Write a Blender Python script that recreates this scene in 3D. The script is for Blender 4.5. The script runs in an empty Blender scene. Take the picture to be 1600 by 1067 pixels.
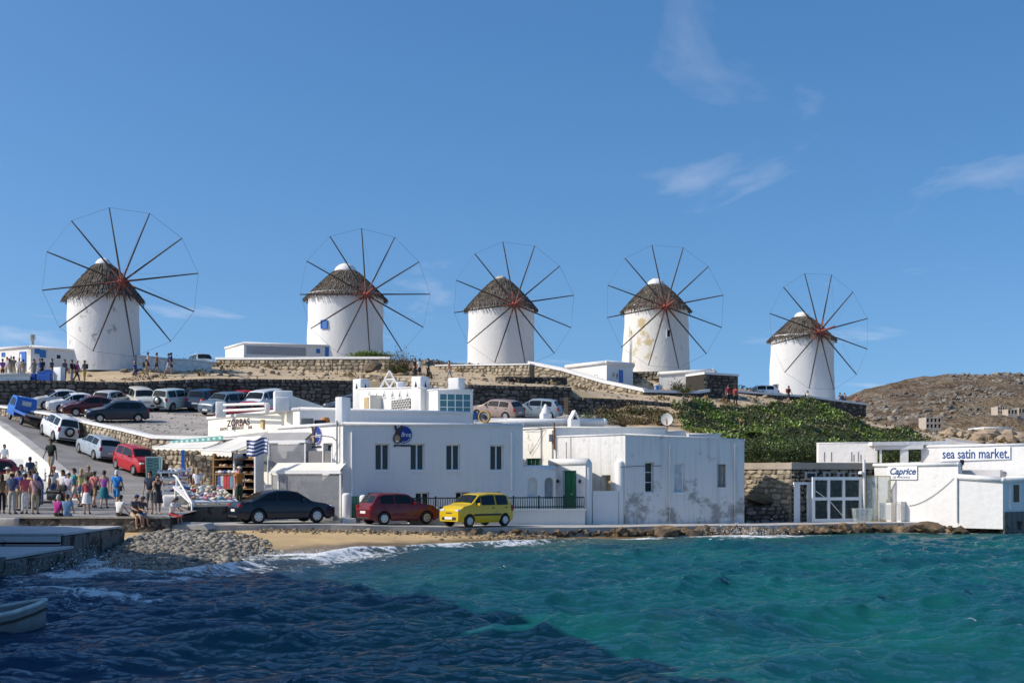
import bpy, bmesh, math, random
import numpy as np
from mathutils import Vector, Matrix
from mathutils.bvhtree import BVHTree
R = math.radians
random.seed(7); rng = np.random.default_rng(7)
scene = bpy.context.scene
col = scene.collection

# ------------------------------------------------------------------ camera
CAMZ = 3.0; FPX = 2000.0; CX = 800.0; HY = 740.0
cam = bpy.data.cameras.new('camera'); camo = bpy.data.objects.new('camera', cam); col.objects.link(camo)
cam.sensor_width = 36; cam.lens = FPX/1600*36; cam.shift_y = (HY-533.5)/1600
cam.clip_start = .5; cam.clip_end = 6000
camo.location = (0, 0, CAMZ); camo.rotation_euler = (R(90), 0, 0)
scene.camera = camo
scene.render.resolution_x = 1024; scene.render.resolution_y = 682

# ------------------------------------------------------------------ light
SUN_EL = R(39); SUN_D = R(12)
to_sun = Vector((-math.cos(SUN_EL)*math.cos(SUN_D), -math.cos(SUN_EL)*math.sin(SUN_D), math.sin(SUN_EL)))
sl = bpy.data.lights.new('sun', 'SUN'); sl.energy = 3.6; sl.angle = R(.5); sl.color = (1, .93, .82)
so = bpy.data.objects.new('sun', sl); col.objects.link(so)
so.rotation_euler = (-to_sun).to_track_quat('-Z', 'Y').to_euler()
world = bpy.data.worlds.new('World'); scene.world = world; world.use_nodes = True
wn = world.node_tree; wn.nodes.clear()
def WN(t): return wn.nodes.new(t)
sky = WN('ShaderNodeTexSky'); sky.sky_type = 'NISHITA'; sky.sun_disc = False
sky.sun_elevation = SUN_EL; sky.sun_rotation = math.atan2(to_sun.x, to_sun.y)
sky.air_density = 1.0; sky.dust_density = 1.2; sky.ozone_density = 1.5; sky.altitude = 0
hs = WN('ShaderNodeHueSaturation'); hs.inputs['Saturation'].default_value = 1.33
bg = WN('ShaderNodeBackground'); bg.inputs['Strength'].default_value = .145
# thin cirrus over the whole dome (direction projected on a flat cloud layer)
tc = WN('ShaderNodeTexCoord'); sep = WN('ShaderNodeSeparateXYZ')
mx = WN('ShaderNodeMath'); mx.operation = 'MAXIMUM'; mx.inputs[1].default_value = .04
dv = WN('ShaderNodeVectorMath'); dv.operation = 'DIVIDE'
cmb = WN('ShaderNodeCombineXYZ')
mp = WN('ShaderNodeMapping'); mp.inputs['Scale'].default_value = (.95, .42, 1); mp.inputs['Location'].default_value = (8.9, 3.3, 0)
ns = WN('ShaderNodeTexNoise'); ns.inputs['Scale'].default_value = 1.0; ns.inputs['Detail'].default_value = 9; ns.inputs['Roughness'].default_value = .55; ns.inputs['Distortion'].default_value = .5
cr = WN('ShaderNodeValToRGB'); cr.color_ramp.elements[0].position = .585; cr.color_ramp.elements[1].position = .86
cr.color_ramp.elements[0].color = (0, 0, 0, 1); cr.color_ramp.elements[1].color = (.42, .42, .42, 1)
mixc = WN('ShaderNodeMix'); mixc.data_type = 'RGBA'; mixc.inputs['B'].default_value = (6.2, 6.0, 6.4, 1)
outw = WN('ShaderNodeOutputWorld')
L = wn.links.new
L(tc.outputs['Generated'], sep.inputs[0]); L(sep.outputs['Z'], mx.inputs[0])
for k in 'XYZ': L(mx.outputs[0], cmb.inputs[k])
L(tc.outputs['Generated'], dv.inputs[0]); L(cmb.outputs[0], dv.inputs[1])
L(dv.outputs[0], mp.inputs[0]); L(mp.outputs[0], ns.inputs['Vector']); L(ns.outputs[0], cr.inputs[0])
lift = WN('ShaderNodeVectorMath'); lift.operation = 'ADD'; lift.inputs[1].default_value = (0, 0, .15)
nrm = WN('ShaderNodeVectorMath'); nrm.operation = 'NORMALIZE'
L(tc.outputs['Generated'], lift.inputs[0]); L(lift.outputs[0], nrm.inputs[0]); L(nrm.outputs[0], sky.inputs[0])
L(sky.outputs[0], hs.inputs['Color']); L(hs.outputs[0], mixc.inputs['A']); L(cr.outputs[0], mixc.inputs['Factor'])
L(mixc.outputs['Result'], bg.inputs[0]); L(bg.outputs[0], outw.inputs[0])
vs = scene.view_settings; vs.view_transform = 'Standard'; vs.look = 'None'; vs.gamma = 1; vs.use_curve_mapping = False
vs.exposure = 0.2

# ------------------------------------------------------------------ helpers
def P(px, py, Y): return Vector(((px-CX)/FPX*Y, Y, CAMZ-(py-HY)/FPX*Y))
MATX = {}
def tag(o, label=None, cat=None, group=None, kind=None):
    if label: o['label'] = label
    if cat: o['category'] = cat
    if group: o['group'] = group
    if kind: o['kind'] = kind
    return o
def thing(name, label, cat, loc=(0, 0, 0), rz=0, group=None, rot=None):
    o = bpy.data.objects.new(name, None); col.objects.link(o); o.empty_display_size = .2
    o.location = loc
    e = rot if rot is not None else (0, 0, rz)
    o.rotation_euler = e
    from mathutils import Euler
    MATX[o] = Matrix.Translation(Vector(loc)) @ Euler(e).to_matrix().to_4x4()
    return tag(o, label, cat, group)
def link_mesh(name, me, mat, parent=None):
    o = bpy.data.objects.new(name, me); col.objects.link(o)
    if mat is not None:
        if len(me.materials) == 0: me.materials.append(mat)
    if parent is not None:
        o.parent = parent; MATX[o] = MATX.get(parent, Matrix())
    return o
class MB:
    def __init__(s): s.v = []; s.f = []; s.sm = False
    def add(s, vs_, fs):
        b = len(s.v); s.v.extend([tuple(v) for v in vs_]); s.f.extend([tuple(i+b for i in f) for f in fs]); return s
    def quad(s, a, b, c, d): return s.add([a, b, c, d], [(0, 1, 2, 3)])
    def poly(s, pts): return s.add(pts, [tuple(range(len(pts)))])
    def hexa(s, p):   # 8 points: bottom 4 ccw, top 4 ccw
        return s.add(p, [(3, 2, 1, 0), (4, 5, 6, 7), (0, 1, 5, 4), (1, 2, 6, 5), (2, 3, 7, 6), (3, 0, 4, 7)])
    def box(s, c, size, rz=0, m=None):
        hx, hy, hz = [k/2 for k in size]; ca, sa = math.cos(rz), math.sin(rz)
        pts = []
        for z in (-hz, hz):
            for x, y in ((-hx, -hy), (hx, -hy), (hx, hy), (-hx, hy)):
                p = Vector((c[0]+x*ca-y*sa, c[1]+x*sa+y*ca, c[2]+z)) if m is None else m @ Vector((c[0]+x, c[1]+y, c[2]+z))
                pts.append(p)
        return s.hexa(pts)
    def cbox(s, c, size, ch=.02, m=None):   # chamfered box
        hx, hy, hz = [k/2 for k in size]; ch = min(ch, hx*.9, hy*.9, hz*.9)
        bm = bmesh.new(); bmesh.ops.create_cube(bm, size=1)
        for v in bm.verts: v.co = Vector((v.co.x*2*hx, v.co.y*2*hy, v.co.z*2*hz))
        bmesh.ops.bevel(bm, geom=bm.edges[:], offset=ch, segments=2, affect='EDGES', profile=.6)
        return s.addbm(bm, (m or Matrix()) @ Matrix.Translation(Vector(c)))
    def addbm(s, bm, m=Matrix()):
        bm.verts.index_update()
        s.add([m @ v.co for v in bm.verts], [[v.index for v in f.verts] for f in bm.faces]); bm.free(); return s
    def tube(s, pts, r, n=6, cap=True):
        pts = [Vector(p) for p in pts]; k = len(pts); rs = r if isinstance(r, (list, tuple)) else [r]*k
        b = len(s.v); t0 = (pts[1]-pts[0]).normalized()
        up = Vector((0, 0, 1)) if abs(t0.z) < .9 else Vector((1, 0, 0))
        a = t0.cross(up).normalized()
        for i in range(k):
            t = (pts[min(i+1, k-1)]-pts[max(i-1, 0)]).normalized()
            a = (a-t*a.dot(t)).normalized(); c = t.cross(a)
            for j in range(n):
                w = 2*math.pi*j/n; s.v.append(tuple(pts[i]+(a*math.cos(w)+c*math.sin(w))*rs[i]))
        for i in range(k-1):
            for j in range(n):
                j2 = (j+1) % n; s.f.append((b+i*n+j, b+i*n+j2, b+(i+1)*n+j2, b+(i+1)*n+j))
        if cap:
            s.f.append(tuple(b+j for j in reversed(range(n)))); s.f.append(tuple(b+(k-1)*n+j for j in range(n)))
        return s
    def lathe(s, prof, n=24, c=(0, 0, 0), axis='z', m=None):
        b = len(s.v)
        for r_, z in prof:
            for j in range(n):
                w = 2*math.pi*j/n; x, y = r_*math.cos(w), r_*math.sin(w)
                p = Vector((x, y, z)) if axis == 'z' else Vector((x, z, y))
                p = (m @ p) if m else p+Vector(c)
                s.v.append(tuple(p))
        for i in range(len(prof)-1):
            for j in range(n):
                j2 = (j+1) % n; s.f.append((b+i*n+j, b+i*n+j2, b+(i+1)*n+j2, b+(i+1)*n+j))
        return s
    def grid(s, P2):   # 2d list of points
        b = len(s.v); m_ = len(P2[0])
        for row in P2: s.v.extend([tuple(p) for p in row])
        for i in range(len(P2)-1):
            for j in range(m_-1): s.f.append((b+i*m_+j, b+i*m_+j+1, b+(i+1)*m_+j+1, b+(i+1)*m_+j))
        return s
    def mesh(s, name, inv=None, smooth=False):
        me = bpy.data.meshes.new(name)
        v = s.v if inv is None else [tuple(inv @ Vector(p)) for p in s.v]
        me.from_pydata(v, [], s.f); me.validate(); me.update()
        if smooth:
            me.polygons.foreach_set('use_smooth', [True]*len(me.polygons))
        return me
    def build(s, name, mat, parent=None, local=False, smooth=False, kind=None, fixn=True, angle=None):
        inv = None
        if parent is not None and not local: inv = MATX.get(parent, Matrix()).inverted()
        me = s.mesh(name, inv, smooth or angle is not None)
        if fixn:
            bm = bmesh.new(); bm.from_mesh(me); bmesh.ops.recalc_face_normals(bm, faces=bm.faces[:]); bm.to_mesh(me); bm.free()
        if angle is not None: me.set_sharp_from_angle(angle=R(angle))
        o = link_mesh(name, me, mat, parent)
        if kind: o['kind'] = kind
        return o
def kids(o): return [c for c in ALLKIDS.get(o, [])]
def copy_tree(o, parent=None, loc=None, rot=None):
    c = o.copy(); col.objects.link(c); c.parent = parent
    if loc is not None: c.location = loc
    if rot is not None: c.rotation_euler = rot
    for ch in o.children: copy_tree(ch, c)
    return c
def structure(o): o['kind'] = 'structure'; return o

# fast 2d value noise for shaping
def vnoise(x, y, seed=0):
    x = np.asarray(x, float); y = np.asarray(y, float)
    xi = np.floor(x).astype(np.int64); yi = np.floor(y).astype(np.int64); fx = x-xi; fy = y-yi
    fx = fx*fx*(3-2*fx); fy = fy*fy*(3-2*fy)
    def h(a, b):
        n = (a*374761393+b*668265263+seed*974634777) & 0x7fffffff
        n = ((n ^ (n >> 13))*1274126177) & 0x7fffffff
        return ((n ^ (n >> 16)) & 0xffff)/65535.0
    return (h(xi, yi)*(1-fx)+h(xi+1, yi)*fx)*(1-fy)+(h(xi, yi+1)*(1-fx)+h(xi+1, yi+1)*fx)*fy
def fbm(x, y, o=4, seed=0):
    s_ = 0; a = .5
    for k in range(o): s_ = s_+a*vnoise(np.asarray(x)*2**k, np.asarray(y)*2**k, seed+k); a *= .5
    return s_
class RBF:
    def __init__(s, pts, smooth=0.0):
        p = np.array(pts, float); s.c = p[:, :2]; n = len(p)
        d = np.linalg.norm(s.c[:, None]-s.c[None], axis=2)
        A = np.zeros((n+3, n+3)); A[:n, :n] = d+np.eye(n)*-smooth; A[:n, n] = 1; A[:n, n+1:] = s.c; A[n:, :n] = A[:n, n:].T
        s.w = np.linalg.solve(A, np.concatenate([p[:, 2], [0, 0, 0]]))
    def __call__(s, x, y):
        x = np.asarray(x, float); y = np.asarray(y, float); n = len(s.c)
        d = np.sqrt((x[..., None]-s.c[:, 0])**2+(y[..., None]-s.c[:, 1])**2+1e-9)
        return d@s.w[:n]+s.w[n]+s.w[n+1]*x+s.w[n+2]*y

# ------------------------------------------------------------------ materials
MC = {}
def nodes(name):
    m = bpy.data.materials.new(name); m.use_nodes = True; nt = m.node_tree
    b = nt.nodes['Principled BSDF']; return m, nt, b
def lin(c): return tuple(((k/12.92) if k <= .04045 else ((k+.055)/1.055)**2.4) for k in c[:3])
def mat(name, c, rough=.8, var=.15, vs_=2.0, bump=.25, bs=18, metal=0, isl=0, spec=.5, c2=None, trans=0, alpha=1, coat=0, emit=0, sub=0):
    if name in MC: return MC[name]
    m, nt, b = nodes(name); N = nt.nodes.new; lk = nt.links.new
    b.inputs['Roughness'].default_value = rough; b.inputs['Metallic'].default_value = metal
    b.inputs['Specular IOR Level'].default_value = spec
    if coat: b.inputs['Coat Weight'].default_value = coat; b.inputs['Coat Roughness'].default_value = .05
    if trans: b.inputs['Transmission Weight'].default_value = trans
    if alpha < 1: b.inputs['Alpha'].default_value = alpha
    t = N('ShaderNodeTexCoord'); base = None
    ca = tuple(c)+(1,)
    if var > 0 or c2:
        n1 = N('ShaderNodeTexNoise'); n1.inputs['Scale'].default_value = vs_; n1.inputs['Detail'].default_value = 6; n1.inputs['Roughness'].default_value = .6
        lk(t.outputs['Object'], n1.inputs['Vector'])
        mr = N('ShaderNodeMapRange'); mr.inputs['From Min'].default_value = .3; mr.inputs['From Max'].default_value = .7
        lk(n1.outputs[0], mr.inputs[0])
        mxn = N('ShaderNodeMix'); mxn.data_type = 'RGBA'
        A = tuple(k*(1-var) for k in c); B = tuple(min(1, k*(1+var)) for k in c) if c2 is None else c2
        if c2 is not None: A = c
        mxn.inputs['A'].default_value = tuple(A)+(1,); mxn.inputs['B'].default_value = tuple(B)+(1,)
        lk(mr.outputs[0], mxn.inputs['Factor']); base = mxn.outputs['Result']
    if isl:
        g = N('ShaderNodeNewGeometry'); mr2 = N('ShaderNodeMapRange'); mr2.inputs['To Min'].default_value = 1-isl; mr2.inputs['To Max'].default_value = 1+isl
        lk(g.outputs['Random Per Island'], mr2.inputs[0])
        oi = N('ShaderNodeObjectInfo'); ad = N('ShaderNodeMath'); ad.operation = 'ADD'
        wh = N('ShaderNodeMath'); wh.operation = 'FRACT'
        lk(g.outputs['Random Per Island'], ad.inputs[0]); lk(oi.outputs['Random'], ad.inputs[1]); lk(ad.outputs[0], wh.inputs[0]); lk(wh.outputs[0], mr2.inputs[0])
        ml = N('ShaderNodeMix'); ml.data_type = 'RGBA'; ml.blend_type = 'MULTIPLY'; ml.inputs['Factor'].default_value = 1
        if base is None: ml.inputs['A'].default_value = ca
        else: lk(base, ml.inputs['A'])
        lk(mr2.outputs[0], ml.inputs['B']); base = ml.outputs['Result']
    if base is None: b.inputs['Base Color'].default_value = ca
    else: lk(base, b.inputs['Base Color'])
    if bump > 0:
        n2 = N('ShaderNodeTexNoise'); n2.inputs['Scale'].default_value = bs; n2.inputs['Detail'].default_value = 5
        lk(t.outputs['Object'], n2.inputs['Vector'])
        bp = N('ShaderNodeBump'); bp.inputs['Strength'].default_value = bump; bp.inputs['Distance'].default_value = .03
        lk(n2.outputs[0], bp.inputs['Height']); lk(bp.outputs[0], b.inputs['Normal'])
    if emit: b.inputs['Emission Color'].default_value = ca; b.inputs['Emission Strength'].default_value = emit
    if sub: b.inputs['Subsurface Weight'].default_value = sub
    MC[name] = m; return m
def stained(name, c, stain, amount=.55, scale=1.3, streak=.5, c3=None, zfade=None, bump=.35):
    """lime-washed plaster with peeled / dirty patches and rain streaks of their own shape"""
    if name in MC: return MC[name]
    m, nt, b = nodes(name); N = nt.nodes.new; lk = nt.links.new
    b.inputs['Roughness'].default_value = .85; b.inputs['Specular IOR Level'].default_value = .2
    g = N('ShaderNodeNewGeometry')
    n1 = N('ShaderNodeTexNoise'); n1.inputs['Scale'].default_value = scale; n1.inputs['Detail'].default_value = 12; n1.inputs['Roughness'].default_value = .74 if zfade else .68
    lk(g.outputs['Position'], n1.inputs['Vector'])
    src = n1.outputs[0]
    if zfade:
        sp = N('ShaderNodeSeparateXYZ'); lk(g.outputs['Position'], sp.inputs[0])
        mz = N('ShaderNodeMapRange'); mz.inputs['From Min'].default_value = zfade[0]; mz.inputs['From Max'].default_value = zfade[1]
        mz.inputs['To Min'].default_value = zfade[2]; mz.inputs['To Max'].default_value = 0
        lk(sp.outputs[2], mz.inputs[0]); ad = N('ShaderNodeMath'); ad.operation = 'ADD'; lk(src, ad.inputs[0]); lk(mz.outputs[0], ad.inputs[1]); src = ad.outputs[0]
    r = N('ShaderNodeMapRange'); r.inputs['From Min'].default_value = amount; r.inputs['From Max'].default_value = amount+(.085 if zfade else .05); lk(src, r.inputs[0])
    mpn = N('ShaderNodeMapping'); mpn.inputs['Scale'].default_value = (5, 5, .35); lk(g.outputs['Position'], mpn.inputs[0])
    n2 = N('ShaderNodeTexNoise'); n2.inputs['Scale'].default_value = 1; n2.inputs['Detail'].default_value = 5; lk(mpn.outputs[0], n2.inputs['Vector'])
    r2 = N('ShaderNodeMapRange'); r2.inputs['From Min'].default_value = .5; r2.inputs['From Max'].default_value = .8; r2.inputs['To Max'].default_value = streak; lk(n2.outputs[0], r2.inputs[0])
    m1 = N('ShaderNodeMix'); m1.data_type = 'RGBA'; m1.inputs['A'].default_value = tuple(c)+(1,); m1.inputs['B'].default_value = tuple(c3 or [k*.72 for k in c])+(1,)
    lk(r2.outputs[0], m1.inputs['Factor'])
    m2 = N('ShaderNodeMix'); m2.data_type = 'RGBA'; m2.inputs['B'].default_value = tuple(stain)+(1,)
    lk(m1.outputs['Result'], m2.inputs['A']); lk(r.outputs[0], m2.inputs['Factor']); lk(m2.outputs['Result'], b.inputs['Base Color'])
    n3 = N('ShaderNodeTexNoise'); n3.inputs['Scale'].default_value = 3.5; n3.inputs['Detail'].default_value = 8; lk(g.outputs['Position'], n3.inputs['Vector'])
    ad2 = N('ShaderNodeMath'); ad2.operation = 'MULTIPLY_ADD'; ad2.inputs[1].default_value = -.25; lk(r.outputs[0], ad2.inputs[0]); lk(n3.outputs[0], ad2.inputs[2])
    bp = N('ShaderNodeBump'); bp.inputs['Strength'].default_value = bump; bp.inputs['Distance'].default_value = .08; lk(ad2.outputs[0], bp.inputs['Height']); lk(bp.outputs[0], b.inputs['Normal'])
    MC[name] = m; return m
WHITE = stained('whitewash', (.735, .725, .705), (.58, .56, .52), .63, .7, .22)
WHITE2 = stained('whitewash_aged', (.72, .70, .66), (.45, .42, .36), .60, .9, .35, (.60, .55, .46))
PEEL = stained('peeling_plaster', (.69, .68, .66), (.33, .32, .305), .572, .85, .75, (.45, .44, .42), (.4, 3.0, .105))
PEEL2 = stained('flaking_plaster', (.80, .77, .70), (.36, .33, .29), .61, 1.6, .35, (.60, .52, .40))
CREAM = stained('cream_plaster', (.80, .76, .66), (.5, .43, .32), .70, .8, .25, (.62, .54, .42))
TRIM = mat('white_paint', (.80, .80, .79), .5, .04, 4, .05)
BLUEP = mat('blue_paint', (.02, .13, .48), .45, .1, 4, .05)
GREENP = mat('green_paint', (.008, .17, .07), .45, .15, 4, .1)
DKGREEN = mat('dark_green_metal', (.01, .05, .035), .45, .1, 4, .05)
GLASS = mat('window_glass', (.014, .02, .026), .06, 0, 1, 0, spec=.4)
GLASST = mat('teal_window_glass', (.04, .16, .19), .08, 0, 1, 0, spec=.8)
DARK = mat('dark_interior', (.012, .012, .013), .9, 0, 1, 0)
BLACKM = mat('black_metal', (.015, .015, .017), .45, .1, 5, .05)
GREYM = mat('grey_metal', (.32, .33, .34), .4, .1, 5, .05, metal=.6)
RUST = mat('rusty_metal', (.22, .09, .04), .8, .35, 6, .2)
CONC = mat('concrete', (.42, .40, .365), .9, .22, 1.2, .4, 9)
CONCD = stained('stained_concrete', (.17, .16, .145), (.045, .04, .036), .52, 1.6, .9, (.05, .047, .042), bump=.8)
PIERW = stained('pier_paint', (.50, .50, .49), (.16, .15, .14), .60, 1.2, .3)
ASPH = mat('asphalt', (.235, .225, .215), .9, .3, .45, .4, 22)
LOTM = mat('gravel_lot', (.36, .325, .285), .95, .28, .5, .6, 12)
SAND = mat('hill_sand', (.60, .455, .285), .95, .25, .35, 1.0, 2.5, c2=(.38, .29, .185))
BEACHM = mat('beach_sand', (.58, .40, .195), .95, .15, .8, .8, 6, c2=(.45, .315, .155))
STONE = mat('shaded_wall_stone', (.115, .10, .085), .9, .25, 4, .6, 12, isl=.55)  # copy for walls in shade, the shade put into the darker colour
STONEL = mat('sunlit_wall_stone', (.40, .335, .24), .9, .25, 4, .6, 12, isl=.45)  # copy for sunlit walls, the sunlight put into the paler colour
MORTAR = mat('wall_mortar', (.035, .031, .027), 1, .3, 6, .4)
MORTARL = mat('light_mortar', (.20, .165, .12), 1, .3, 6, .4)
ROCKB = mat('shore_rock', (.20, .13, .06), .75, .5, 1.6, 1.0, 5, isl=.45, c2=(.045, .036, .028))
PEB = mat('pebble', (.23, .205, .165), .85, .2, 6, .2, isl=.55)
WOODD = mat('weathered_spar', (.055, .040, .030), .75, .3, 8, .3)
WOODR = mat('red_hub_wood', (.27, .062, .042), .7, .25, 6, .2)
WOODT = mat('brown_wood', (.30, .16, .06), .7, .25, 6, .3)
THATCH = mat('thatch_straw', (.135, .112, .088), .95, .35, 1.2, .6, 30, isl=.5)
WIRE = mat('rigging_wire', (.10, .105, .115), .6, 0, 1, 0)
LEAF = mat('succulent_leaf', (.20, .27, .045), .5, .25, .6, 0, isl=.5, c2=(.12, .19, .03))
LEAFD = mat('dark_leaf', (.07, .11, .022), .6, .25, 2, 0, isl=.5)
LEAFB = mat('dry_leaf', (.16, .115, .05), .8, .25, 2, 0, isl=.5)
LEAFO = mat('olive_leaf', (.10, .105, .035), .7, .25, 2, 0, isl=.5)
TWIG = mat('twig', (.10, .07, .045), .9, .2, 4, .2)
AWN = mat('awning_cloth', (.72, .69, .62), .85, .06, 1, .1)
AWNG = mat('grey_canvas', (.33, .32, .31), .85, .1, 1, .1)
def plastic(name, c, a):
    m = mat(name, c, .25, .15, 1.5, .2, 3, alpha=a); return m
PLAST = plastic('clear_plastic_sheet', (.30, .31, .33), .55)
GLSCR = plastic('frosted_glass', (.62, .68, .64), .35)
# ================================================================== PEOPLE
SKIN = mat('skin', (.45, .26, .17), .6, .06, 6, 0); SKIN2 = mat('tanned_skin', (.30, .16, .095), .6, .06, 6, 0)
def skin_eval(name, verts, edges, radii, root=0, sub=1):
    me = bpy.data.meshes.new(name); me.from_pydata(verts, edges, []); me.update(); o = bpy.data.objects.new(name, me); col.objects.link(o)
    md = o.modifiers.new('Skin', 'SKIN'); md.use_smooth_shade = True
    for i, r_ in enumerate(radii):
        sv = me.skin_vertices[0].data[i]; sv.radius = r_ if isinstance(r_, tuple) else (r_, r_); sv.use_root = (i == root)
    s_ = o.modifiers.new('Sub', 'SUBSURF'); s_.levels = sub; s_.render_levels = sub
    dg = bpy.context.evaluated_depsgraph_get(); dg.update(); out = bpy.data.meshes.new_from_object(o.evaluated_get(dg)); bpy.data.objects.remove(o); bpy.data.meshes.remove(me)
    return out
def fk(pose):
    """joint positions for a 1.72 m figure facing +Y; angles in degrees, positive = forward"""
    J = {}; lean = R(pose.get('lean', 0)); hip = Vector((0, 0, pose.get('hip', .93)))
    def up(d): return hip+Vector((0, math.sin(lean)*d, math.cos(lean)*d))
    J['pelvis'] = hip; J['waist'] = up(.16); J['chest'] = up(.38); J['neck'] = up(.52); hd = lean+R(pose.get('head', 0)); n = J['neck']; hdv = Vector((0, math.sin(hd), math.cos(hd)))
    J['head0'] = n+hdv*.09; J['head1'] = n+hdv*.18; J['head2'] = n+hdv*.255; J['nose'] = J['head1']+Vector((0, math.cos(hd)*.105, -math.sin(hd)*.105-.02))
    for s_, k in ((-1, 'L'), (1, 'R')):
        J['sho'+k] = up(.475)+Vector((s_*.175, 0, -.0)); a1, a2, out = pose.get('arm'+k, (8, 20, 8)); a1 = R(a1); a2 = R(a2); o_ = math.sin(R(out))*s_
        J['elb'+k] = J['sho'+k]+Vector((o_*.28, math.sin(a1)*.28, -math.cos(a1)*.28)); J['wri'+k] = J['elb'+k]+Vector((o_*.06-s_*pose.get('in', 0)*.12, math.sin(a2)*.24, -math.cos(a2)*.24)); d = (J['wri'+k]-J['elb'+k]).normalized(); J['pal'+k] = J['wri'+k]+d*.085; J['hd'+k] = d
        J['hip'+k] = hip+Vector((s_*.085, 0, -.05)); t1, t2 = pose.get('leg'+k, (0, 0)); t1 = R(t1); t2 = R(t2); sp = pose.get('spread', .0)*s_
        J['kne'+k] = J['hip'+k]+Vector((sp, math.sin(t1)*.42, -math.cos(t1)*.42)); J['ank'+k] = J['kne'+k]+Vector((sp*.5, math.sin(t2)*.40, -math.cos(t2)*.40)); ft = t2 if t2 < 0 else t2*.4; J['toe'+k] = J['ank'+k]+Vector((s_*.02, .15*math.cos(ft), -.045+.10*math.sin(ft)))
    return J
def hand_geo(mb, J, k):
    p = J['pal'+k]; d = J['hd'+k]; s_ = -1 if k == 'L' else 1; side = Vector((0, 1, 0)); side = (side-d*side.dot(d)).normalized(); pal = d.cross(side)*s_
    for i, ln in enumerate((.062, .072, .068, .052)):
        b = p+side*(.024-.016*i); m = b+d*ln*.55-pal*.008; e = b+d*ln-pal*.026; mb.tube([b-d*.03, m, e], [.0095, .009, .007], 5)
    b = p+side*.030-d*.05; mb.tube([b, b+side*.028+d*.022, b+side*.034+d*.052], [.011, .010, .008], 5)
POSES = {}
def get_pose(name, pose, female):
    key = (name, female)
    if key in POSES: return POSES[key]
    J = fk(pose); w = .9 if female else 1.0
    names = ['pelvis', 'waist', 'chest', 'neck', 'head0', 'head1', 'head2', 'nose']; V = [J[n] for n in names]; Rr = [(.135, .105), (.115*w, .09), (.145*w, .10), (.056, .056), (.066, .075), (.076, .092), (.045, .055), .014]; E = [(0, 1), (1, 2), (2, 3), (3, 4), (4, 5), (5, 6), (5, 7)]
    for k in 'LR':
        b = len(V); V += [J[n+k] for n in ('sho', 'elb', 'wri', 'pal')]; Rr += [.052*w, .038*w, .027*w, (.034, .018)]; E += [(2, b), (b, b+1), (b+1, b+2), (b+2, b+3)]
        b = len(V); V += [J[n+k] for n in ('hip', 'kne', 'ank', 'toe')]; Rr += [.082, .056, .036, (.036, .026)]; E += [(0, b), (b, b+1), (b+1, b+2), (b+2, b+3)]
    body = skin_eval('body', V, E, Rr, 0, 1)
    mb = MB()
    for k in 'LR': hand_geo(mb, J, k)
    for s_ in (-1, 1): mb.lathe([(.001, -.012), (.018, -.008), (.022, .004), (.001, .012)], 8, J['head1']+Vector((s_*.078, -.005, 0)))
    bm = bmesh.new(); bm.from_mesh(body); h = mb.mesh('h'); bm.from_mesh(h); bm.to_mesh(body); bm.free(); bpy.data.meshes.remove(h); body.polygons.foreach_set('use_smooth', [True]*len(body.polygons))
    out = {'body': body, 'J': J}
    # shirt
    V = [J['pelvis']+(J['waist']-J['pelvis'])*.2, J['waist'], J['chest'], J['chest'].lerp(J['neck'], .80)]; Rr = [(.150*w, .122), (.140*w, .115), (.168*w, .126), (.088, .086)]; E = [(0, 1), (1, 2), (2, 3)]; Vt = list(V); Rt = list(Rr); Et = list(E)
    for k in 'LR':
        b = len(V); V += [J['sho'+k], J['sho'+k].lerp(J['elb'+k], .72)]; Rr += [.074*w, .062*w]; E += [(2, b), (b, b+1)]
        b = len(Vt); Vt += [J['sho'+k]*.97+J['chest']*.03]; Rt += [.050]; Et += [(2, b)]
    out['shirt'] = skin_eval('shirt', V, E, Rr, 1, 1); out['top'] = skin_eval('top', Vt, Et, Rt, 1, 1)
    for nm, fr in (('shorts', 0), ('trousers', 1)):
        V = [J['waist'].lerp(J['pelvis'], .45), J['pelvis']]; Rr = [(.130, .105), (.150, .125)]; E = [(0, 1)]
        for k in 'LR':
            b = len(V); V += [J['hip'+k], J['hip'+k].lerp(J['kne'+k], .9 if fr == 0 else 1)]; Rr += [.100, .085 if fr == 0 else .072]; E += [(1, b), (b, b+1)]
            if fr: V += [J['kne'+k].lerp(J['ank'+k], .92)]; Rr += [.060]; E += [(b+1, b+2)]
        out[nm] = skin_eval(nm, V, E, Rr, 1, 1)
    # skirt: lofted round both thighs
    mb = MB(); rows = []; ka = (J['kneL']+J['kneR'])/2; n_ = 18
    for t, rx, ry in ((-.28, .128, .105), (0, .155, .128), (.35, .185, .155), (.7, .21, .175), (1.0, .235, .20)):
        c = J['pelvis'].lerp(ka, max(t, 0))+(J['waist']-J['pelvis'])*max(0, -t); rows.append([c+Vector((math.cos(2*math.pi*q/n_)*rx*(1+.05*math.sin(q*2.3)), math.sin(2*math.pi*q/n_)*ry*(1+.05*math.cos(q*3.1)), 0)) for q in range(n_+1)])
    mb.grid(rows); out['skirt'] = mb.mesh('skirt', smooth=True)
    hd = (J['head2']-J['head0']).normalized(); c = J['head1']; bk = Vector((0, -1, 0)); bk = (bk-hd*bk.dot(hd)).normalized(); sd = Vector((1, 0, 0))
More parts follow.
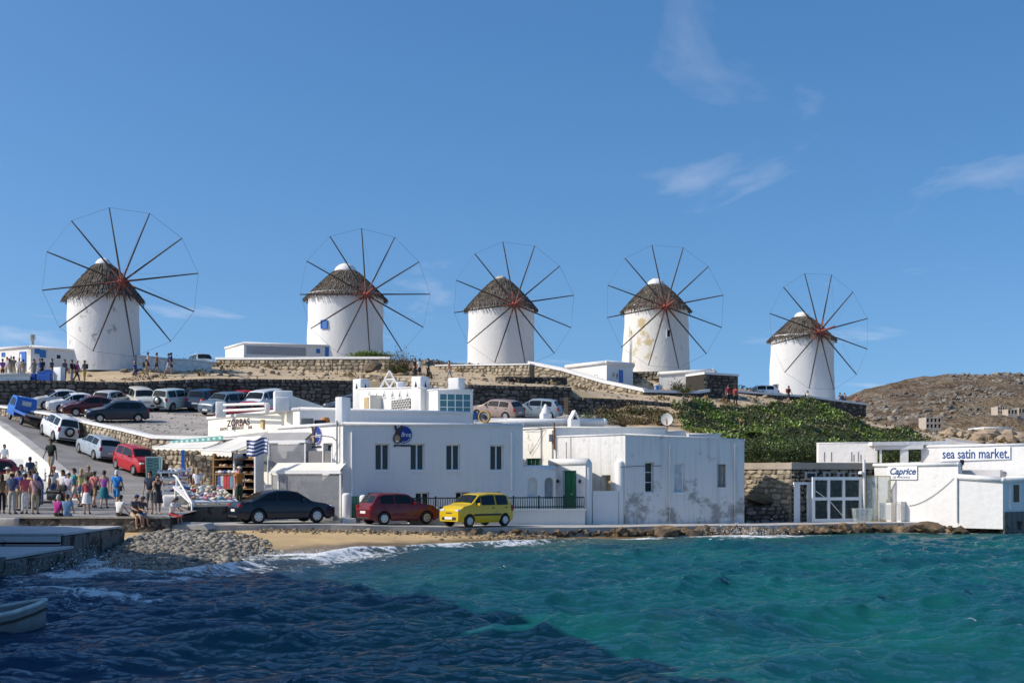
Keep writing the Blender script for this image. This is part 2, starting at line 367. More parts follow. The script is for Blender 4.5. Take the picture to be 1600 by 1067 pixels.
    def cap_mesh(nm, long_):
        mb = MB(); rows = []
        for i in range(8):
            ph = math.pi*(.02+.5*i/7) if i < 8 else 0; row = []
            for q in range(17):
                a = 2*math.pi*q/16; front = math.cos(a); drop = math.sin(ph); z_ = math.cos(ph)*.118; cut = 1.0
                d_ = sd*math.sin(a)*.093*drop+bk*math.cos(a)*.108*drop; zz = z_
                if i >= 5:
                    if front < -.25: zz = max(z_, .045+.02*(7-i))       # hairline over the brow
                    elif front > -.1: zz = z_-(.05+(.20 if long_ else .055)*max(front, .3))*(i-4)/3
                row.append(c+hd*(zz+.012)+d_+bk*.012)
            rows.append(row)
        mb.grid(rows); return mb.mesh(nm, smooth=True)
    out['hair'] = cap_mesh('hair', False); out['long_hair'] = cap_mesh('hair', True)
    mb = MB(); M_ = Matrix.Translation(c+hd*.055) ; mb.lathe([(.001, .085), (.06, .08), (.098, .045), (.103, 0), (.185, -.012), (.19, -.004), (.10, .012)], 18, m=M_); out['hat'] = mb.mesh('hat', smooth=True)
    mb = MB(); mb.lathe([(.001, .075), (.055, .068), (.09, .04), (.102, 0), (.098, -.006)], 16, m=M_); br_ = [M_ @ Vector(q) for q in ((-.075, .07, 0), (-.05, .175, -.012), (.05, .175, -.012), (.075, .07, 0), (0, .10, .006))]; mb.add(br_, [(0, 1, 2, 3), (0, 4, 3)]); out['cap'] = mb.mesh('cap', smooth=True)
    for k in 'LR': pass
    mb = MB()
    for k in 'LR':
        a, t = J['ank'+k], J['toe'+k]; d_ = (t-a); d_.z = 0; d_.normalize(); m = (a+t)/2; bm = bmesh.new(); bmesh.ops.create_icosphere(bm, subdivisions=2, radius=1); rot = Matrix.Rotation(math.atan2(d_.y, d_.x), 4, 'Z'); mb.addbm(bm, Matrix.Translation(Vector((m.x, m.y, min(a.z-.055, t.z)+.012))+d_*.02) @ rot @ Matrix.Diagonal((.135, .052, .046, 1)))
    out['shoes'] = mb.mesh('shoes', smooth=True)
    b = J['pelvis']+Vector((.21, -.05, -.0)); mb = MB(); mb.cbox(b, (.09, .26, .24), .04); sp_ = [J['chest']+Vector((-.12, .10, .10)), J['waist']+Vector((.10, .135, .05)), b+Vector((0, .1, .1))]; mb.tube(sp_, .014, 4); sp_ = [J['chest']+Vector((-.12, -.10, .10)), J['waist']+Vector((.10, -.13, .05)), b+Vector((0, -.1, .1))]; mb.tube(sp_, .014, 4); out['bag'] = mb.mesh('shoulder_bag')
    mb = MB(); mb.cbox((J['chest']+J['waist'])/2+Vector((0, -.21, .05)), (.28, .16, .40), .06)
    for s_ in (-1, 1): mb.tube([J['chest']+Vector((s_*.10, -.14, .12)), J['chest']+Vector((s_*.11, .02, .16)), J['chest']+Vector((s_*.11, .135, .0)), J['waist']+Vector((s_*.12, .10, 0))], .018, 4)
    out['backpack'] = mb.mesh('backpack')
    zmin = min(v.co.z for v in out['shoes'].vertices) if not pose.get('seat') else None
    out['foot'] = zmin if zmin is not None else pose['hip']-.13
    POSES[key] = out; return out
PZ = {'stand': {}, 'stand2': {'armL': (12, 40, 10), 'armR': (4, 10, 12), 'legR': (4, 0), 'legL': (-3, -3), 'spread': .01}, 'walk': {'legL': (22, 12), 'legR': (-14, -34), 'armL': (-18, -6, 8), 'armR': (20, 34, 8), 'lean': 4}, 'walk2': {'legR': (20, 10), 'legL': (-12, -30), 'armR': (-16, -4, 8), 'armL': (18, 30, 8), 'lean': 3},
      'photo': {'armL': (45, 150, 14), 'armR': (45, 150, 14), 'in': .9, 'head': 4}, 'hips': {'armL': (-12, 60, 32), 'armR': (-12, 60, 32), 'in': .8, 'spread': .05}, 'sit': {'hip': .58, 'legL': (82, 14), 'legR': (74, 4), 'lean': 16, 'armL': (30, 70, 6), 'armR': (30, 74, 6), 'head': 20, 'seat': 1, 'in': .5}, 'sitback': {'hip': .58, 'legL': (88, 60), 'legR': (84, 70), 'lean': 10, 'armL': (14, 40, 10), 'armR': (14, 50, 10), 'seat': 1}, 'sitlow': {'hip': .3, 'legL': (115, 20), 'legR': (105, 10), 'lean': 22, 'armL': (40, 70, 6), 'armR': (40, 80, 6), 'head': 16, 'seat': 1, 'in': .4}, 'bend': {'lean': 38, 'armL': (60, 70, 8), 'armR': (55, 65, 8), 'head': 10, 'legL': (6, 0), 'legR': (2, -4)}}
for _p in PZ:
    for _f in (False, True): get_pose(_p, PZ[_p], _f)
# ================================================================== TERRAIN
GROUND = []      # (verts, faces) for dropping things onto
def note_ground(o):
    me = o.data
    GROUND.append(([v.co.copy() for v in me.vertices], [tuple(p.vertices) for p in me.polygons])); return o
def sheet(name, xs, ys, zf, m, smooth=True, holes=None):
    X, Yg = np.meshgrid(np.asarray(xs, float), np.asarray(ys, float)); Z = zf(X, Yg)
    nx = len(xs); v = np.stack([X, Yg, Z], -1).reshape(-1, 3)
    i, j = np.meshgrid(np.arange(len(ys)-1), np.arange(nx-1), indexing='ij'); a = (i*nx+j).ravel()
    f = np.stack([a, a+1, a+nx+1, a+nx], 1)
    if holes is not None:
        c = v[f].mean(1); f = f[~holes(c[:, 0], c[:, 1])]
    me = bpy.data.meshes.new(name); me.from_pydata(v.tolist(), [], f.tolist()); me.update()
    if smooth: me.polygons.foreach_set('use_smooth', [True]*len(me.polygons))
    return structure(link_mesh(name, me, m))
def ipol(x, xs, ys): return np.interp(x, xs, ys)
# --- waterline
WL_PX = [(60, 862), (147, 868), (166, 885), (200, 897), (240, 897), (345, 884), (420, 878), (480, 866), (560, 859), (640, 856), (740, 852), (850, 846), (960, 843), (1050, 839), (1160, 838), (1250, 834), (1400, 833), (1600, 833), (1800, 833)]
WL = np.array([((px-CX)/FPX*(6000/(py-HY)), 6000/(py-HY)) for px, py in WL_PX])
def wl_dist(x, y):      # signed: + seaward (smaller Y)
    yw = np.interp(x, WL[:, 0], WL[:, 1]); best = np.full(np.shape(x), 1e9)
    for a, b in zip(WL[:-1], WL[1:]):
        ab = b-a; t = np.clip(((x-a[0])*ab[0]+(y-a[1])*ab[1])/(ab@ab), 0, 1)
        best = np.minimum(best, np.hypot(x-a[0]-t*ab[0], y-a[1]-t*ab[1]))
    return np.where(y < yw, best, -best)
# --- street along the sea front
EDGE = np.array([(-30, 53.9), (-13.5, 54.6), (-9.5, 56.3), (-5, 57.0), (-1, 57.8), (3, 59.2), (6.2, 61.2), (12, 63.0), (16, 64.2), (20, 65.3), (25, 65.0), (34, 64.8)])
def zstreet(X): return np.interp(X, [-14, -8, -2, 5, 12, 27], [.80, .74, .58, .48, .45, .52])
xs = np.arange(-13.5, 34.1, .5); rows = []
for k in range(14):
    w = k/13; rows.append([(x, (1-w)*np.interp(x, EDGE[:, 0], EDGE[:, 1])+w*(77.5 if x > 6 else 66)+.05*math.sin(x*2.1)*(1-w), float(zstreet(x))+.03*float(fbm(x*.7, w*9, 3, 5))) for x in xs])
mb = MB().grid(rows)
fr = rows[0]; mb.grid([[(p[0], p[1], p[2]-.5) for p in fr], fr])
street = structure(mb.build('street', CONC, fixn=False)); note_ground(street)
# --- beach
bc = [(x, y, 0.0) for x, y in WL]
for x, y in WL: bc += [(x-.6, y-4, -.55), (x-1, y-12, -1.6)]
for x in np.arange(-26, -13, 3): bc.append((x, 54, .55))
for x in np.arange(-12, 34, 3): bc.append((x, np.interp(x, EDGE[:, 0], EDGE[:, 1])+.6, float(zstreet(x))-.22 if x < 2 else .12))
for x in np.arange(-26, 34, 6): bc.append((x, 72, .0))
bc += [(-11, 51, .42), (-6, 54, .38), (-12.5, 47.5, .42), (-15, 50, .5)]
RB = RBF(bc)
def wet_sand():
    nt = BEACHM.node_tree; N = nt.nodes.new; lk = nt.links.new; b = nt.nodes['Principled BSDF']; src = b.inputs['Base Color'].links[0].from_socket
    g = N('ShaderNodeNewGeometry'); sp_ = N('ShaderNodeSeparateXYZ'); lk(g.outputs['Position'], sp_.inputs[0]); n = N('ShaderNodeTexNoise'); n.inputs['Scale'].default_value = .9; lk(g.outputs['Position'], n.inputs['Vector'])
    ad = N('ShaderNodeMath'); ad.operation = 'MULTIPLY_ADD'; ad.inputs[1].default_value = -.16; lk(n.outputs[0], ad.inputs[0]); lk(sp_.outputs[2], ad.inputs[2])
    r_ = N('ShaderNodeMapRange'); r_.inputs['From Min'].default_value = .06; r_.inputs['From Max'].default_value = .16; r_.inputs['To Min'].default_value = .42; r_.inputs['To Max'].default_value = 1; lk(ad.outputs[0], r_.inputs[0])
    m = N('ShaderNodeMix'); m.data_type = 'RGBA'; m.blend_type = 'MULTIPLY'; m.inputs['Factor'].default_value = 1; lk(src, m.inputs['A']); lk(r_.outputs[0], m.inputs['B']); lk(m.outputs['Result'], b.inputs['Base Color'])
    r2 = N('ShaderNodeMapRange'); r2.inputs['From Min'].default_value = .42; r2.inputs['From Max'].default_value = 1; r2.inputs['To Min'].default_value = .3; r2.inputs['To Max'].default_value = .95; lk(r_.outputs[0], r2.inputs[0]); lk(r2.outputs[0], b.inputs['Roughness'])
wet_sand()
beach = sheet('beach', np.arange(-30, 36, .3), np.arange(30, 72, .3), lambda x, y: RB(x, y)+.05*(fbm(x*1.3, y*1.3, 4, 2)-.45), BEACHM); note_ground(beach)
# --- plaza, sloping road
rc = [(-34, 53.5, 1.2), (-22, 53.5, 1.18), (-14, 53.5, 1.17), (-10, 55, 1.1), (-18, 56, 1.32), (-15, 60, 1.45), (-18, 62, 1.65), (-20, 70, 2.35), (-12, 62, 1.5), (-24, 60, 1.6), (-28, 62, 1.8), (-34, 62, 1.9),
      (-23.3, 78, 3.4), (-26.6, 82, 4.3), (-30.3, 85.5, 5.4), (-33.9, 89, 6.5), (-40, 95, 8.2), (-46, 100, 9.6), (-27.5, 77, 3.9), (-31, 80, 4.9), (-35, 84, 6.1), (-21, 73, 2.6),
      (-28.6, 92, 4.9), (-20, 85, 3.2), (-15, 80, 2.4), (-29, 100, 6.2), (-12, 75, 1.8), (-38, 103, 7.3)]
RR = RBF(rc)
BL = np.array([(-20.3, 62.5), (-22.1, 66), (-28.1, 76), (-33.6, 84), (-42, 94)])
RL = RBF([(-24, 58, 1.5), (-24, 62, 1.75), (-22.5, 64, 1.8), (-27, 72, 2.3), (-30, 76, 3.0), (-34, 80, 3.6), (-30, 66, 1.9), (-36, 72, 2.5), (-46, 70, 2.5), (-44, 90, 4.5), (-34, 58, 1.5)])
XB = lambda y: np.interp(y, BL[:, 1], BL[:, 0])
road = sheet('road', np.arange(-48, -10.4, .3), np.concatenate([[53.55], np.arange(54, 104, .3)]), lambda x, y: RR(x, y)+.012*fbm(x*2, y*2, 3, 4), ASPH, holes=lambda x, y: ((x < XB(y)+.08) & (y > 62.5)) | ((x > -14.2) & (y < 66))); note_ground(road)
plaza = sheet('plaza', np.arange(-60, -19, .3), np.arange(62.3, 100, .3), lambda x, y: np.minimum(RL(x, y), RR(x, y)-.01), CONC, holes=lambda x, y: x > XB(y)+.3); note_ground(plaza)
def ystep(x): return np.interp(x, [-70, -37.6, -12.6, -9.5, -7, -3.4, 4.9, 10, 100], [91, 100, 107, 108.4, 106.5, 103.5, 106, 106, 106])
# --- parking lot above it
LOT_EDGE = np.array([(-40, 93.5), (-35.5, 91.5), (-31.5, 88), (-27.5, 83.5), (-24.2, 80), (-21.5, 77.0), (-19, 75.5), (-14, 77), (-8, 80), (8, 84)])
def zlot(x, y):
    return 5.0+(y-79)*.135+np.where(x < -21, (-21-x)*.035, 0)-np.clip(x+10, 0, 30)*.03
xs = np.arange(-40, 8.1, .5); rows = []
for k in range(30):
    w = k/29; r_ = []
    for x in xs:
        y = (1-w)*np.interp(x, LOT_EDGE[:, 0], LOT_EDGE[:, 1])+w*(float(ystep(x))-.25); r_.append((x, y, float(zlot(x, y))+.06*float(fbm(x*.5, y*.5, 4, 8))-.03))
    rows.append(r_)
mb = MB().grid(rows); lot = structure(mb.build('parking_lot', LOTM, smooth=True, fixn=False)); note_ground(lot)
# --- hill
hc = [(-60, 104, 10.6)]+[P(px, py, Yk)[:] for px, py, Yk in ((60, 597, 100.5), (300, 594, 103.5), (560, 597, 107), (740, 603, 104), (890, 607, 106.5))]
hc += [P(264, 579, 112)[:], P(130, 591, 107)[:], (-35.6, 112, 12.9), (-60, 112, 13), (-45, 112, 12.6), (-16.8, 129.5, 14.9), P(450, 586, 112)[:], P(655, 586, 117)[:], P(470, 581, 119)[:], P(600, 580, 119)[:], (-1.1, 136, 14.5), P(760, 592, 116)[:],
       (15.2, 136, 13.8), (32.3, 143, 11.6), P(1000, 662, 92)[:], P(1060, 656, 100)[:], P(980, 662, 98)[:], P(1100, 640, 108)[:], P(1205, 634, 121)[:], P(1300, 655, 114)[:], P(1250, 702, 90)[:], P(1100, 702, 84)[:], P(1400, 694, 106)[:], P(1430, 676, 130)[:],
       P(1520, 688, 150)[:], P(1600, 693, 150)[:], P(1700, 693, 150)[:], P(1520, 672, 200)[:], P(1600, 675, 200)[:], P(1340, 662, 140)[:], P(900, 605, 118)[:], P(990, 612, 117)[:], P(1100, 615, 120)[:], P(1180, 618, 128)[:],
       (-60, 160, 11), (-30, 165, 10), (0, 170, 10), (30, 170, 8), (60, 200, 9), (90, 200, 8), (4, 74, 2.3), (12, 74, 1.8), (22, 74, 1.6), (32, 76, 1.8), (45, 80, 2.2), (60, 90, 3), (20, 80, 2.8), (35, 88, 3.2), (45, 105, 4.4)]
RH = RBF(hc)
def zhill(x, y, lower=None):
    z = RH(x, y)+.5*(fbm(x*.22, y*.22, 4, 11)-.47)
    w = np.clip((x-4)/6, 0, 1); w = w*w*(3-2*w)
    lo = np.minimum(zlot(x, np.minimum(y, 103))-1.5, z)
    if lower is None: lower = y < ystep(x)
    return np.where(lower, lo*(1-w)+z*w, z)
def hillcut(x, y): return (x < 3) & (y < 93) | (y < 76.5) & (x < 26)
def make_hill():
    xs = np.arange(-70, 100, .8); vs_ = np.concatenate([np.arange(70, 103.8, .8), [103.86, 103.94], np.arange(104.5, 150, .8), np.arange(150, 222, 3)])
    X, V = np.meshgrid(xs, vs_); Yg = V+(ystep(X)-103.9)*np.exp(-((V-103.9)/14)**2); Z = zhill(X, Yg, V < 103.9)
    nx = len(xs); v = np.stack([X, Yg, Z], -1).reshape(-1, 3); i, j = np.meshgrid(np.arange(len(vs_)-1), np.arange(nx-1), indexing='ij'); a = (i*nx+j).ravel(); f = np.stack([a, a+1, a+nx+1, a+nx], 1)
    c = v[f].mean(1); f = f[~hillcut(c[:, 0], c[:, 1])]
    me = bpy.data.meshes.new('hill'); me.from_pydata(v.tolist(), [], f.tolist()); me.update(); me.polygons.foreach_set('use_smooth', [True]*len(me.polygons))
    return structure(link_mesh('hill', me, SAND))
hill = make_hill(); note_ground(hill)
# --- far rocky hill
def far_ridge(X):
    pxs = np.array([700, 1100, 1250, 1340, 1353, 1400, 1440, 1480, 1520, 1560, 1600, 1700, 1900, 2300]); pys = np.array([742, 700, 645, 615, 609, 597, 590, 584, 585, 584, 587, 590, 600, 640])
    return CAMZ+(HY-np.interp(X/700*FPX+CX, pxs, pys))/FPX*700
def zfar(x, y):
    t = np.clip((y-225)/(700-225), 0, 1.0); s_ = t**1.25
    rz = far_ridge(x*700/np.maximum(y, 1)); z = 4*(1-s_)+rz*s_
    z = z+(fbm(x*.022, y*.022, 6, 21)-.48)*13*np.clip(t*3, .12, 1)*np.clip((1.02-t)*8, .35, 1)+(fbm(x*.12, y*.12, 4, 31)-.47)*3.0*np.clip(t*4, .2, 1)
    return np.where(y > 700, z-(y-700)*.25, z)
def far_mat():
    m, nt, b = nodes('rocky_hillside'); N = nt.nodes.new; lk = nt.links.new
    b.inputs['Roughness'].default_value = .95; b.inputs['Specular IOR Level'].default_value = .1
    g = N('ShaderNodeNewGeometry')
    n1 = N('ShaderNodeTexNoise'); n1.inputs['Scale'].default_value = .14; n1.inputs['Detail'].default_value = 10; n1.inputs['Roughness'].default_value = .7; lk(g.outputs['Position'], n1.inputs['Vector'])
    r1 = N('ShaderNodeValToRGB'); e = r1.color_ramp.elements; e[0].position = .38; e[0].color = (.085, .058, .038, 1); e[1].position = .66; e[1].color = (.25, .225, .195, 1)
    k = e.new(.5); k.color = (.15, .105, .068, 1); k = e.new(.57); k.color = (.20, .165, .125, 1)
    lk(n1.outputs[0], r1.inputs[0])
    n2 = N('ShaderNodeTexNoise'); n2.inputs['Scale'].default_value = .016; n2.inputs['Detail'].default_value = 5; lk(g.outputs['Position'], n2.inputs['Vector'])
    mr = N('ShaderNodeMapRange'); mr.inputs['From Min'].default_value = .45; mr.inputs['From Max'].default_value = .62; lk(n2.outputs[0], mr.inputs[0])
    mx_ = N('ShaderNodeMix'); mx_.data_type = 'RGBA'; mx_.inputs['B'].default_value = (.27, .20, .12, 1); lk(r1.outputs[0], mx_.inputs['A'])
    ml = N('ShaderNodeMath'); ml.operation = 'MULTIPLY'; ml.inputs[1].default_value = .55; lk(mr.outputs[0], ml.inputs[0]); lk(ml.outputs[0], mx_.inputs['Factor'])
    lk(mx_.outputs['Result'], b.inputs['Base Color'])
    n3 = N('ShaderNodeTexNoise'); n3.inputs['Scale'].default_value = .45; n3.inputs['Detail'].default_value = 8; lk(g.outputs['Position'], n3.inputs['Vector'])
    bp = N('ShaderNodeBump'); bp.inputs['Strength'].default_value = 1; bp.inputs['Distance'].default_value = 3.0; lk(n3.outputs[0], bp.inputs['Height']); lk(bp.outputs[0], b.inputs['Normal'])
    return m
FARM = far_mat()
far = sheet('far_hill', np.arange(20, 900, 5), np.arange(215, 950, 5), zfar, FARM)
# boulders on the far hill (too many to count)
def rock_mesh(seed, sub=1, sq=(1, 1, .7), rough=.35):
    r_ = random.Random(seed); bm = bmesh.new(); bmesh.ops.create_icosphere(bm, subdivisions=sub, radius=1)
    ph = [(Vector((r_.gauss(0, 1), r_.gauss(0, 1), r_.gauss(0, 1))).normalized(), r_.uniform(.45, .95)) for _ in range(9)]
    for v in bm.verts:
        n = v.co.normalized(); d = 1+r_.uniform(-.06, .06)
        for pn, o in ph:
            k = n.dot(pn)
            if k > o: d -= (k-o)*rough*2.2
        v.co = Vector((n.x*d*sq[0], n.y*d*sq[1], n.z*d*sq[2]))
    vv = np.array([v.co[:] for v in bm.verts]); bm.verts.index_update(); ff = np.array([[v.index for v in f.verts] for f in bm.faces]); bm.free(); return vv, ff
def scatter(name, protos, pos, scl, m, parent=None, kind='stuff', smooth=False, tilt=.4):
    V = []; F = []; b = 0
    for i, (p, s_) in enumerate(zip(pos, scl)):
        vv, ff = protos[i % len(protos)]; a = rng.uniform(0, 6.28); t = rng.normal(0, tilt)
        ca, sa = math.cos(a), math.sin(a); ct, st = math.cos(t), math.sin(t)
        Rm = np.array([[ca, -sa*ct, sa*st], [sa, ca*ct, -ca*st], [0, st, ct]])
        V.append(vv*s_@Rm.T+np.asarray(p)); F.append(ff+b); b += len(vv)
    V = np.concatenate(V); F = np.concatenate(F)
    me = bpy.data.meshes.new(name); me.from_pydata(V.tolist(), [], F.tolist()); me.update()
    if smooth: me.polygons.foreach_set('use_smooth', [True]*len(me.polygons))
    o = link_mesh(name, me, m, parent)
    if kind: o['kind'] = kind
    return o
rocks0 = [rock_mesh(k, 1) for k in range(6)]
pos = []; scl = []
FARROCK = mat('grey_boulder', (.19, .165, .135), .95, .3, .6, .6, 1, isl=.35)
while len(pos) < 2600:
    y = rng.uniform(235, 705); x = y*rng.uniform(.26, .44)
    if fbm(x*.03, y*.02, 3, 77) < .50: continue
    pos.append((x, y, float(zfar(x, y)))); scl.append((y/500)*rng.gamma(2.0, .30)+.25)
o = scatter('boulders', rocks0, pos, scl, FARROCK); tag(o, 'grey granite boulders scattered over the bare brown hillside', 'boulders')
pos = []; scl = []
for k in range(420):
    px = rng.uniform(1480, 1640); Y = rng.uniform(120, 190); x = (px-CX)/FPX*Y
    pos.append((x, Y, float(zhill(np.array(x), np.array(Y)))+.2)); scl.append(rng.gamma(2, .26)+.15)
o = scatter('rock_outcrop', [rock_mesh(50+k, 2, (1, .8, .6), .45) for k in range(6)], pos, scl, mat('tan_rock', (.33, .25, .165), .95, .3, 1.5, .6, 4, isl=.3)); tag(o, 'tan weathered rock outcrop behind the lettered white restaurant', 'rocks')

# ================================================================== SEA
def sea():
    xs = np.arange(-26, 44, .13); ys = np.arange(9, 72, .105)
    X, Yg = np.meshgrid(xs, ys); d = wl_dist(X, Yg)
    H = np.zeros_like(X); DX = np.zeros_like(X); DY = np.zeros_like(X)
    r_ = np.random.default_rng(5)
    for lam, amp, n in ((7.5, .050, 5), (4.6, .034, 7), (2.8, .021, 10), (1.7, .0140, 13), (1.05, .0090, 17), (.62, .0056, 22), (.40, .0038, 24)):
        for k in range(n):
            l_ = lam*r_.uniform(.8, 1.25); th = R(118)+r_.normal(0, .55); kk = 2*math.pi/l_; a = amp*r_.uniform(.6, 1.3)*1.0
            ph = kk*(X*math.cos(th)+Yg*math.sin(th))+r_.uniform(0, 6.28)
            s_ = np.sin(ph); H += a*s_; c_ = np.cos(ph)*a*.95; DX += c_*math.cos(th); DY += c_*math.sin(th)
    gust = .65+.7*fbm(X*.10, Yg*.10, 3, 3)
    damp = np.clip(d/7, .18, 1)*gust
    H = H*damp; DX *= damp; DY *= damp
    # breakers rolling onto the beach and the quay corner
    beachy = np.clip(1-np.abs(X+4.5)/11, 0, 1)**.5
    wob = (fbm(X*.35, Yg*.12, 3, 9)-.45)*2.2
    br = np.exp(-((d-1.5-wob)/.42)**2)*.26*beachy+np.exp(-((d-4.2-1.6*wob)/.6)**2)*.17*beachy
    br += np.exp(-(((Yg-30.4)-.22*(X+9)-.5*wob)/.55)**2)*np.clip(1-np.abs(X+9.9)/2.6, 0, 1)*.26*(.5+1.1*fbm(X*1.3, Yg*1.3, 3, 99))
    br += np.exp(-(((Yg-36.0)-.15*(X+11)-.6*wob)/.8)**2)*np.clip(1-np.abs(X+11.8)/3.6, 0, 1)*.26*(.5+1.1*fbm(X*1.3, Yg*1.3, 3, 98))
    H += br
    fo = fbm(X*1.1, Yg*1.1, 4, 40); fo2 = fbm(X*.38, Yg*.9, 4, 50); N01 = lambda n, lo, hi: np.clip((n-lo)/(hi-lo), 0, 1)
    wid = .7+4.6*beachy**1.5
    foam = np.clip(1.08-np.maximum(d, 0)/wid, 0, 1)**1.1*(.45+.55*N01(fo2, .35, .55))
    foam = np.maximum(foam, N01(br, .09, .24)*(.45+.45*N01(fo, .36, .56)))
    q = np.exp(-(((X+11.3)/2.7)**2+((Yg-36.0)/5.5)**2)); foam = np.maximum(foam, np.clip(q*1.25, 0, 1)*N01(fo, .36, .62)*.8)
    q = np.exp(-(((X+9.6)/2.2)**2+((Yg-30.2)/1.3)**2)); foam = np.maximum(foam, q*N01(fo, .34, .60)*.8)
    rk = np.clip(1.15-np.abs(X-11.5)/5.5, 0, 1)*np.clip(1-(d-.2)/4.0, 0, 1)*N01(fo, .30, .52); foam = np.maximum(foam, rk)
    rk2 = (X > 2)*np.clip(1-d/2.6, 0, 1)*N01(fo2, .36, .56)*.85; foam = np.maximum(foam, rk2)
    cap = N01((H-br), .25, .36)*N01(fo, .44, .6)*(d > 5); foam = np.maximum(foam, cap*.7)
    shallow = np.exp(-np.maximum(d, 0)/3.4)*np.clip(1.15-np.abs(X+3)/17, .25, 1)
    weed = np.clip((-.5-X+9*(fbm(X*.11, Yg*.11, 3, 60)-.45)+(Yg-40)*.05)/7, 0, 1)
    Z = H+.02
    nx = len(xs); v = np.stack([X+DX, Yg+DY, Z], -1).reshape(-1, 3)
    i, j = np.meshgrid(np.arange(len(ys)-1), np.arange(nx-1), indexing='ij'); a = (i*nx+j).ravel(); f = np.stack([a, a+1, a+nx+1, a+nx], 1)
    dd = d.ravel(); keep = (dd[f].max(1) > -2.5); f = f[keep]
    me = bpy.data.meshes.new('sea'); me.vertices.add(len(v)); me.vertices.foreach_set('co', v.ravel())
    me.loops.add(f.size); me.loops.foreach_set('vertex_index', f.ravel().astype(np.int32))
    me.polygons.add(len(f)); me.polygons.foreach_set('loop_start', (np.arange(len(f))*4).astype(np.int32)); me.polygons.foreach_set('loop_total', np.full(len(f), 4, np.int32))
    me.update(calc_edges=True); me.polygons.foreach_set('use_smooth', [True]*len(f))
    for nm, arr in (('foam', foam), ('shallow', shallow), ('weed', weed)):
        at = me.attributes.new(nm, 'FLOAT', 'POINT'); at.data.foreach_set('value', arr.ravel().astype(np.float32))
    m, nt, b = nodes('sea_water'); N = nt.nodes.new; lk = nt.links.new
    b.inputs['Roughness'].default_value = .07; b.inputs['IOR'].default_value = 1.33
    g = N('ShaderNodeNewGeometry')
    def att(n_): t = N('ShaderNodeAttribute'); t.attribute_name = n_; return t.outputs['Fac']
    def mix(a_, b_, f_):
        mm = N('ShaderNodeMix'); mm.data_type = 'RGBA'
        for s_, val in (('A', a_), ('B', b_)):
            if isinstance(val, tuple): mm.inputs[s_].default_value = val+(1,)
            else: lk(val, mm.inputs[s_])
        lk(f_, mm.inputs['Factor']); return mm.outputs['Result']
    nb = N('ShaderNodeTexNoise'); nb.inputs['Scale'].default_value = .22; nb.inputs['Detail'].default_value = 4; lk(g.outputs['Position'], nb.inputs['Vector'])
    rb = N('ShaderNodeMapRange'); rb.inputs['From Min'].default_value = .38; rb.inputs['From Max'].default_value = .64; lk(nb.outputs[0], rb.inputs[0])
    c = mix((.005, .105, .10), (.003, .062, .088), rb.outputs[0])
    c = mix(c, (.008, .048, .105), att('weed'))
    c = mix(c, (.085, .085, .062), att('shallow'))
    nf = N('ShaderNodeTexNoise'); nf.inputs['Scale'].default_value = 3.4; nf.inputs['Detail'].default_value = 9; nf.inputs['Roughness'].default_value = .72; nf.inputs['Distortion'].default_value = .8; lk(g.outputs['Position'], nf.inputs['Vector'])
    nr_ = N('ShaderNodeMapRange'); nr_.inputs['From Min'].default_value = .32; nr_.inputs['From Max'].default_value = .68; lk(nf.outputs[0], nr_.inputs[0])
    sb = N('ShaderNodeMath'); sb.operation = 'MULTIPLY_ADD'; sb.inputs[1].default_value = 1.15; sb.inputs[2].default_value = -1.0; lk(att('foam'), sb.inputs[0])
    s2 = N('ShaderNodeMath'); s2.operation = 'ADD'; lk(sb.outputs[0], s2.inputs[0]); lk(nr_.outputs[0], s2.inputs[1])
    s3 = N('ShaderNodeMath'); s3.operation = 'MULTIPLY'; s3.inputs[1].default_value = 3.2; lk(s2.outputs[0], s3.inputs[0]); cl = N('ShaderNodeClamp'); lk(s3.outputs[0], cl.inputs[0])
    mp_ = N('ShaderNodeMapping'); mp_.inputs['Scale'].default_value = (1.0, 1.7, 1); mp_.inputs['Rotation'].default_value = (0, 0, R(22)); lk(g.outputs['Position'], mp_.inputs[0])
    n1 = N('ShaderNodeTexNoise'); n1.inputs['Scale'].default_value = 4.2; n1.inputs['Detail'].default_value = 9; n1.inputs['Roughness'].default_value = .62; n1.inputs['Distortion'].default_value = .5; lk(mp_.outputs[0], n1.inputs['Vector'])
    bp = N('ShaderNodeBump'); bp.inputs['Strength'].default_value = 1.0; bp.inputs['Distance'].default_value = .17; lk(n1.outputs[0], bp.inputs['Height'])
    # light scattered back out of the water (soft), plus the sky mirrored in the rippled surface
    nt.nodes.remove(b)
    vm = N('ShaderNodeMix'); vm.data_type = 'VECTOR'; vm.inputs['Factor'].default_value = .55; vm.inputs['A'].default_value = (0, 0, 1); vm.inputs['A'].default_value = (0, 0, 1)
    for i_ in vm.inputs:
        if i_.type == 'VECTOR' and i_.name == 'A': i_.default_value = (0, 0, 1)
    vb = [i_ for i_ in vm.inputs if i_.type == 'VECTOR' and i_.name == 'B'][0]; lk(g.outputs['Normal'], vb); vo = [o_ for o_ in vm.outputs if o_.type == 'VECTOR'][0]
    df = N('ShaderNodeBsdfDiffuse'); lk(c, df.inputs['Color']); lk(vo, df.inputs['Normal'])
    gl = N('ShaderNodeBsdfGlossy'); gl.inputs['Roughness'].default_value = .06; lk(bp.outputs[0], gl.inputs['Normal'])
    fr = N('ShaderNodeFresnel'); fr.inputs['IOR'].default_value = 1.33; lk(bp.outputs[0], fr.inputs['Normal'])
    ms = N('ShaderNodeMixShader'); lk(fr.outputs[0], ms.inputs[0]); lk(df.outputs[0], ms.inputs[1]); lk(gl.outputs[0], ms.inputs[2])
    b2 = N('ShaderNodeBump'); b2.inputs['Strength'].default_value = .8; b2.inputs['Distance'].default_value = .08; lk(nf.outputs[0], b2.inputs['Height'])
